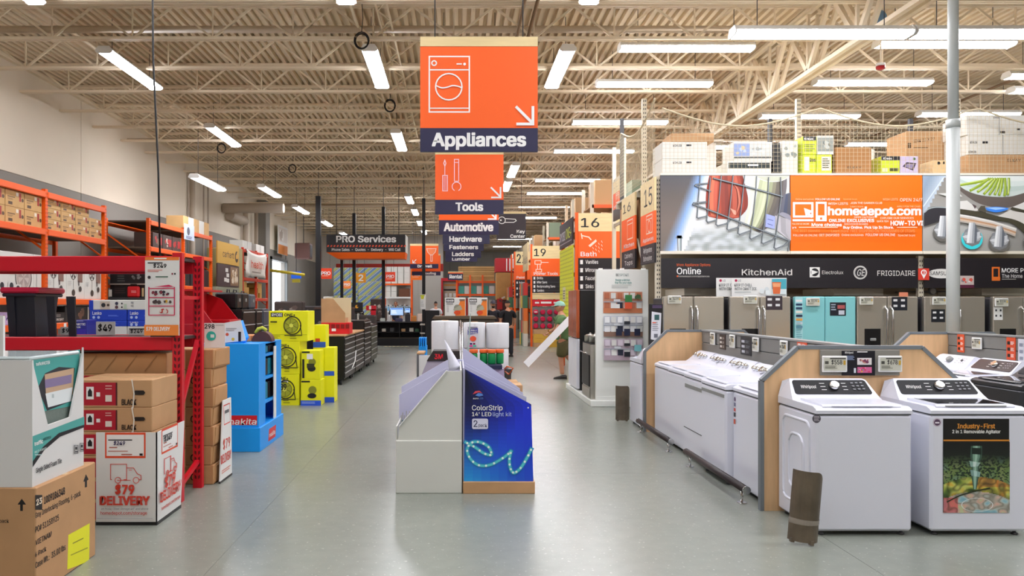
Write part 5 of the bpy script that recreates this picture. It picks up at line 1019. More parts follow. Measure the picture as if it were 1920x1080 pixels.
# front stack with BLACK lettering
FZ = [0,.155,.32,.5,.683,.87,1.084]
for j in range(6):
    lb = ['lowest','second','third','fourth','fifth with BLACK lettering','topmost with BLACK lettering'][j]
    k = carton('cardboard_box','brown rack carton with red label in front stack, '+lb,-2.94,-2.335,5.85,6.38,.001+FZ[j],FZ[j+1],CARD); p = Print(k,'F',5.85); y0 = 570-(FZ[j+1]-EYE)*F/5.85; y1 = 570-(FZ[j]-EYE)*F/5.85; h = y1-y0
    p.rect(138,y0+h*.1,217,y1-h*.08,REDL).rect(217,y0+h*.1,220,y1-h*.08,'#4a1018').rect(162,y0+h*.25,176,y1-h*.3,W_).poly([(165,y0+h*.6),(165,y0+h*.42),(169,y0+h*.3),(173,y0+h*.42),(173,y0+h*.6)],K_).rect(181,y0+h*.45,188,y0+h*.6,W_).rect(198,y0+h*.55,210,y1-h*.22,'#e8dcd0').bars(198,y0+h*.2,212,y0+h*.4,2,'#e0a8a0',.4)
    p.text('BLACK',229,256,y1-h*.3,y1-h*.1,'#2a1c12',.03).poly([(254,y0+h*.38),(270,y0+h*.38),(273,y0+h*.46),(270,y0+h*.54),(254,y0+h*.54),(251,y0+h*.46)],'#1a120c').line([(248,y0),(252,y0+h*.5),(250,y1)],2.4,'#e8e0d0'); p.build('carton_print')
# delivery wrap: front card and side card
Yd, Xd = 5.74, -2.255; t = thing('delivery_sign', 'white 79 dollar DELIVERY card wrap with truck drawing round the cartons', 'sign', (WX(180,Yd),Yd,0)); H = WZ(811,Yd); w_ = Xd-WX(180,Yd)
obj('front_card', MB().box(0,w_,0,.008,.025,H), WCARD, t); obj('base_strip', MB().box(0,w_,-.002,.01,0,.025), BLACKP, t)
obj('side_card', MB().add([(w_-.008,.0,.025),(w_,.0,.025),(w_-.008,.5,.025),(w_,.5,.025),(w_-.008,.0,H),(w_,.0,H),(w_-.008,.58,H+.0),(w_,.58,H)],[(0,1,5,4),(1,3,7,5),(3,2,6,7),(2,0,4,6),(4,5,7,6),(0,2,3,1)]), WCARD, t); obj('base_strip', MB().box(w_-.01,w_+.002,.01,.5,0,.025), BLACKP, t)
def wrap(p, X, ty, s):
    def q(x, y): return X(x), ty(x, y)
    p.poly([q(197,811),q(273,811),q(273,859),q(197,859)],'#e8502a').poly([q(200,815),q(270,815),q(270,855),q(200,855)],'#f2f0ec').poly([q(203,824),q(248,824),q(248,826),q(203,826)],K_)
    for a, b, c, d in ((205,838,220,840),(203,845,240,846.5),(228,851,248,853)): p.poly([q(a,b),q(c,b),q(c,d),q(a,d)],'#b86a5a')
    p.poly([q(262,850),q(268,850),q(268,854),q(262,854)],K_)
    rd = '#d8402e'; p.line([q(210,899),q(208,899),q(208,870),q(238,870),q(238,899),q(233,899)],1.2,rd).line([q(238,877),q(251,877),q(258,888),q(265,891),q(265,899),q(262,899)],1.2,rd).line([q(221,900),q(245,900)],1.2,rd); cx, cy = q(222,900); p.ring(cx,cy,6*s,1.2,rd,6).ring(*q(256,900),6*s,1.2,rd,6); p.line([q(243,881),q(248,881)],1,rd)
Yc = Yd
p = Print(t,'F',Yd); wrap(p,lambda x:x,lambda x,y:y,1.); p.text('$249',214,235,827,834,'#2a1c5a',.03,shear=.1).text('$79',218,252,909,926,'#d8402e',.05).text('DELIVERY',189,281,930,946,'#d8402e',.055).text('on Husky Steel Storage 48" and above',191,279,951,955,'#6a6a6a',.0,shear=.2).text('homedepot.com/storage',190,277,958,964,'#c8382a',.02).rect(183,970,287,971.5,'#c8c8c8'); p.build('card_print')
p = Print(t,'R',Xd); sl = .5
def SX(x): return 296+(x-180)*.40
def SYy(x, y): x2 = SX(x); k = (CX-x2)/(CX-290.); return CY+(y-CY)*k
wrap(p,SX,SYy,.42); p.text('$249',SX(205),SX(240),SYy(205,826),SYy(205,836),'#1a1a2a',.03).text('$79',SX(208),SX(255),SYy(208,906),SYy(208,926),'#d8402e',.03).text('DELIVERY',SX(186),SX(281),SYy(186,930),SYy(186,948),'#d8402e',.05).text('homedepot.com/storage',SX(190),SX(278),SYy(190,958),SYy(190,964),'#c8382a',.02); p.build('card_print')
# leaning delivery card beside the rear stack
t = thing('delivery_sign', 'narrow white DELIVERY card leaning on the rear carton stack', 'sign', (-2.19,7.34,0)); hh = .75
obj('card', MB().add([(0,-.28,.02),(0,.1,.02),(-.01,-.28,.02),(-.01,.1,.02),(-.02,-.12,hh),(-.02,.14,hh),(-.03,-.12,hh),(-.03,.14,hh)],[(0,1,5,4),(2,6,7,3),(0,4,6,2),(1,3,7,5),(4,5,7,6),(0,2,3,1)]), WCARD, t); obj('base_strip', MB().box(-.012,.003,-.28,.1,0,.02), BLACKP, t)
p = Print(t,'P',fr=((.0005,-.28,.02),(0,1,0),(-.0274,0,.9996))); rd='#d8402e'; p.frame(.17,.5,.36,.68,.01,rd).rect(.2,.6,.33,.63,'#5a5a60').text('$79',.12,.34,.36,.27,rd).text('DELIVERY',.04,.36,.23,.15,rd).bars(.05,.06,.34,.1,2,'#d88a7a'); p.build('card_print')
# ---- foam tile display on brown carton
Xq = -2.42; Ya, Yb = 4.35, 4.98; zc = WZ(914,Ya); zt2 = WZ(676,Ya)
k = carton('cardboard_box','large brown carton of grey interlocking flooring with black lettering',-3.3,Xq+.025,Ya-.01,Yb+.08,.001,zc,M('flooring_carton','#c09468',.8,var=.07,scale=4)); p = Print(k,'R',Xq+.025); B='#1c1614'
p.rect(66,928,79,956,B); p.text('23',68,78,937,948,'#e8d8c0',.03).text('1009186348',82,121,932,945,B,.025); p.build('number_print'); p = Print(k,'R',Xq+.025); p.text('Gray Interlocking Flooring, 6-pack',66,151,962,972,B,.012).text('PO# 51158925',66,110,988,999,B,.012).text('VIETNAM',66,96,1013,1023,B,.012).text('6 Pack',65,86,1036,1045,B,.012).text('Case Wt.:  33.00 lbs',65,122,1055,1066,B,.012)
p.build('text_print'); p = Print(k,'R',Xq+.025); p.poly([(161,889),(166,899),(163,901),(163,913),(159,914),(159,903),(156,903)],B); p.build('arrow_print'); p = Print(k,'R',Xq+.025); p.poly([(128,1003),(168,981),(167,1052),(126,1068)],'#f0ee20').poly([(136,1018),(156,1008),(156,1010),(136,1020)],'#8a8a20').poly([(132,1040),(164,1026),(164,1028),(132,1042)],'#a0a020')
for i in range(16): x = 132+i*2.2; p.poly([(x,1072-i*.9),(x+[1.,.6,1.4][i%3],1072-i*.9-.4),(x+[1.,.6,1.4][i%3],1095),(x,1095)],B)
p.build('yellow_label'); p = Print(k,'F',Ya-.01); p.poly([(41,935),(49,946),(43,946),(43,958),(38,958),(38,946),(33,946)],B); p.build('arrow_print'); p = Print(k,'F',Ya-.01); p.text('6-pack',-12,17,973,980,B,.012); p.build('carton_print')
t = thing('tile_display', 'white trafficMASTER foam tile display tray with cut-out side on the brown carton', 'display box', (Xq,Ya,zc+.001)); hz = zt2-zc
WT = M('display_tray_white','#dfdedb',.55); obj('front_wall', MB().box(-.85,0,0,.012,0,hz), WT, t); obj('back_wall', MB().box(-.85,-.012,.6,.612,0,hz), WT, t)
def yz(px, py): y = SY(px,Xq); return (y-Ya, WZ(py,y)-zc-.001)
cut = [(.012,0),(.6,0),(.6,hz+.04),yz(156,664),yz(132,782),yz(90,797),yz(64,690),(.012,hz)]
obj('side_wall', MB().prism(cut,'x',-.012,0), WT, t); obj('floor_sheet', MB().box(-.85,-.012,.012,.6,0,.01), WT, t)
g = obj('tile_pack', MB().cbox(-.8,-.03,.03,.58,.011,hz-.005,.01), M('grey_foam_tile','#6d7a72',.7,bump=.3,scale=40), t); obj('shrink_film', MB().cbox(-.84,-.02,.02,.59,hz-.004,hz+.02,.008), M('clear_film','#c8d4d4',.1), t)
p = Print(t,'R',Xq-.029); p.poly([(60,672),(150,655),(140,760),(78,772)],'#4aa8a0').poly([(70,728),(84,700),(110,688),(140,690),(134,752),(88,770)],'#2a2a30').poly([(83,702),(138,690),(136,740),(86,748)],'#c8a888').poly([(83,712),(134,702),(133,718),(84,728)],'#8a7aa0').poly([(84,738),(135,726),(133,752),(89,764)],'#e6ecec').rect(96,739,100,746,'#b8c4c4').text('trafficMASTER',66,92,680,686,'#e8f0f0'); p.build('pack_print')
p = Print(t,'R',Xq); p.poly([(61,818),(158,781),(158,800),(110,815),(80,842),(61,873)],'#4fa79f').poly([(61,865),(80,838),(110,812),(158,796),(158,801),(112,819),(82,845),(61,876)],K_).text('traffic',64,80,829,836,W_,.03).text('MASTER',80,95,822,827,'#204a48',.01).text('MULTI-PURPOSE',64,86,846,850,'#d8ece8',.01).bars(64,852,82,855,1,'#c8e0dc').text('Single Sided Foam Tile',66,114,878,887,'#1c1c26',.015)
for x, y in ((141,842),(151,838)): p.frame(x-3.4,y-7,x+3.4,y+8,1,'#1c1c26').rect(x-1.8,y-4,x+1.8,y+1,'#1c1c26').rect(x-2.5,y+4,x+2.5,y+6,'#1c1c26')
p.build('tray_print')
# small white carton at the frame edge beside the tote
solo('white_card', MB().box(-.35,0,0,.02,0,WZ(592,4.4)-zc-hz-.022), WCARD, 'white card standing on the foam tile display', 'card', (-2.61,4.39,zc+hz+.022))
# ---- blue fan cartons on a pallet behind the rack
BLU = M('blue_fan_carton','#1c3fb8',.5); xa, xm, xb = WX(165,11.), WX(236,11.), WX(300,11.); pl = thing('wood_pallet','wooden pallet under the blue Lasko cartons','pallet',(xa,11.,0))
for i in range(5): obj('deck_board', MB().box(0,xb-xa,.02+i*.2,.14+i*.2,.1,.12), CARD, pl)
for x in (.02,.5,.95): obj('runner', MB().box(x,x+.08,.0,1.,0,.1), CARD, pl)
rows = [.121,.4,.68,.96,1.2,1.34,1.425,1.58]
for j in range(7):
    for i, (a, b) in enumerate(((xa,xm-.01),(xm,xb))):
        white = j == 4; k = carton('fan_box','%s Lasko fan carton on the pallet stack'%('white' if white else 'blue'),a,b,11.05,11.55,rows[j]+.001,rows[j+1],WC2 if white else BLU,'white Lasko cartons' if white else 'blue Lasko cartons',flaps=False); p = Print(k,'F',11.05,m=True); L = b-a; h = rows[j+1]-rows[j]
        if white: p.text('CYCLONE',a+.05,a+L*.4,rows[j]+h*.5,rows[j]+h*.2,'#a8a8a0')
        else: p.text('Lasko',a+.04,a+L*.32,rows[j]+h*.85,rows[j]+h*.55,W_,.01).disc(a+.06,rows[j]+h*.3,.02,'#b8c8f0').disc(a+.13,rows[j]+h*.3,.02,'#b8c8f0').bars(a+L*.5,rows[j]+h*.4,a+L*.8,rows[j]+h*.55,2,'#6a8af0')
        p.build('carton_print')
k = carton('fan_box','long white carton with small fan pictures on top of blue Lasko cartons',xa+.02,xb,11.05,11.5,1.582,1.725,WC2,flaps=False); p = Print(k,'F',11.05); p.rect(167,563,175,581,'#1c3fb8').rect(188,565,206,580,'#c8b8a8').disc(194,572,4,'#2a2a30').disc(203,572,2.5,'#4a3a34').disc(219,569,3,'#3a3a50').disc(219,576,3,'#5a3a40').disc(229,569,1.6,K_).disc(229,576,1.6,K_).rect(233,570,238,579,'#b8c8b0').bars(246,566,252,578,2,'#9a9a9a'); p.build('carton_print')
k = carton('fan_box','navy ARCTIC AIR carton beside the Lasko pallet',WX(140,10.6),WX(163,10.6),10.6,10.9,.001,WZ(600,10.6),M('navy_carton','#2a2a8a',.5),flaps=False); p = Print(k,'F',10.6); p.text('ARCTIC',143,160,606,610,W_).text('AIR',143,151,612,615,W_).bars(143,601.5,162,603,1,'#c8c8e8').rect(142,617,162,630,'#3a2aa0'); p.build('carton_print')
# dark tool shelf with red tool bag in the gap
Yg = 18.; t = thing('tool_shelf', 'black shelf unit with hanging tools in the rack gap', 'shelf unit', (WX(203,Yg),Yg,0)); a = WX(276,Yg)-WX(203,Yg); obj('case', MB().box(0,a,.1,.5,0,2.52), BLACKP, t); obj('shelf', MB().box(.02,a-.02,-.05,.1,1.78,1.82), DKGREY, t); obj('rail', MB().box(.02,a-.02,.02,.1,2.12,2.15), STEEL, t)
p = Print(t,'F',Yg+.1); p.bars(220,512,238,530,4,'#4a4a48').bars(215,535,235,552,4,'#3a2a28').rect(204,543,210,556,'#d8d4c8').rect(266,540,270,556,'#c8b080').blobs(245,512,268,528,6,['#5a5a58','#7a7a78'],2,4); p.build('tool_print')
t = thing('tool_bag', 'bright red tool bag on the black shelf unit', 'bag', (WX(250,Yg-.0),Yg-.02,1.822)); obj('bag', MB().cbox(-.14,.14,-.02,.1,0,.26,.03), M('red_bag','#c8141c',.5), t); obj('handle', MB().tube([(-.09,.04,.25),(-.07,.04,.31),(.07,.04,.31),(.09,.04,.25)],.012,6), BLACKP, t); p = Print(t,'F',Yg-.04); p.bars(246,545,256,550,2,'#f0a0a0'); p.build('bag_print')
# ---- blue makita display
MB_ = M('makita_blue','#0a9cf5',.45); XM = -2.23; t = thing('tool_display', 'bright blue makita cardboard display with open side shelves', 'display', (XM,8.6,0))
obj('skirt', MB().cbox(-.72,.02,-.02,1.14,0,.27,.004), MB_, t); obj('front_wall', MB().box(-.7,0,0,.02,.27,1.2), MB_, t); obj('back_wall', MB().box(-.7,0,1.08,1.1,.27,1.2), MB_, t); obj('inner_wall', MB().box(-.7,-.3,.02,1.08,.27,1.18), MB_, t); obj('top_sheet', MB().box(-.7,0,.0,1.1,1.2,1.215), MB_, t)
for z in (.5,.78,1.05): obj('side_shelf', MB().box(-.3,-.01,.3,.95,z,z+.03), MB_, t)
obj('side_wall', MB().box(-.015,0,.02,.3,.27,1.2), MB_, t); obj('side_wall', MB().box(-.015,0,.82,1.08,.27,1.2), MB_, t); obj('price_rail', MB().box(-.005,.004,.7,.82,.27,1.15), WCARD, t)
p = Print(t,'F',8.6); p.rect(425,779,482,797,'#d81a2a'); p.text('makita',424,480,785,796,W_,.02,shear=.15); p.build('brand_label'); p = Print(t,'R',XM+.02,m=True); p.poly([(8.95,.05),(9.3,.05),(9.34,.19),(8.99,.19)],'#d81a2a').text('makita',9.,9.28,.14,.09,W_,.02); p.build('brand_label')
MK = [M('tool_case_teal','#0f7f96',.5), BLACKP]
for i, z in enumerate((.531,.811,1.081)):
    for j in range(2): solo('tool_case', MB().cbox(-.11,.11,-.13,.13,0,.09 if i==2 else .2,.012), MK[(i+j)%2], '%s tool case on the makita display shelf'%['teal','black'][(i+j)%2], 'tool case', (XM-.15,8.6+.44+j*.3,z), 0, '%s tool cases on the makita shelves'%['teal','black'][(i+j)%2])
# things on top of it
zt3 = 1.2155
t = thing('leaflet_box', 'blue and white leaflet box leaning on the makita display top', 'leaflet box', (WX(432,8.75),8.75,zt3)); obj('body', MB().prism([(-.18,0),(.13,0),(.17,.06),(.1,.26),(-.14,.2)],'y',0,.16), MB_, t); obj('front_card', MB().prism([(-.08,.002),(.18,.03),(.12,.265),(-.14,.22)],'y',-.01,-.001), WCARD, t)
p = Print(t,'F',8.74); p.disc(426,627,3,'#e05a3a').disc(437,636,3,'#e0c04a').rect(447,622,452,640,K_).bars(424,615,444,622,2,'#b8b4b0'); p.build('card_print')
t = thing('hose_reel', 'brown drum reel with orange base and yellow hose end on makita display', 'reel', (WX(470,9.0),9.2,zt3)); obj('base', MB().cbox(-.25,-.03,-.1,.12,0,.08,.01), M('tan_orange','#e8955a',.6), t); obj('drum', MB().prism([(.1+.12*math.cos(PI*i/14),.12*math.sin(PI*i/14)) for i in range(15)],'y',-.08,.08), M('drum_brown','#5a2f22',.6), t); obj('hose_end', MB().tube([(.02,-.05,.1),(.05,-.05,.15),(.1,-.05,.165),(.15,-.05,.13)],.022,8), M('hose_yellow','#c8c83a',.5), t)
t = thing('price_card', 'white card with teal circle on the rear carton stack', 'price card', (WX(383,7.25),7.25,zz_[7]+.002)); a = WX(422,7.25)-WX(383,7.25); obj('card', MB().box(0,a,0,.006,0,WZ(606,7.25)-zz_[7]), WCARD, t); obj('foot', MB().box(a*.3,a*.7,.006,.06,0,.006), WCARD, t); p = Print(t,'F',7.25); p.text('298',384,402,608,616,K_,.03).bars(404,609,420,611,1,'#8a8a8a').disc(396,630,9,'#2ab8a8').rect(395,627,402,633,'#d8f0ec'); p.build('card_print')
# ---- ryobi cartons
RY = M('ryobi_yellow','#efec08',.5); YK='#1c1c14'
def ryobi(label, px0, px1, py0, py1, Y, d, big=True, blue=False, group=None):
    k = pcarton(label,px0,px1,py0,py1,Y,d,RY,name='fan_box',group=group,flaps=False); p = Print(k,'F',Y); W5, H5 = px1-px0, py1-py0
    if big:
        p.rect(px0+W5*.05,py0+H5*.06,px0+W5*.36,py0+H5*.2,YK).text('RYOBI',px0+W5*.08,px0+W5*.34,py0+H5*.085,py0+H5*.175,W_,.03).text('ONE+',px0+W5*.4,px0+W5*.68,py0+H5*.085,py0+H5*.175,YK,.03)
        cx, cy, r = px0+W5*.58, py0+H5*.48, H5*.27; p.ring(cx+2,cy,r*1.1,2,YK,r*1.15).disc(cx,cy,r*.85,'#a8ac2a').ring(cx,cy,r*.9,1.2,'#6a6c1c').disc(cx,cy,r*.25,'#e8e85a').line([(cx-r*.8,cy+r*1.2),(cx+r*1.2,cy+r*1.2)],1.5,YK).line([(cx+r*1.1,cy),(cx+r*1.3,cy+r*1.2)],1.5,YK)
        for a in range(6): t_ = a*1.05; p.line([(cx+r*.25*math.cos(t_),cy+r*.25*math.sin(t_)),(cx+r*.8*math.cos(t_+.4),cy+r*.8*math.sin(t_+.4))],.8,'#5a5c18')
        p.rect(px0+W5*.05,py0+H5*.34,px0+W5*.22,py0+H5*.38,YK).line([(px0+1,py0+H5*.78),(px1-1,py0+H5*.78)],.6,'#8a8c10').bars(px0+W5*.05,py0+H5*.82,px0+W5*.3,py0+H5*.96,3,'#6a6c10',.3).bars(px0+W5*.55,py0+H5*.82,px0+W5*.75,py0+H5*.96,2,'#6a6c10',.3)
    else:
        p.rect(px0+1,py0+2,px0+W5*.45,py0+5,YK).disc(px0+W5*.58,py0+H5*.4,W5*.2,'#8a8c24').disc(px0+W5*.55,py0+H5*.62,W5*.22,YK,H5*.1)
        if blue: p.rect(px0,py1-H5*.2,px1,py1,'#2a5ad8').bars(px0+2,py1-H5*.15,px1-6,py1-H5*.05,2,'#a8c0f0',.4)
        else: p.rect(px0+W5*.3,py0+H5*.12,px0+W5*.62,py0+H5*.3,'#f0f0e8').rect(px0+W5*.3,py0+H5*.45,px0+W5*.7,py0+H5*.6,'#3a3a1c').rect(px0+2,py0+H5*.3,px0+6,py1-3,YK)
    p.build('carton_print'); return k
r3 = ryobi('large RYOBI fan carton, lowest of three, with white price card',496,561,702,760.5,12.53,.6); p = Print(r3,'F',12.53,eps=.004); p.rect(525,713,540,740,W_).rect(527,715,538,717,K_).text('89',526,537,720,731,K_,.03); p.build('price_card')
ryobi('large RYOBI fan carton, middle of the three',500,562,640,701.8,12.53,.6); ryobi('large RYOBI fan carton, topmost of the three',504,577,583,639.8,12.53,.6)
ryobi('small RYOBI fan carton with blue base, lower front one',564,602,712,760.5,12.5,.34,False,True); ryobi('small RYOBI carton on the lower front one',565,600,657,711.8,12.5,.34,False)
k = carton('fan_box','small RYOBI carton behind the front ones, lower',WX(600,12.5),WX(600,12.5)+.17,12.9,13.25,.001,.45,RY,flaps=False); p = Print(k,'F',12.9,m=True); x=WX(600,12.5); p.rect(x,.001,x+.17,.09,'#2a5ad8'); p.build('carton_print')
k = carton('fan_box','small RYOBI carton behind the front ones, upper',WX(600,12.5),WX(600,12.5)+.17,12.9,13.25,.451,.93,RY,flaps=False); p = Print(k,'F',12.9,m=True); p.rect(x,.452,x+.17,.53,'#2a5ad8'); p.build('carton_print')
k = carton('fan_box','yellow RYOBI carton behind the three large ones',-2.52,-2.3,13.4,13.75,.001,1.3,RY,flaps=False); p = Print(k,'F',13.4,m=True); p.rect(-2.52,.9,-2.3,1.0,'#2a5ad8').rect(-2.48,1.0,-2.4,1.06,'#c83a2a'); p.build('carton_print')
# ---- tool chests facing the aisle (+X)
def chest(label, X, y0, y1, z1, mat, n, dmat=None, wood=False, casters=True, depth=.6, pull=None, group=None, z0=.12):
    t = thing('tool_chest', label, 'tool chest', (X,y0,0), 0, group); L = y1-y0
    obj('cabinet', MB().cbox(-depth,0,.01,L-.01,z0,z1,.008), mat, t)
    if wood: obj('work_top', MB().cbox(-depth-.02,.02,0,L,z1,z1+.035,.005), M('butcher_block','#c89a6a',.5,var=.1,scale=4,stretch=(1,8,8)), t)
    h = (z1-z0-.06)/n
    for i in range(n):
        d = obj('drawer', MB().cbox(0,.014,.04,L-.04,z0+.03+i*h,z0+.03+(i+1)*h-.012,.003), dmat or mat, t); obj('drawer_pull', MB().box(.014,.026,.06,L-.06,z0+.03+(i+1)*h-.03,z0+.03+(i+1)*h-.014), pull or M('silver_pull','#c4c4c6',.35,.3), d)
    if casters:
        for y in (.1,L-.1):
            for x in (-depth+.08,-.08): obj('caster', MB().lathe([(.02,-.02),(.055,-.02),(.055,.02),(.02,.02)],(x,y,.056),12,'x'), BLACKP, t); obj('caster_fork', MB().box(x-.03,x+.03,y-.03,y+.03,.09,z0), DKGREY, t)
    return t
CHB = M('chest_black','#161618',.35,.2); CHR = M('chest_red','#b8121e',.35)
chest('black tool chest with wooden top and strap beside RYOBI boxes',-2.3,15.6,17.2,1.0,CHB,7,wood=True); chest('second black tool chest with wooden top along the aisle',-2.3,17.25,18.85,1.0,CHB,7,wood=True)
chest('tall narrow black tool chest after the wooden-top ones',-2.3,18.95,20.35,1.25,CHB,8); chest('black and olive tool chest next to the PRO desk aisle',-2.3,20.45,21.95,1.1,CHB,6,dmat=M('olive_drawer','#4a4c40',.4))
solo('strap', MB().tube([(-2.265,16.55,.28),(-2.25,16.9,.4),(-2.262,17.15,.62)],.012,6), WCARD, 'loose white strap hanging on the black tool chest drawers', 'strap')
# display boxes on the first chest
zc1 = 1.036; Yk = 16.0
t = thing('product_display', 'red tray display with tan wedge-shaped carton on wooden chest top', 'display', (WX(602,Yk),Yk,zc1)); a = WX(655,Yk)-WX(602,Yk)
obj('red_tray', MB().cbox(0,a,0,.5,0,WZ(605,Yk)-zc1,.004), M('tray_red','#d8141c',.5), t); zq = WZ(605,Yk)-zc1; obj('wedge_side', MB().prism([(.0,zq),(a*.85,zq),(a*.85,zq+.2),(a*.42,WZ(560,Yk)-zc1),(0,WZ(560,Yk)-zc1)],'y',.02,.04), CARD, t); obj('back_card', MB().box(.02,a-.02,.42,.44,zq,WZ(558,Yk)-zc1), M('cream_card','#d8c8a0',.6), t); obj('wedge_floor', MB().box(0,a*.85,.04,.42,zq,zq+.1), CARD, t)
p = Print(t,'F',Yk); [p.rect(612+i*9,608,619+i*9,616,'#8a0a10') for i in range(5)]; p.rect(622,616,630,621,W_); p.build('tray_print')
# red and black chests further left
chest('red tool chest under the slanted red panels',-3.8,12.0,12.72,1.35,CHR,5); chest('second red tool chest with lilac handles',-3.8,12.76,13.46,1.4,CHR,5)
chest('black tool chest with silver drawer pulls behind RYOBI boxes',-3.8,13.5,14.36,1.57,CHB,6); chest('narrow black tool chest next to the silver-pull one',-3.8,14.4,14.88,1.57,CHB,6); chest('grey-blue tool chest at the end of the row',-3.8,14.92,15.4,1.57,M('chest_slate','#3f4652',.4),5)
t = thing('workbench_hutch','red slanted hutch panel above the red tool chests','hutch',(-3.82,12.02,1.351)); obj('back', MB().box(-.6,-.56,0,1.4,.05,.55), CHR, t); obj('side_panel', MB().prism([(-.56,.0),(-.02,0),(-.3,.4),(-.56,.5)],'y',0,.03), CHR, t); obj('side_panel', MB().prism([(-.56,.05),(-.02,.05),(-.3,.4),(-.56,.5)],'y',1.36,1.39), CHR, t); obj('top_shelf', MB().box(-.6,-.3,0,1.4,.52,.55), CHR, t)
for i, (y, w2, h2, c, lb) in enumerate(((13.55,.3,.3,CHB,'black lidded tool case'),(13.9,.42,.3,CHB,'wide black tool case'),(14.42,.4,.28,M('slate_case','#4a4d55',.45),'slate grey tool case'))):
    t = thing('tool_case', lb+' on top of the black chests','tool case',(-3.9,y,1.571)); obj('shell', MB().cbox(-.4,0,0,w2,0,h2,.03), c, t); obj('latch', MB().box(0,.012,w2*.4,w2*.6,h2*.45,h2*.65), GREYP, t); obj('handle', MB().tube([(-.2,w2*.25,h2),(-.2,w2*.3,h2+.05),(-.2,w2*.7,h2+.05),(-.2,w2*.75,h2)],.012,6), BLACKP, t)
# wall sign, heater, blue screen
t = thing('wall_sign','white picture sign with orange foot high on left wall','sign',(-9.3,39.6,4.3)); obj('board', MB().box(0,.04,0,2.2,0,1.5), WCARD, t); p = Print(t,'R',-9.26,m=True); p.rect(39.6,4.3,41.8,4.8,'#e8904a').rect(39.7,4.95,41.7,5.7,'#d8cfc4').blobs(39.7,4.95,41.7,5.7,8,['#b8a898','#e8e4dc'],.2,.4); p.build('sign_print'); obj('bracket', MB().box(-.2,0,1.,1.2,.6,.8), DKGREY, t)
t = thing('unit_heater','brown unit heater box hung from the left duct','heater',(-8.3,41.,4.1)); obj('case', MB().cbox(-.4,.4,0,.8,0,.85,.03), M('heater_brown','#6a4a44',.5), t); obj('louvre', MB().box(.4,.42,.1,.7,.1,.75), DKGREY, t); obj('hanger', MB().tube([(0,.4,.85),(0,.4,2.79)],.02,6), DKGREY, t)
t = thing('queue_screen','blue information screen on a bracket under yellow bar','screen',(-8.1,38.5,2.75)); obj('screen', MB().cbox(-.25,.25,0,.05,.2,.55,.01), M('screen_blue','#2a62d8',.3,emit=.4), t); obj('caption_plate', MB().box(-.2,.2,0,.03,0,.17), M('yellow_plate','#d8c84a',.5), t); obj('hanger', MB().tube([(0,.03,.55),(0,.03,4.15)],.015,6), DKGREY, t)
solo('yellow_bar', MB().tube([(-9.4,37.4,3.35),(-7.5,37.7,3.1)],.07,8), M('safety_yellow','#d8c02a',.5), 'yellow safety bar sticking out from the left wall', 'bar')
# ================================================================ centre island of displays
LAV = M('lilac_card','#c2c2da',.6); WPAN = M('white_board_panel','#d2d3cb',.6,var=.03,scale=2); Yc = 6.7
def W2(px, py, Y): return (WX(px,Y), WZ(py,Y))
x0, x1 = WX(742,Yc), WX(866,Yc); t = thing('bin_display', 'plain white wedge-shaped bin display on a white base box', 'display', (x0,Yc,0)); zb_ = WZ(826,Yc)
def loc2(pts, Y): return [(WX(a,Y)-x0, WZ(b,Y)) for a, b in pts]
obj('base_box', MB().cbox(0,x1-x0,0,1.1,0,zb_,.006), WPAN, t)
obj('near_side', MB().prism(loc2([(746,826),(866,826),(866,696),(838,696),(748,802)],Yc+.02),'y',.015,.035), WPAN, t)
obj('middle_divider', MB().prism([(q[0],q[1]) for q in loc2([(749,795),(749,739),(836,690),(866,688),(866,800)],7.3)],'y',.55,.57), LAV, t)
obj('far_side', MB().prism([(q[0],q[1]) for q in loc2([(752,795),(752,726),(838,676),(866,674),(866,780)],7.75)],'y',1.1,1.12), LAV, t)
obj('back_board', MB().box(x1-x0-.015,x1-x0,.035,1.1,zb_,1.08), WPAN, t); obj('front_lip', MB().box(.0,.012,.04,1.1,zb_,zb_+.12), WPAN, t); obj('sloped_floor', MB().prism([(.02,zb_),(x1-x0-.02,zb_),(x1-x0-.02,zb_+.35),(.02,zb_+.03)],'y',.04,.54), LAV, t); obj('top_strip', MB().bar((WX(748,Yc)-x0,.02,WZ(800,Yc)),(WX(838,Yc)-x0,.02,WZ(695,Yc)),.045,.008), WCARD, t)
TL = M('teal_bottle','#3a5a62',.3)
for i in range(9): 
    x = x0+.04+.028*(i%5); y = Yc+.12+.09*(i//2); q = thing('small_tool', 'small dark teal tool standing in the white bin display', 'tool', (x,y,zb_+.045), 0, 'teal tools in the white bin'); obj('handle', MB().tube([(0,0,0),(0,0,.09)],.012,7), TL, q); obj('blade', MB().box(-.004,.004,-.001,.001,.09,.16), STEEL, q)
pp = MB(); vs = []
for i in range(9): s_ = i/8; vs += [(WX(833+8*s_+2*math.sin(3*s_),7.)-0, 7.+.1*s_*s_, WZ(637+62*s_,7.)), (WX(834+33*s_,7.), 7.+.25*s_, WZ(637+58*s_,7.))]
q = solo('paper_sheet', pp.add(vs,[(2*i,2*i+1,2*i+3,2*i+2) for i in range(8)],True), M('white_paper','#e4e4ee',.6), 'curled white paper sheet sticking up behind the white bin display', 'paper'); q.modifiers.new('s','SOLIDIFY').thickness = .002
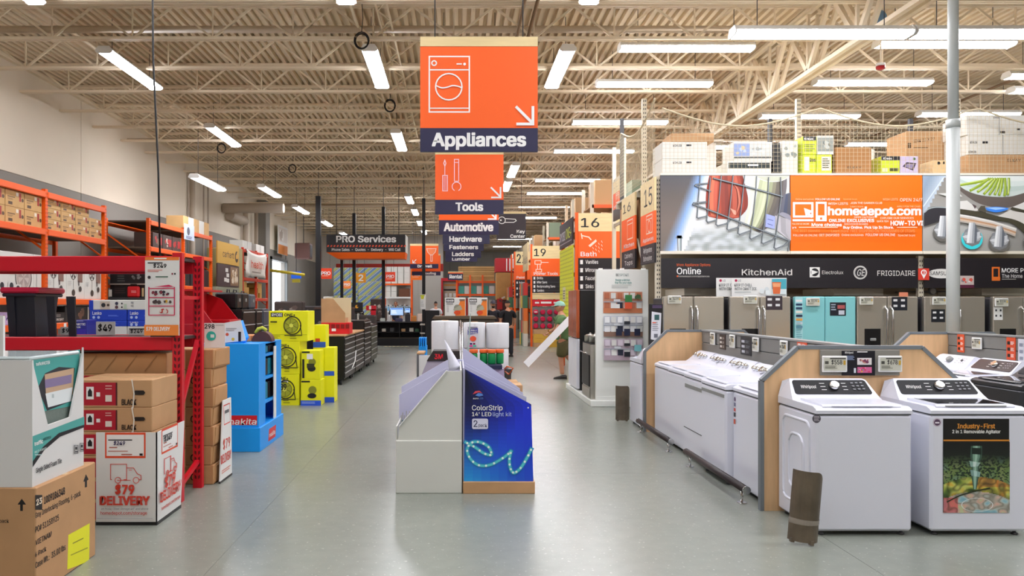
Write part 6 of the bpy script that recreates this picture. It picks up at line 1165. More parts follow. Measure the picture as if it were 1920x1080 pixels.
# blue LED light kit display
xb0, xb1 = WX(868,Yc), WX(1003,Yc); t = thing('bin_display', 'deep blue ColorStrip LED light kit display on cardboard tray', 'display', (xb0,Yc,0)); zr = WZ(903,Yc)
BLUEB = M('display_navy','#141a6a',.4); obj('cardboard_tray', MB().cbox(0,xb1-xb0,-.01,1.15,0,zr,.004), CARD, t)
def l3(pts, Y): return [(WX(a,Y)-xb0, WZ(b,Y)) for a, b in pts]
sh = [(870,903),(1000,903),(996,758),(872,692)]
obj('near_side', MB().prism(l3(sh,Yc+.01),'y',.01,.025), BLUEB, t)
for y in (.38,.75,1.1): obj('divider', MB().prism([(0,zr),(xb1-xb0-.02,zr),(xb1-xb0-.04,.8),(.01,1.1 if y<1 else 1.22)],'y',y,y+.012), LAV, t)
obj('back_board', MB().box(0,.012,.025,1.1,zr,1.1), LAV, t); obj('front_wall', MB().box(xb1-xb0-.04,xb1-xb0-.028,.025,1.1,zr,.72), BLUEB, t)
p = Print(t,'F',Yc+.01,eps=.0006); n = 30
def bx_(y): return 996+(1000-996)*(y-758)/145
for i in range(n):
    ya, yb = 692+211*i/n, 692+211*(i+1)/n
    def xr(y): return 872+(y-692)/(758-692)*124 if y < 758 else bx_(y)
    def xl(y): return 872-2*(y-692)/211
    m_ = 8
    for j in range(m_):
        u0, u1 = j/m_, (j+1)/m_; s_ = i/(n-1)
        top = lerp('#070a1c','#1c34d8',min(1,max(0,u1*.8+s_*.9-.12))); bot = lerp('#28a8ea','#1838d0',min(1,u1*.8)); c = lerp(top,bot,max(0,(s_-.42)/.58)**1.1)
        a = lambda y,u: xl(y)+(xr(y)-xl(y))*u
        p.poly([(a(ya,u0),ya),(a(ya,u1),ya),(a(yb,u1),yb),(a(yb,u0),yb)],c); p.k -= 1
p.k += 1
c1 = curve([(873,829),(890,838),(908,850),(921,852),(916,838),(900,829),(884,830),(876,843),(882,860),(898,872),(920,871),(945,857),(958,846)]); c2 = curve([(958,846),(955,862),(957,878),(964,886),(976,877),(988,858),(996,842)])
p.line(c1,8,'#1e86c8').line(c2,8,'#1e86c8').line(c1,4.5,'#58d0d8').line(c2,4.5,'#58d0d8')
for cc, st in ((c1,5),(c2,5)):
    for q in cc[2::st]: p.disc(q[0],q[1],2.2,'#e8fff8',n=10); p.k -= 1
p.k += 1; p.text('ColorStrip',885,942,759.5,769,W_,.014).text("14' LED",885,921,772.5,780,W_,.02).text('light kit',924,959,772.5,780,'#c8d8ff',.006)
rq = rr(885,915,784.5,804,3); p.poly(rq,'#dcdcf0').text('2',888,895,788,800,'#1c2050',.01).text('pack',897,913,794,800,'#1c2050',.008).text('auro',887,897,745,748,W_,.02).text('LED',898,906,745,748,'#6a90e0',.0).poly([(886,739),(891,733),(899,732),(904,737),(898,735),(892,737)],'#d84a5a').poly([(891,741),(897,736),(904,738),(906,741),(898,743)],'#5a8ad8').disc(990,764,1.5,W_); p.build('graphic')
for i in range(7):
    z = .62+.02*(i%3); solo('light_kit_box', MB().cbox(-.05,.05,-.05,.05,0,.16,.004), M('kit_box%d'%(i%3),['#d8d8e8','#5a6ad0','#c86a9a'][i%3],.5), 'small %s LED kit box in the blue display bin'%['white','blue','pink'][i%3], 'box', (xb1-.12,Yc+.1+.14*i+(.02 if i>1 else 0),zr+.001+.0), 0, '%s LED kit boxes'%['white','blue','pink'][i%3]) if i not in (2,) else None
t = thing('sleeve_display','lilac stand with green jars tray behind the blue display','display',(WX(872,8.0),8.0,0)); a = WX(945,8.)-WX(872,8.); obj('body', MB().prism([(0,0),(a+.06,0),(a,WZ(692,8.)),(.0,WZ(692,8.))],'y',0,.5), M('lilac_stand','#b4a4be',.6), t); obj('black_tray', MB().cbox(0,a-.02,-.03,.5,WZ(692,8.),WZ(684,8.),.004), M('navy_tray','#1a2040',.5), t); obj('pole', MB().box(WX(909,8.)-WX(872,8.)-.02,WX(909,8.)-WX(872,8.)+.035,-.03,-.005,WZ(720,8.),WZ(689,8.)), BLACKP, t)
zj = WZ(684,8.)+.001
for i, px in enumerate((888,907,922,937)):
    Yj = 8.12+.03*(i%2); q = thing('green_jar','green jar with orange lid on the lilac stand','jar',(WX(px,Yj),Yj,zj),0,'green jars with orange lids'); obj('jar', MB().lathe([(.038,0),(.042,.01),(.042,.1),(.036,.115)],n=16), M('jar_green','#0f8a4a',.35), q); obj('lid', MB().lathe([(.044,.116),(.046,.12),(.046,.15),(.044,.153)],n=16), M('lid_orange','#f06a2a',.4), q)
# 3M stand and blue bins
t = thing('product_stand','lilac 3M stand with black header','display',(WX(784,8.3),8.3,0)); X_ = WX(784,8.3); zh0, zh1 = WZ(677,8.3), WZ(658,8.3)
obj('side_board', MB().prism([(WX(784,8.3)-X_,.0),(WX(862,8.3)-X_,0),(WX(862,8.3)-X_,zh0),(WX(801,8.3)-X_,zh0),(WX(784,8.3)-X_,WZ(718,8.3))],'y',0,.3), M('lilac_grey','#a9a0ae',.6), t); obj('header', MB().prism([(WX(800,8.3)-X_,zh0),(WX(862,8.3)-X_,zh0),(WX(862,8.3)-X_,zh1),(WX(812,8.3)-X_,zh1)],'y',-.01,.3), M('header_black','#2a201e',.5), t)
p = Print(t,'F',8.29); p.text('3M',815,830,664,673,'#e8142a',.03); p.build('brand_name'); p = Print(t,'F',8.3); p.line([(800,715),(829,690)],3,'#3a5ad8').rect(824,686,830,697,'#2a6ad8').poly([(786,718),(803,712),(800,718)],'#d86a5a'); p.build('side_print')
t = thing('tray_rack','white wire tray rack beside the 3M stand','rack',(WX(783,8.9),8.9,0)); a = WX(808,8.9)-WX(783,8.9); obj('frame', MB().tube([(0,0,0),(0,0,WZ(664,8.9))],.012,6), DKGREY, t); obj('frame', MB().tube([(0,.4,0),(0,.4,WZ(664,8.9))],.012,6), DKGREY, t); obj('panel', MB().box(.015,a,0,.02,.2,WZ(666,8.9)), WCARD, t); obj('top_tray', MB().cbox(-.01,.08,0,.4,WZ(665,8.9),WZ(661,8.9),.004), CARD, t)
t = thing('blue_bin','bright blue slotted bin next to bubble wrap rolls','bin',(WX(785,9.8),9.8,0)); a = WX(802,9.6)-WX(787,9.6); obj('box', MB().cbox(0,a,0,.3,0,WZ(651,9.6),.004), MB_, t)
for i in range(4): obj('upright_tab', MB().box(.003+i*a/4,.003+i*a/4+a*.14,0,.3,WZ(651,9.6),WZ(635,9.6)), MB_, t)
# bubble wrap rolls
BUB = M('bubble_wrap','#e6e7ea',.3,bump=.2,scale=60,coat=.5); 
def roll(label, px0, px1, py0, py1, Y, lab=None):
    r = (WX(px1,Y)-WX(px0,Y))/2; z0, z1 = WZ(py1,Y), WZ(py0,Y); t = thing('bubble_wrap_roll', label, 'wrap roll', ((WX(px0,Y)+WX(px1,Y))/2,Y+r,z0)); h = z1-z0
    obj('roll', MB().lathe([(r*.96,0),(r,.012),(r,h-.012),(r*.96,h),(r*.3,h+.004)],n=28), BUB, t); obj('core', MB().lathe([(.04,0),(.04,h+.008)],n=12), CARD, t)
    obj('loose_edge', MB().box(-.01,.01,-r-.004,-r+.01,.01,h-.01), BUB, t)
    if lab:
        p = Print(t,'F',Y-.006); p.rect(877,612,896,652,'#d8d4dc').rect(878,613,895,618,'#8a8a98').poly([(877,618),(896,615),(896,625),(877,628)],'#3a3a9a').text('BUBBLE',878.5,894,618,621,W_,.02).text('CUSHION',878.5,894,622.5,625.5,W_,.02).disc(887,635,6,'#f05a3a',5).rect(881,643,885,646,'#2a2a6a').rect(887,643,891,646,'#8a1a4a').rect(880,647,886,650,'#e04a9a').rect(887,647,893,650,'#4ac0a0'); p.build('roll_label')
    return t
Yr = 9.0; zs_ = WZ(680,Yr); st = thing('roll_stand','low dark stand carrying the bubble wrap rolls','stand',(WX(800,Yr),Yr-.02,0)); wst = WX(960,Yr)-WX(800,Yr); obj('deck', MB().box(0,wst,0,.75,WZ(692,Yr)-.04,WZ(692,Yr)), DKGREY, st)
for x in (.03,wst-.03): obj('side_frame', MB().box(x-.02,x+.02,.02,.72,0,WZ(692,Yr)-.04), DKGREY, st)
zd = WZ(692,Yr)+.001
r1 = roll('single tall bubble wrap roll beside the 3M header',808,860,602,691.8,Yr); roll('lower bubble wrap roll under the labelled one',869,911,655,691.8,Yr); roll('lower bubble wrap roll, unlabelled',912,955,655,691.8,Yr); roll('upper bubble wrap roll with BUBBLE CUSHION label',869,911,605,653.6,Yr,True); roll('upper bubble wrap roll without label',912,956,606,653.6,Yr)
for i, px in enumerate((863,866.5)): solo('divider_pole', MB().tube([(0,0,0),(0,0,WZ(600+4*i,8.7))],.008,8), CHROME, 'thin chrome pole between the bubble wrap rolls', 'pole', (WX(px,8.7),8.7,0), 0, 'thin chrome poles between the rolls')
solo('clear_panel', MB().prism([(0,0),(.03,0),(.06,.62),(.05,.64)],'y',0,.004), M('clear_acrylic','#b8d0c8',.1,alpha=.45), 'clear acrylic divider leaning before the labelled roll', 'divider', (WX(873,8.5),8.5,WZ(684,8.5)-.06))
t = thing('wire_bracket','orange wire bracket sticking out below the rolls','bracket',(WX(954,8.6),8.6,WZ(702,8.6))); obj('wire', MB().tube([(-.02,.4,.0),(0,0,0),(.05,0,.07),(-.02,.0,.09),(-.03,.4,.02)],.008,6), M('orange_wire','#d8642a',.5), t)
for i, (px0,px1,py0) in enumerate(((951,972,716),(958,980,722))): 
    Yt = 8.62-.5*i; k = carton('open_tray','open tan cardboard tray at the island foot, %s'%['rear','front'][i],WX(px0,Yt),WX(px1,Yt),Yt,Yt+.3,.001,WZ(py0,Yt),CARD,flaps=False)
# table with boxed saws
Yt = 11.5; t = thing('display_table','dark display table with thick brown top behind the rolls','table',(WX(810,Yt),Yt,0)); a = WX(932,Yt)-WX(810,Yt); zt_ = WZ(593,Yt)
obj('top', MB().prism([(0,zt_-.04),(a,zt_-.04),(a-.03,zt_),(.03,zt_)],'y',0,.8), M('brown_top','#5a4a36',.5), t); obj('apron', MB().box(.03,a-.03,.03,.77,zt_-.1,zt_-.04), M('brown_apron','#453828',.6), t)
for x in (.05,a-.1):
    for y in (.05,.68): obj('leg', MB().box(x,x+.06,y,y+.06,0,zt_-.1), DKGREY, t)
obj('lower_shelf', MB().box(.05,a-.05,.05,.74,.3,.34), DKGREY, t)
for px0, px1, lb in ((834,873,'white and orange RIDGID saw carton beside the yellow bollard'),(878,914,'white and orange RIDGID saw carton nearer the two men')):
    k = pcarton(lb,px0,px1,558,593,Yt+.1,.4,WC2,zt_+.001,name='saw_box',flaps=False); p = Print(k,'F',Yt+.1); w5 = px1-px0
    p.poly([(px0+w5*.5,592),(px0+w5*.62,575),(px0+w5*.78,561),(px1-1,561),(px1-1,592)],'#f0802a').rect(px0+w5*.06,560,px0+w5*.45,567,'#2a2626').text('RIDGID',px0+w5*.09,px0+w5*.42,562,565.5,W_,.03).disc(px0+w5*.6,577,w5*.16,'#8a8a78',6).poly([(px0+w5*.4,580),(px0+w5*.75,572),(px0+w5*.85,580),(px0+w5*.5,584)],'#a8a48c').disc(px0+w5*.6,586,w5*.16,'#d84a1a',4).rect(px0+w5*.08,569,px0+w5*.4,570.5,'#5a5a5a').bars(px0+w5*.1,573,px0+w5*.2,586,5,'#b8b4b0',.4).rect(px0+w5*.7,561,px0+w5*.95,564,'#7a6a5a'); p.build('carton_print')
solo('yellow_bollard', MB().lathe([(.06,0),(.06,.95),(.04,1.0)],n=12), M('bollard_yellow','#d8b82a',.5), 'yellow steel bollard behind the saw cartons', 'bollard', (WX(828,21.),21.,0))
# ================================================================ hanging aisle signs
def hang(label, Y, px0, px1, ys, word, icon=None, arrow=True, wx=None, board=NAVY, name='hanging_sign'):
    x0, x1 = WX(px0,Y), WX(px1,Y); z = [WZ(q,Y) for q in ys]; t = thing(name, label, 'hanging sign', ((x0+x1)/2,Y,z[3])); a = (x1-x0)/2
    obj('wood_header', MB().box(-a,a,-.02,.02,z[1]-z[3],z[0]-z[3]), PALEWOOD, t); obj('picture_board', MB().box(-a,a,-.015,.015,z[2]-z[3],z[1]-z[3]), ORSIGN, t); obj('name_board', MB().box(-a,a,-.022,.022,0,z[2]-z[3]), board, t)
    for s in (-1,1): obj('hanger_wire', MB().tube([(s*a*.75,0,z[0]-z[3]),(s*a*.75,0,6.9-z[3])],.006,5), DKGREY, t)
    p = Print(t,'F',Y-.022); H = ys[3]-ys[2]
    if word: p.text(word,wx[0],wx[1],ys[2]+H*.2,ys[2]+H*.74,W_,.05)
    p.build('sign_name'); p = Print(t,'F',Y-.015)
    if icon: icon(p)
    if arrow: 
        x, y, s = px1-8*(px1-px0)/219, ys[2]-8*(ys[2]-ys[1])/152, (px1-px0)/219.*31
        p.line([(x-s,y-s),(x-2,y-2)],s*.17,W_).line([(x-1,y-s*1.0),(x-1,y),(x-s*.95,y)],s*.17,W_)
    p.build('sign_symbol'); return t
def ic_wash(p):
    p.frame(805,106,880,210,2.6,W_).line([(805,131),(880,131)],2.4,W_).line([(805,203),(880,203)],2,W_).ring(814,118.5,5.5,2.4,W_).rect(856,119,866,121.5,W_).disc(871,120.5,2.6,W_).ring(841.5,163,26,2.6,W_).line(curve([(818,161),(828,165),(838,164),(848,161),(858,162),(866,165)],5),2.4,W_)
hang('big orange Appliances hanging sign with washing machine symbol', 8.0, 788, 1008, (70,88,241,285), 'Appliances', ic_wash, True, (811,985))
def ic_tool(p):
    c = '#ffd8e0'; p.line([(834,300),(832,306),(834,312),(836,306)],1.6,c,True).line([(834,312),(834,328)],1.4,c).frame(830,329,839,358,1.4,c).line([(833,331),(833,356)],.9,c).line([(836,331),(836,356)],.9,c).frame(852,299,860,340,1.4,c).line([(852,305),(860,305)],1.2,c).ring(856,350,9,1.5,c).poly([(853,352),(859,352),(860,361),(852,361)],'#ff6a22')
hang('orange Tools hanging sign with screwdriver and spanner symbol', 13.7, 816, 944, (286,290,375,402), 'Tools', ic_tool, True, (855,905))
hang('orange Automotive hanging sign', 15.7, 823, 935, (366,370,413,440), 'Automotive', None, True, (833,924))
for word, Y, a_, b_, y3, y4, wx in (('Hardware',20.,830,918,440,457.5,(843,903)),('Fasteners',23.3,832,907,457,470.5,(843,896)),('Ladders',26.,835,902,470,483.5,(848,888)),('Lumber',29.2,835,895,481,491,(848,881))): hang('hanging sign naming %s'%word, Y, a_, b_, (y3-45*8/Y*2,y3-42*8/Y*2,y3,y4), word, None, False, wx)
def ic_key(p): c = W_; p.ring(941,413,7,1.2,c).disc(939,413,1.6,c).line([(947,410),(966,411),(968,414),(963,417),(947,417)],1.2,c)
Y = 22.; x0, x1 = WX(931,Y), WX(986,Y); t = thing('hanging_sign','dark Key Center hanging sign with key symbol','hanging sign',((x0+x1)/2,Y,WZ(449,Y))); a = (x1-x0)/2; h = WZ(397,Y)-WZ(449,Y); obj('board', MB().box(-a,a,-.015,.015,0,h-.06), M('key_brown','#2e2228',.5), t); obj('wood_header', MB().box(-a,a,-.02,.02,h-.06,h), PALEWOOD, t)
for s in (-1,1): obj('hanger_wire', MB().tube([(s*a*.7,0,h),(s*a*.7,0,6.9-WZ(449,Y))],.006,5), DKGREY, t)
p = Print(t,'F',Y-.015); ic_key(p); p.text('Key',969,984,431,437,W_,.03).text('Center',957,984,440,446,W_,.03); p.build('sign_name')
def ic_trowel(p): c='#ffe0d0'; p.poly([(800,466),(818,466),(816,473),(811,478),(807,478),(802,473)],'#ff8a52').line([(800,466),(818,466),(816,473),(811,478),(807,478),(802,473)],1,c,True).frame(807.5,478,810.5,490,1,c); p.line([(780,487),(774,493)],1.4,W_).line([(774,488),(774,493),(779,493)],1.4,W_)
hang('orange Drywall hanging sign with trowel symbol', 34.95, 769, 822, (457,461,495,503.5), 'Drywall', ic_trowel, False, (783,810))
hang('hanging sign naming Roofing behind the Drywall one', 36., 772, 826, (476,479,509,516.5), 'Roofing', None, False, (795,817)); hang('small dark Rental hanging sign', 44., 840, 868, (509,511,513,525), 'Rental', None, False, (843,866))
# PRO services sign
Y = 30.; x0, x1 = WX(612,Y), WX(760,Y); z0, z1 = WZ(473,Y), WZ(440,Y); t = thing('services_sign','long black PRO Services box sign with orange underside','hanging sign',(x0,Y,z0)); w_ = x1-x0; H = z1-z0
obj('box', MB().box(0,w_,0,1.2,0,H), BLKSIGN, t); obj('end_panel', MB().box(w_,w_+.02,0,1.2,0,H), WCARD, t); dz = .24
obj('underside', MB().add([(0,0,0),(w_,0,0),(w_,1.2,0),(0,1.2,0),(.4,.1,-dz),(w_-.02,.1,-dz),(w_-.02,1.1,-dz),(.4,1.1,-dz)],[(0,1,5,4),(1,2,6,5),(2,3,7,6),(3,0,4,7),(4,5,6,7),(0,3,2,1)]), M('under_orange','#ff6a10',.5), t)
for x in (.3,w_-.3): obj('hanger_wire', MB().tube([(x,.6,H),(x,.6,6.9-z0)],.015,6), DKGREY, t)
p = Print(t,'F',Y); p.text('PRO Services',631,742,442.5,454,W_,.045); p.build('sign_title'); p = Print(t,'F',Y)
for i in range(25): p.poly([(613+i*6,463),(616+i*6,463),(617.5+i*6,459.5),(614.5+i*6,459.5)],'#e8502a'); p.k -= 1
p.k += 1; p.build('hazard_stripe'); p = Print(t,'F',Y); p.text('Phone Sales  \u25AA  Quotes  \u25AA  Delivery  \u25AA  Will Call'.replace('\u25AA','-'),622,751,465.5,470.5,W_,.02); p.build('sign_subtitle')
for i, (px, Y, wpx, yt) in enumerate(((597,29.,9,368),(641,31.5,5,486),(664,31.5,6,400),(719,31.5,6,388),(794.5,29.,6,372))):
    r = wpx*Y/F/2; t = thing('sign_pole', ['thick black pole beside the PRO desk chests','thin black pole under the PRO sign, by the striped bundles','black pole rising behind the PRO sign','black pole at the PRO desk corner','black pole with white and yellow notice'][i],'pole',(WX(px,Y),Y,0)); obj('shaft', MB().box(-r,r,-r,r,.02,WZ(yt,Y)), BLACKM, t); obj('base_plate', MB().box(-r*2,r*2,-r*2,r*2,0,.02), BLACKM, t)
    if i != 1: obj('stay_cable', MB().tube([(0,0,WZ(yt,Y)),(0,0,6.9)],.012,5), DKGREY, t)
    if i == 4: obj('notice', MB().box(-.13,.08,-r-.012,-r,WZ(580,Y),WZ(552,Y)), WCARD, t); p = Print(t,'F',Y-r-.012); p.rect(788,553,796,556,'#b8c020').disc(792,558,3,'#c8c82a').bars(789,564,795,576,4,'#b0b0b0',.4); p.build('notice_print')
for px0, px1, py0, py1, Y, txt, c, lb in ((600,622,503,523,40.,'PRO','e8421c','orange-red PRO square sign by the thick black pole'),(643,658,527,541,46.,'PRO','f08030','small orange PRO square sign before the striped bundles'),(667,686,512,530,38.,'2','f5a21c','amber square sign with number 2'),(722,741,510,528,40.,'PRO','e8421c','orange-red PRO square sign before the white cartons'),(770,791,505,525,39.,'PRO','ff7a1c','bright orange PRO square sign beside Drywall')):
    x0, x1, z0, z1 = WX(px0,Y), WX(px1,Y), WZ(py1,Y), WZ(py0,Y); t = thing('square_sign', lb, 'sign', ((x0+x1)/2,Y,z0)); a = (x1-x0)/2; obj('board', MB().box(-a,a,-.02,.02,0,z1-z0), M('sq_'+c,'#'+c,.5), t)
    for s in (-1,1): obj('hanger_wire', MB().tube([(s*a*.7,0,z1-z0),(s*a*.7,0,6.9-z0)],.008,5), DKGREY, t)
    p = Print(t,'F',Y-.02); W5 = px1-px0; H5 = py1-py0
    if txt == '2': p.text('2',px0+W5*.3,px0+W5*.72,py0+H5*.18,py0+H5*.82,W_,.04)
    else: p.text('PRO',px0+W5*.12,px0+W5*.88,py0+H5*.3,py0+H5*.62,W_,.03).rect(px0+W5*.15,py0+H5*.7,px0+W5*.7,py0+H5*.75,'#f8c8a8')
    p.build('sign_name')
# ================================================================ PRO desk and the far end
Y = 30.5; x0, x1 = WX(707,Y), WX(790,Y); t = thing('service_desk','black PRO service desk with open shelves','desk',(x0,Y,0)); w_ = x1-x0; H = WZ(603,Y); obj('top', MB().cbox(-.03,w_+.03,-.05,.75,H-.04,H,.006), DKGREY, t); obj('back', MB().box(0,w_,.68,.72,0,H-.04), BLACKM, t); obj('plinth', MB().box(0,w_,0,.7,0,.3), BLACKM, t)
for x in (0,w_*.5,w_-.03): obj('side_panel', MB().box(x,x+.03,0,.68,.3,H-.04), BLACKM, t)
obj('shelf', MB().box(.03,w_-.03,.02,.68,.52,.55), BLACKM, t)
p = Print(t,'F',Y); p.rect(709,633,788,634,'#4a4030'); p.build('front_trim')
for i in range(5): solo('desk_stock', MB().cbox(-.08,.08,-.08,.08,0,.12+.03*(i%2),.01), STK[(5,4,0,5,6)[i]], 'small %s item on the PRO desk shelf'%SNM[(5,4,0,5,6)[i]], 'desk item', (x0+.25+i*.33+(.12 if i>1 else 0)-(.1 if i==4 else 0),Y+.3,.551), 0, 'small %s items on the desk shelf'%SNM[(5,4,0,5,6)[i]])
for px0, px1, py0, py1, lb in ((731,757,576,592,'large computer monitor showing a web page on the PRO desk'),(759,770,577,587,'small computer monitor on the PRO desk')):
    t = thing('computer_monitor', lb, 'monitor', (WX((px0+px1)/2,Y),Y+.3,H)); a = (WX(px1,Y)-WX(px0,Y))/2; zz0, zz1 = WZ(py1,Y)-H, WZ(py0,Y)-H; obj('case', MB().cbox(-a,a,-.02,.02,zz0,zz1,.005), BLACKP, t); obj('stand', MB().box(-.04,.04,0,.04,0.01,zz0), BLACKP, t); obj('foot', MB().box(-.12,.12,-.08,.08,0,.01), BLACKP, t)
    p = Print(t,'F',Y+.28,mat=screen_mat()); p.rect(px0+1,py0+1,px1-1,py1-1,'#a8c8ee').rect(px0+2,py0+2,px1-2,py0+4,'#4a80d0').bars(px0+3,py0+6,px0+(px1-px0)*.55,py1-3,3,'#e8f0fa'); p.build('screen')
for i, (px, w2, h2, c, lb) in enumerate(((748,.3,.12,'#3a3a5a','dark printer'),(764,.2,.3,'#2a2a2e','black till screen'),(776,.2,.22,'#c8803a','orange-brown parcel'),(787,.2,.3,'#e0c8b8','cream leaflet holder'),(717,.2,.12,'#c8d0c8','pale paper tray'),(729,.1,.25,'#d8d8d8','white bottle'))): 
    q = thing('desk_item', lb+' on the PRO desk','desk item',(WX(px,Y),Y+(.12 if i!=0 else .02),H+.0005)); obj('body', MB().cbox(-w2/2,w2/2,-.08,.08,0,h2,.015), M('desk_'+str(i),c,.5), q); obj('top', MB().box(-w2*.4,w2*.4,-.05,.05,h2,h2+.02), M('deskt_'+str(i),c,.4), q)
st_ = thing('floor_mat_strip','striped yellow and grey hazard strip on the floor at PRO desk','floor strip',(WX(743,29.9),29.9,0)); obj('strip', MB().box(-.5,.5,-.12,.12,0,.004), M('mat_grey','#8a8878',.7), st_); 
for i in range(6): obj('stripe', MB().box(-.45+i*.16,-.37+i*.16,-.1,.1,.004,.006), M('mat_yellow','#d8c88a',.7), st_)
t = thing('standing_kiosk','tall black standing kiosk beside the PRO desk','kiosk',(WX(808,28.),28.,0)); obj('body', MB().cbox(-.22,.3,0,.5,0,WZ(582,28.),.02), BLACKM, t); obj('ledge', MB().box(-.4,-.22,.0,.3,WZ(610,28.),WZ(607,28.)), STEEL, t); obj('ledge', MB().box(-.4,-.22,.0,.3,WZ(626,28.),WZ(624,28.)), STEEL, t)
# striped wrapped bundles
Y = 48.; LS = [('#6a90c0','#b9c25a'),('#7fa0c8','#c8cf70')]
xa = WX(625,Y); wb_ = (WX(717,Y)-xa)/2; 
for i in range(2):
    for j in range(4):
        z = .45+j*.88; k = thing('wrapped_bundle','blue and yellow striped wrapped bundle in the stack behind PRO desk','bundle',(xa+i*wb_,Y,z),0,'striped wrapped bundles'); obj('wrap', MB().cbox(.01,wb_-.01,0,1.2,0,.87,.03), M('bundle_wrap','#dfe3dc',.4), k); p = Print(k,'F',Y,m=True,eps=.004); x_ = xa+i*wb_
        for q in range(-2,5):
            for o_, c, ww in ((0,LS[(i+j)%2][0],.22),(.24,LS[(i+j)%2][1],.18),(.44,'#4a5a6a',.05)):
                a = x_+q*.55+o_; pts = [(a,z+.02),(a+ww,z+.02),(a+ww+1.0,z+.85),(a+1.0,z+.85)]
                lo, hi = x_+.02, x_+wb_-.02
                def clip(P):
                    out = P
                    for sgn, lim in ((1,lo),(-1,hi)):
                        new = []
                        for u, v in zip(out, out[1:]+out[:1]):
                            iu, iv = sgn*(u[0]-lim) >= 0, sgn*(v[0]-lim) >= 0
                            if iu: new.append(u)
                            if iu != iv: s_ = (lim-u[0])/(v[0]-u[0]); new.append((lim,u[1]+(v[1]-u[1])*s_))
                        out = new
                        if not out: return out
                    return out
                pc = clip(pts)
                if len(pc) > 2: p.poly(pc,c); p.k -= 1
        p.k += 1; p.build('stripe_print')
t = thing('wood_dunnage','timber bearers under the striped bundles','pallet',(xa,Y,0))
for x in (.1,wb_,2*wb_-.3): obj('bearer', MB().box(x,x+.2,.0,1.2,0,.449), CARD, t)
# shelf of white cartons
Y = 46.; xa, xb_ = WX(721,Y), WX(770,Y); t = thing('stock_rack','orange rack with white cartons and bottles behind PRO desk','rack',(xa,Y,0)); w_ = xb_-xa
for x in (-.04,w_+.04):
    for y in (0,1.): obj('upright_post', MB().box(x-.04,x+.04,y,y+.08,0,4.0), ORANGE, t)
for z in (1.25,2.1,2.9): obj('beam', MB().box(0,w_,0,.06,z-.1,z), ORANGE if z > 2.5 else WCARD, t); obj('deck', MB().box(0,w_,.06,1.,z-.04,z-.001), CARD, t)
obj('back_panel', MB().box(0,w_,.98,1.,0,3.9), WCARD, t)
for i in range(4):
    for j in range(3): carton('white_carton','white carton on the rack behind PRO desk',xa+.03+i*.38,xa+.38+i*.38,Y+.1,Y+.6,2.901+j*.34,3.238+j*.34,WC2,'white cartons behind PRO desk',flaps=False)
for i in range(2):
    for j in range(2): carton('white_carton','tall white carton beside the brown stock behind PRO desk',xa+.03+i*.36,xa+.36+i*.36,Y+.1,Y+.6,2.101+j*.33,2.42+j*.33,WC2,'tall white cartons behind PRO desk',flaps=False)
carton('cardboard_box','dark brown carton on the rack behind PRO desk',xa+.85,xa+1.5,Y+.1,Y+.6,2.101,2.6,M('dk_brown','#6a4028',.7),flaps=False)
BTL = mm(MB().lathe([(.05,0),(.055,.02),(.055,.2),(.02,.26),(.02,.3)],n=10), M('bottle_blue','#7fb8dc',.2))
for i in range(11): q = thing('spray_bottle','pale blue bottle on the rack behind PRO desk','bottle',(xa+.08+i*.14,Y+.1,1.251),0,'pale blue bottles behind PRO desk'); obj('bottle', BTL, None, q); obj('cap', MB().lathe([(.03,.3),(.03,.36)],n=8), BLACKP if i%2 else WCARD, q)
# carhartt rack of clothes, red totem
Y = 26.; t = thing('clothes_rack','black rack with gold logo and hanging shirts','clothes rack',(WX(655,Y),Y,0)); a = WX(680,Y)-WX(655,Y); obj('header', MB().box(0,a,.0,.1,WZ(584,Y),WZ(567,Y)), BLACKP, t); obj('back', MB().box(0,a,.3,.36,0,WZ(584,Y)), BLACKP, t); obj('hanging_rail', MB().tube([(0,.1,WZ(586,Y)),(a,.1,WZ(586,Y))],.015,6), CHROME, t)
for i in range(4): obj('shirt', MB().cbox(.05+i*.1,.12+i*.1,.05,.28,WZ(607,Y),WZ(588,Y),.02), M('shirt%d'%(i%2),['#d8d4c8','#4a4a48'][i%2],.8), t)
p = Print(t,'F',Y); p.disc(669,575,3.2,'#d8982a').disc(671,574,1.6,K_); p.build('logo')
t = thing('red_totem','slim red standing totem with white lettering','totem',(WX(700,27.5),27.5,0)); obj('board', MB().box(-.09,.09,0,.05,0,WZ(580,27.5)), REDP, t); obj('head', MB().box(-.26,.1,0,.06,WZ(582,27.5),WZ(573,27.5)), REDP, t); p = Print(t,'F',27.5); p.text('TOOL',698,702,596,610,W_,.02).rect(692,574,696,580,W_); p.build('lettering')
for i, (px, Y, h2, c, lb) in enumerate(((688,25.,1.3,'#201c1c','black jackets on a rack'),(712,32.5,1.5,'#4a3a34','dark stacked goods left of PRO desk'),(706,33.5,1.9,'#3a2a26','dark bagged goods behind red totem'),(540,24.,1.75,'#2c2220','dark brown shelf top behind RYOBI boxes'),(575,26.,1.6,'#181618','black shelf of gloves behind RYOBI boxes'))):
    q = thing('goods_stack', lb,'goods',(WX(px,Y),Y,0)); w2 = .3 if i < 3 else .5; obj('lower', MB().cbox(-w2,w2,0,.5,0,h2*.62,.02), M('gs%d'%i,c,.6), q); obj('upper', MB().cbox(-w2*.9,w2*.92,.03,.45,h2*.62,h2,.04), M('gsu%d'%i,lerp(c,'#6a5a50',.35),.6), q)
    p = Print(q,'F',Y+.03,m=True); p.blobs(WX(px,Y)-w2*.8,h2*.66,WX(px,Y)+w2*.8,h2*.95,7,['#8a8078','#c8c0b4','#3a3634','#5a4a44'],.05,.12); p.build('goods_print')
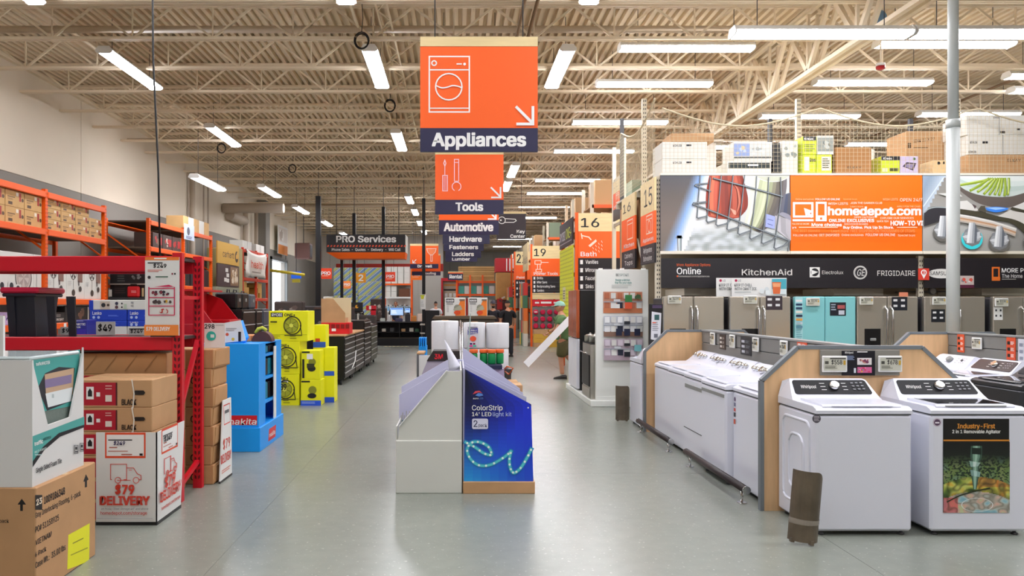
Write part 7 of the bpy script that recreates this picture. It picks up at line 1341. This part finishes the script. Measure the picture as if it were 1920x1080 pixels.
k = carton('white_carton','white carton with dark photo on shelf behind RYOBI boxes',WX(606,24.),WX(622,24.),24.,24.3,1.561,1.9,WC2,flaps=False); q = thing('goods_shelf','dark low shelf under the white photo carton','shelf',(WX(590,24.),24.,0)); obj('body', MB().cbox(0,WX(660,24.)-WX(590,24.),0,.6,0,1.5,.01), M('shelf_dark','#1e1a1c',.5), q); obj('top', MB().box(-.02,WX(660,24.)-WX(590,24.)+.02,-.02,.62,1.5,1.56), M('shelf_brown','#4a3026',.6), q); p = Print(q,'F',24.,m=True); p.blobs(WX(592,24.),.9,WX(655,24.),1.45,16,['#4a4444','#6a6260','#2a2626','#8a8480'],.06,.14).text('NEXT',WX(603,24.),WX(615,24.),1.3,1.22,W_); p.build('goods_print')
# centre back: lumber and goods racks
Y = 45.; xa = WX(858,Y); wl_ = WX(929,Y)-xa; t = thing('lumber_rack','orange rack with stacked tan lumber at the aisle end','rack',(xa,Y,0))
for x in (-.05,wl_*.33,wl_*.66,wl_+.05): obj('upright_post', MB().box(x-.05,x+.05,-.06,.02,0,WZ(516,Y)), ORANGE, t)
for z in (WZ(527,Y),WZ(551,Y)): obj('beam', MB().box(0,wl_,-.02,.04,z-.12,z), ORANGE, t); obj('deck', MB().box(0,wl_,.04,1.2,z-.05,z-.001), DK, t)
for j in range(7):
    z = WZ(527,Y)+.0005+j*.125; solo('lumber_board', MB().cbox(0,wl_-.1,.1,1.1,0,.118,.01), M('lumber_tan%d'%(j%2),['#d0a468','#c2955a'][j%2],.7,var=.1,scale=2), 'tan lumber layer on the aisle end rack', 'lumber', (xa+.05,Y,z), 0, 'tan lumber layers on the aisle end rack')
for i in range(6): carton('goods_box','%s pack on the lumber rack'%['teal','white'][i%2],xa+.05+i*.36,xa+.38+i*.36,Y+.1,Y+.5,WZ(551,Y)+.001,WZ(536,Y),M('teal_pack%d'%(i%2),['#4aa898','#dcdcd4'][i%2],.5),'%s packs on the lumber rack'%['teal','white'][i%2],flaps=False)
for i in range(5): carton('goods_box','%s goods box under the lumber rack shelf'%SNM[(4,1,0,4,5)[i]],xa+.06+i*.44,xa+.46+i*.44,Y+.15,Y+.6,.001,1.9+.1*(i%2),STK[(4,1,0,4,5)[i]],'%s goods boxes under the lumber rack'%SNM[(4,1,0,4,5)[i]],flaps=False)
Y = 40.5; k = carton('red_bundle','red wrapped bundle with white stripes on top of wood stack',WX(929,Y),WX(966,Y),Y,Y+1.2,WZ(510,Y),WZ(484,Y),M('bundle_red','#b81420',.5),flaps=False); p = Print(k,'F',Y); [p.rect(949+i*6,485,951+i*6,508,W_) for i in range(3)]; p.build('stripe_print')
k = carton('wood_stack','tan wood stack under the red striped bundle',WX(931,Y),WX(962,Y),Y,Y+1.2,1.9,WZ(511,Y),M('wood_stack_tan','#b8864a',.7,var=.1,scale=3),flaps=False); k = carton('goods_stack','dark and red mixed goods under the wood stack',WX(931,Y),WX(962,Y),Y,Y+1.2,.001,1.899,M('mixed_dark','#4a2020',.7),flaps=False); p = Print(k,'F',Y); p.rect(932,560,942,580,'#b01a1a').blobs(932,552,961,600,18,['#c8b090','#8a2a24','#d8d0c0','#4a3a34'],1.5,3.5); p.build('goods_print')
t = thing('rental_portal','red framed Rental opening with displays inside','portal',(WX(827,50.),50.,0)); a = WX(858,50.)-WX(827,50.); hh = WZ(527,50.); obj('frame', MB().box(0,.12,0,.4,0,hh), REDP, t); obj('frame', MB().box(a,a+.12,0,.4,0,hh), REDP, t); obj('lintel', MB().box(0,a+.12,0,.4,hh,hh+.2), REDP, t); obj('display_wall', MB().box(.12,a,.3,.36,0,hh), M('portal_cream','#c8b8a0',.6), t); p = Print(t,'F',50.3); p.rect(832,533,856,536,'#e8a04a').rect(832,542,856,545,K_); [p.rect(834+i*8,550,839+i*8,557,W_) for i in range(3)]; p.bars(832,562,856,575,4,'#8a7a6a'); p.build('display_print')
# ================================================================ people
SKIN = M('skin','#c98f70',.55); 
def skin_mesh(name, verts, edges, radii, mat, parent, sub=2):
    me = bpy.data.meshes.new(name); me.from_pydata(verts, edges, []); o = bpy.data.objects.new(name, me); COL.objects.link(o); o.parent = parent; me.materials.append(mat)
    m = o.modifiers.new('skin','SKIN'); m.use_smooth_shade = True
    for i, r in enumerate(radii):
        d = me.skin_vertices[0].data[i]; d.radius = r if isinstance(r, tuple) else (r, r); d.use_root = (i == 0)
    s = o.modifiers.new('sub','SUBSURF'); s.levels = s.render_levels = sub; return o
def head(parent, c, yaw, hair, cap=None, beard=False, skin=SKIN):
    """face looks along local -y turned by yaw"""
    R = Matrix.Rotation(yaw,4,'Z'); c = Vector(c)
    m = MB(); n, k = 20, 14; vs = []
    for i in range(k+1):
        t = math.pi*i/k; z = math.cos(t); r = math.sin(t)
        for j in range(n):
            a = 2*math.pi*j/n; x, y = r*math.cos(a), r*math.sin(a)
            fx = .074*(1-.22*max(0,-z)); fy = .097*(1-.12*max(0,-z)); p = Vector((x*fx, y*fy-.012*max(0,-z), z*.118))
            if y < -.75 and abs(z+.12) < .16: p.y -= .022*(1-abs(z+.12)/.16)*max(0,1-abs(x)*3.5)      # nose
            if y < -.6 and .02 < z < .3: p.y += .008                                                   # eye sockets
            vs.append(c+R @ p)
    m.add(vs,[(i*n+j,(i+1)*n+j,(i+1)*n+(j+1)%n,i*n+(j+1)%n) for i in range(k) for j in range(n)],True)
    h = obj('head', m, skin, parent)
    for s in (-1,1):
        obj('ear', MB().ball(c+R @ Vector((s*.076,.012,-.005)),.012,.02,.03,8,6), skin, h); obj('eye', MB().ball(c+R @ Vector((s*.03,-.083,.018)),.012,.008,.007,8,6), M('eye_dark','#2a1c18',.3), h)
    obj('mouth', MB().ball(c+R @ Vector((0,-.094,-.062)),.024,.006,.006,8,6), M('lip','#a05a4c',.5), h)
    def shell(z0, sc, ymax, mt, nm):
        vs = []; 
        for i in range(8):
            t = math.acos(z0)*i/7
            for j in range(n): a = 2*math.pi*j/n; vs.append(c+R @ Vector((.076*sc*math.sin(t)*math.cos(a),.1*sc*math.sin(t)*math.sin(a)+ymax,.12*sc*math.cos(t))))
        q = MB().add(vs,[(i*n+j,(i+1)*n+j,(i+1)*n+(j+1)%n,i*n+(j+1)%n) for i in range(7) for j in range(n)],True); return obj(nm,q,mt,h)
    shell(.12 if cap else .25,1.05,.012,hair,'hair')
    if cap:
        shell(.22,1.14,.002,cap,'cap'); b = MB(); vs = []
        for r_ in (.085,.17):
            for j in range(9): a = -math.pi/2+(j-4)/4*.95; vs.append(c+R @ Vector((.9*r_*math.cos(a),r_*math.sin(a),.035-.15*(r_-.085))))
        q = obj('cap_brim', b.add(vs,[(j,j+1,9+j+1,9+j) for j in range(8)],True), cap, h); q.modifiers.new('s','SOLIDIFY').thickness = .006
    if beard: obj('beard', MB().ball(c+R @ Vector((0,-.052,-.085)),.055,.045,.045,12,8), hair, h)
    return h
def hand(parent, w, d, palm_n, skin=SKIN, curl=.9):
    """w wrist point, d direction of the fingers, palm_n direction the fingers curl to"""
    w, d, pn = Vector(w), Vector(d).normalized(), Vector(palm_n).normalized(); s = d.cross(pn).normalized()
    V = [w, w+d*.045, w+d*.09]; E = [(0,1),(1,2)]; Rr = [(.026,.018),(.038,.017),(.038,.015)]
    hd = skin_mesh('hand', [tuple(v) for v in V], E, Rr, skin, parent, 1)
    for k, (o_, L) in enumerate(((-.03,.07),(-.01,.08),(.01,.076),(.03,.06))):
        a = w+d*.085+s*o_; b = a+d*L*.4*math.cos(curl*.4)+pn*L*.4*math.sin(curl*.4); c = b+(d*math.cos(curl)+pn*math.sin(curl))*L*.35; e = c+(d*math.cos(curl*1.8)+pn*math.sin(curl*1.8))*L*.3
        skin_mesh('finger',[tuple(q) for q in (a,b,c,e)],[(0,1),(1,2),(2,3)],[.009,.0085,.008,.007],skin,hd,1)
    a = w+d*.03-s*.03; b = a+d*.03-s*.025+pn*.01; c = b+d*.03+pn*.02
    skin_mesh('thumb',[tuple(q) for q in (a,b,c)],[(0,1),(1,2)],[.012,.010,.008],skin,hd,1)
def shoe(parent, p, d, mat, sole):
    p, d = Vector(p), Vector((d[0],d[1],0)).normalized(); s = Vector((-d.y,d.x,0)); m = MB(); vs = []
    prof = [(-.09,.034,.075),(-.06,.038,.10),(.0,.036,.095),(.06,.044,.07),(.12,.046,.05),(.165,.03,.035)]
    for x, w2, h in prof:
        for sx, hz in ((-1,.018),(-.95,h*.6),(-.45,h),(.45,h),(.95,h*.6),(1,.018)): vs.append(p+d*x+s*w2*sx+Vector((0,0,hz)))
    n = 6; fs = [(i*n+j,i*n+(j+1)%n,(i+1)*n+(j+1)%n,(i+1)*n+j) for i in range(len(prof)-1) for j in range(n)]+[tuple(range(n)),tuple((len(prof)-1)*n+j for j in reversed(range(n)))]
    q = obj('shoe', m.add(vs,fs,True), mat, parent); so = MB(); vs = []
    for zz2 in (0,.02):
        for sx in (-1,1):
            for x, w2, h in (prof if sx < 0 else prof[::-1]): vs.append(p+d*x*1.04+s*(w2+.004)*sx+Vector((0,0,zz2)))
    k = len(prof)*2; obj('sole', so.add(vs,[tuple(range(k)),tuple(range(k,2*k))]+[(i,(i+1)%k,k+(i+1)%k,k+i) for i in range(k)]), sole, q)
# ---- man with the white board, walking away to the left
GRN = M('green_tshirt','#5f7f50',.85,var=.08,scale=8); KHK = M('khaki_shorts','#55502f',.9,var=.12,scale=8); MINT = M('mint_cap','#8fc0b0',.7); GREYH = M('grey_hair','#9a948c',.8)
Yp = 17.0; px = 1053; t = thing('person','person in green t-shirt, khaki shorts and pale green cap carrying a white board','person',(WX(px,Yp),Yp,0),math.radians(0)); t.scale = (1.14,1.2,1.0)
# facing local: -x and a little away (+y)
pel = (0.03,0,.90)
V = [(.03,0,.90),(.03,.0,1.08),(.02,.0,1.27),(.0,.0,1.38),(-.01,0,1.46),(-.02,0,1.52),
     (-.03,-.17,1.36),(-.10,-.20,1.14),(-.20,-.20,.98),
     (-.03,.18,1.36),(-.08,.22,1.12),(-.22,.2,1.02),
     (.0,-.09,.86),(-.03,-.10,.50),(.0,-.10,.10),
     (.08,.09,.86),(.10,.09,.52),(.32,.10,.25)]
E = [(0,1),(1,2),(2,3),(3,4),(4,5),(3,6),(6,7),(7,8),(3,9),(9,10),(10,11),(0,12),(12,13),(13,14),(0,15),(15,16),(16,17)]
R_ = [(.13,.15),(.14,.16),(.14,.17),(.08,.10),.055,.05, .06,.045,.032,.06,.045,.032,.085,.058,.042,.085,.058,.042]
skin_mesh('body',V,E,R_,SKIN,t)
V2 = [(.03,0,.84),(.03,0,.92),(.03,.0,1.08),(.02,.0,1.26),(.0,.0,1.38),(-.01,0,1.43),(-.03,-.18,1.36),(-.075,-.20,1.2),(-.03,.19,1.36),(-.07,.22,1.2)]
skin_mesh('tshirt',V2,[(0,1),(1,2),(2,3),(3,4),(4,5),(4,6),(6,7),(4,8),(8,9)],[(.16,.18),(.165,.185),(.165,.185),(.16,.19),(.11,.14),.07,.08,.075,.08,.075],GRN,t)
V3 = [(.03,0,.90),(.03,0,.80),(.0,-.10,.74),(-.03,-.11,.47),(.08,.10,.74),(.10,.10,.49)]
skin_mesh('shorts',V3,[(0,1),(1,2),(2,3),(1,4),(4,5)],[(.15,.17),(.15,.17),.115,.105,.115,.105],KHK,t)
head(t,(-.035,0,1.60),math.radians(-105),GREYH,MINT)
for a, b in (((-.2,-.2,.98),(-.5,0,-.7)),((-.22,.2,1.02),(-.6,-.1,-.4))): hand(t,a,b,(-.3,.6 if a[1]<0 else -.6,.5))
BLKS = M('black_shoe','#262220',.6); SOLE = M('grey_sole','#5a544e',.7); shoe(t,(.0,-.10,.0),(-1,.15),BLKS,SOLE)
shoe_parent = obj('raised_foot', MB().ball((.36,.10,.2),.055,.045,.09,12,8), BLKS, t)
# white board under the arm
p0, p1 = Vector((WX(1104,Yp),Yp-.05,WZ(560,Yp))), Vector((WX(983,Yp-.3),Yp-.6,WZ(683,Yp-.6))); bo = MB(); d = (p1-p0).normalized(); up = Vector((0,0,1)); s = d.cross(Vector((0,1,0))).normalized()*.075; th = d.cross(s).normalized()*.012
vs = [p0-s-th,p0+s-th,p0+s+th,p0-s+th,p1-s-th,p1+s-th,p1+s+th,p1-s+th]
vs = [v+Vector((0,-.12,0)) for v in vs]
bd = thing('moulding_board','long white board carried under the arm of the man','board'); obj('board', bo.add(vs,[(0,1,2,3),(7,6,5,4),(0,4,5,1),(1,5,6,2),(2,6,7,3),(3,7,4,0)]), M('white_moulding','#e8e8ea',.5), bd)
# ---- two men far down the aisle
def standing(px, Y, yaw, shirt, trousers, label, hair, cap=None, beard=False, arm=0.):
    t = thing('person', label, 'person', (WX(px,Y),Y,0), yaw); 
    V = [(0,0,.94),(0,0,1.12),(0,0,1.32),(0,0,1.43),(0,0,1.50),(0,-.01,1.57),(-.19,0,1.40),(-.25,.0,1.14),(-.24,-.12-arm,.96),(.19,0,1.40),(.25,0,1.14),(.24,-.12-arm,.96),(-.1,0,.9),(-.11,0,.5),(-.11,.02,.1),(.1,0,.9),(.11,0,.5),(.11,.02,.1)]
    skin_mesh('body',V,[(0,1),(1,2),(2,3),(3,4),(4,5),(3,6),(6,7),(7,8),(3,9),(9,10),(10,11),(0,12),(12,13),(13,14),(0,15),(15,16),(16,17)],[(.14,.11),(.14,.11),(.16,.11),(.09,.07),.055,.05,.06,.045,.033,.06,.045,.033,.085,.06,.045,.085,.06,.045],SKIN,t,1)
    skin_mesh('tshirt',[(0,0,.88),(0,0,1.12),(0,0,1.32),(0,0,1.43),(0,0,1.475),(-.2,0,1.40),(-.25,0,1.2),(.2,0,1.40),(.25,0,1.2)],[(0,1),(1,2),(2,3),(3,4),(3,5),(5,6),(3,7),(7,8)],[(.17,.13),(.165,.13),(.185,.13),(.11,.09),.07,.08,.07,.08,.07],shirt,t,1)
    skin_mesh('trousers',[(0,0,.96),(0,0,.86),(-.1,0,.8),(-.11,0,.48),(-.11,.02,.06),(.1,0,.8),(.11,0,.48),(.11,.02,.06)],[(0,1),(1,2),(2,3),(3,4),(1,5),(5,6),(6,7)],[(.155,.12),(.155,.12),.105,.085,.075,.105,.085,.075],trousers,t,1)
    head(t,(0,-.02,1.66),0,hair,cap,beard)
    for s in (-1,1): hand(t,(s*.24,-.12-arm,.96),(0,-.5,-.8),(-s,0,0)); shoe(t,(s*.11,.02,0),(0,-1),BLKS,SOLE)
    return t
DKSH = M('charcoal_shirt','#26242c',.85); DKTR = M('dark_trousers','#22222a',.85); DKH = M('dark_hair','#241a16',.8)
standing(924,24.5,math.radians(10),DKSH,DKTR,'bearded person in dark t-shirt and cap facing the camera',DKH,M('grey_cap','#4a4650',.8),True,.02)
standing(952,24.,math.radians(200),M('black_shirt','#151418',.85),DKTR,'person in black t-shirt with back turned by the racks',DKH)
# clerk at the desk and seated person behind
standing(742,31.9,0,M('navy_shirt','#2a3450',.85),DKTR,'clerk standing behind the monitors of the PRO desk',M('brown_hair','#4a2e20',.8))
standing(817,33.5,math.pi,M('white_shirt','#d8d8dc',.85),DKTR,'person in white shirt with back turned beyond the black kiosk',DKH)
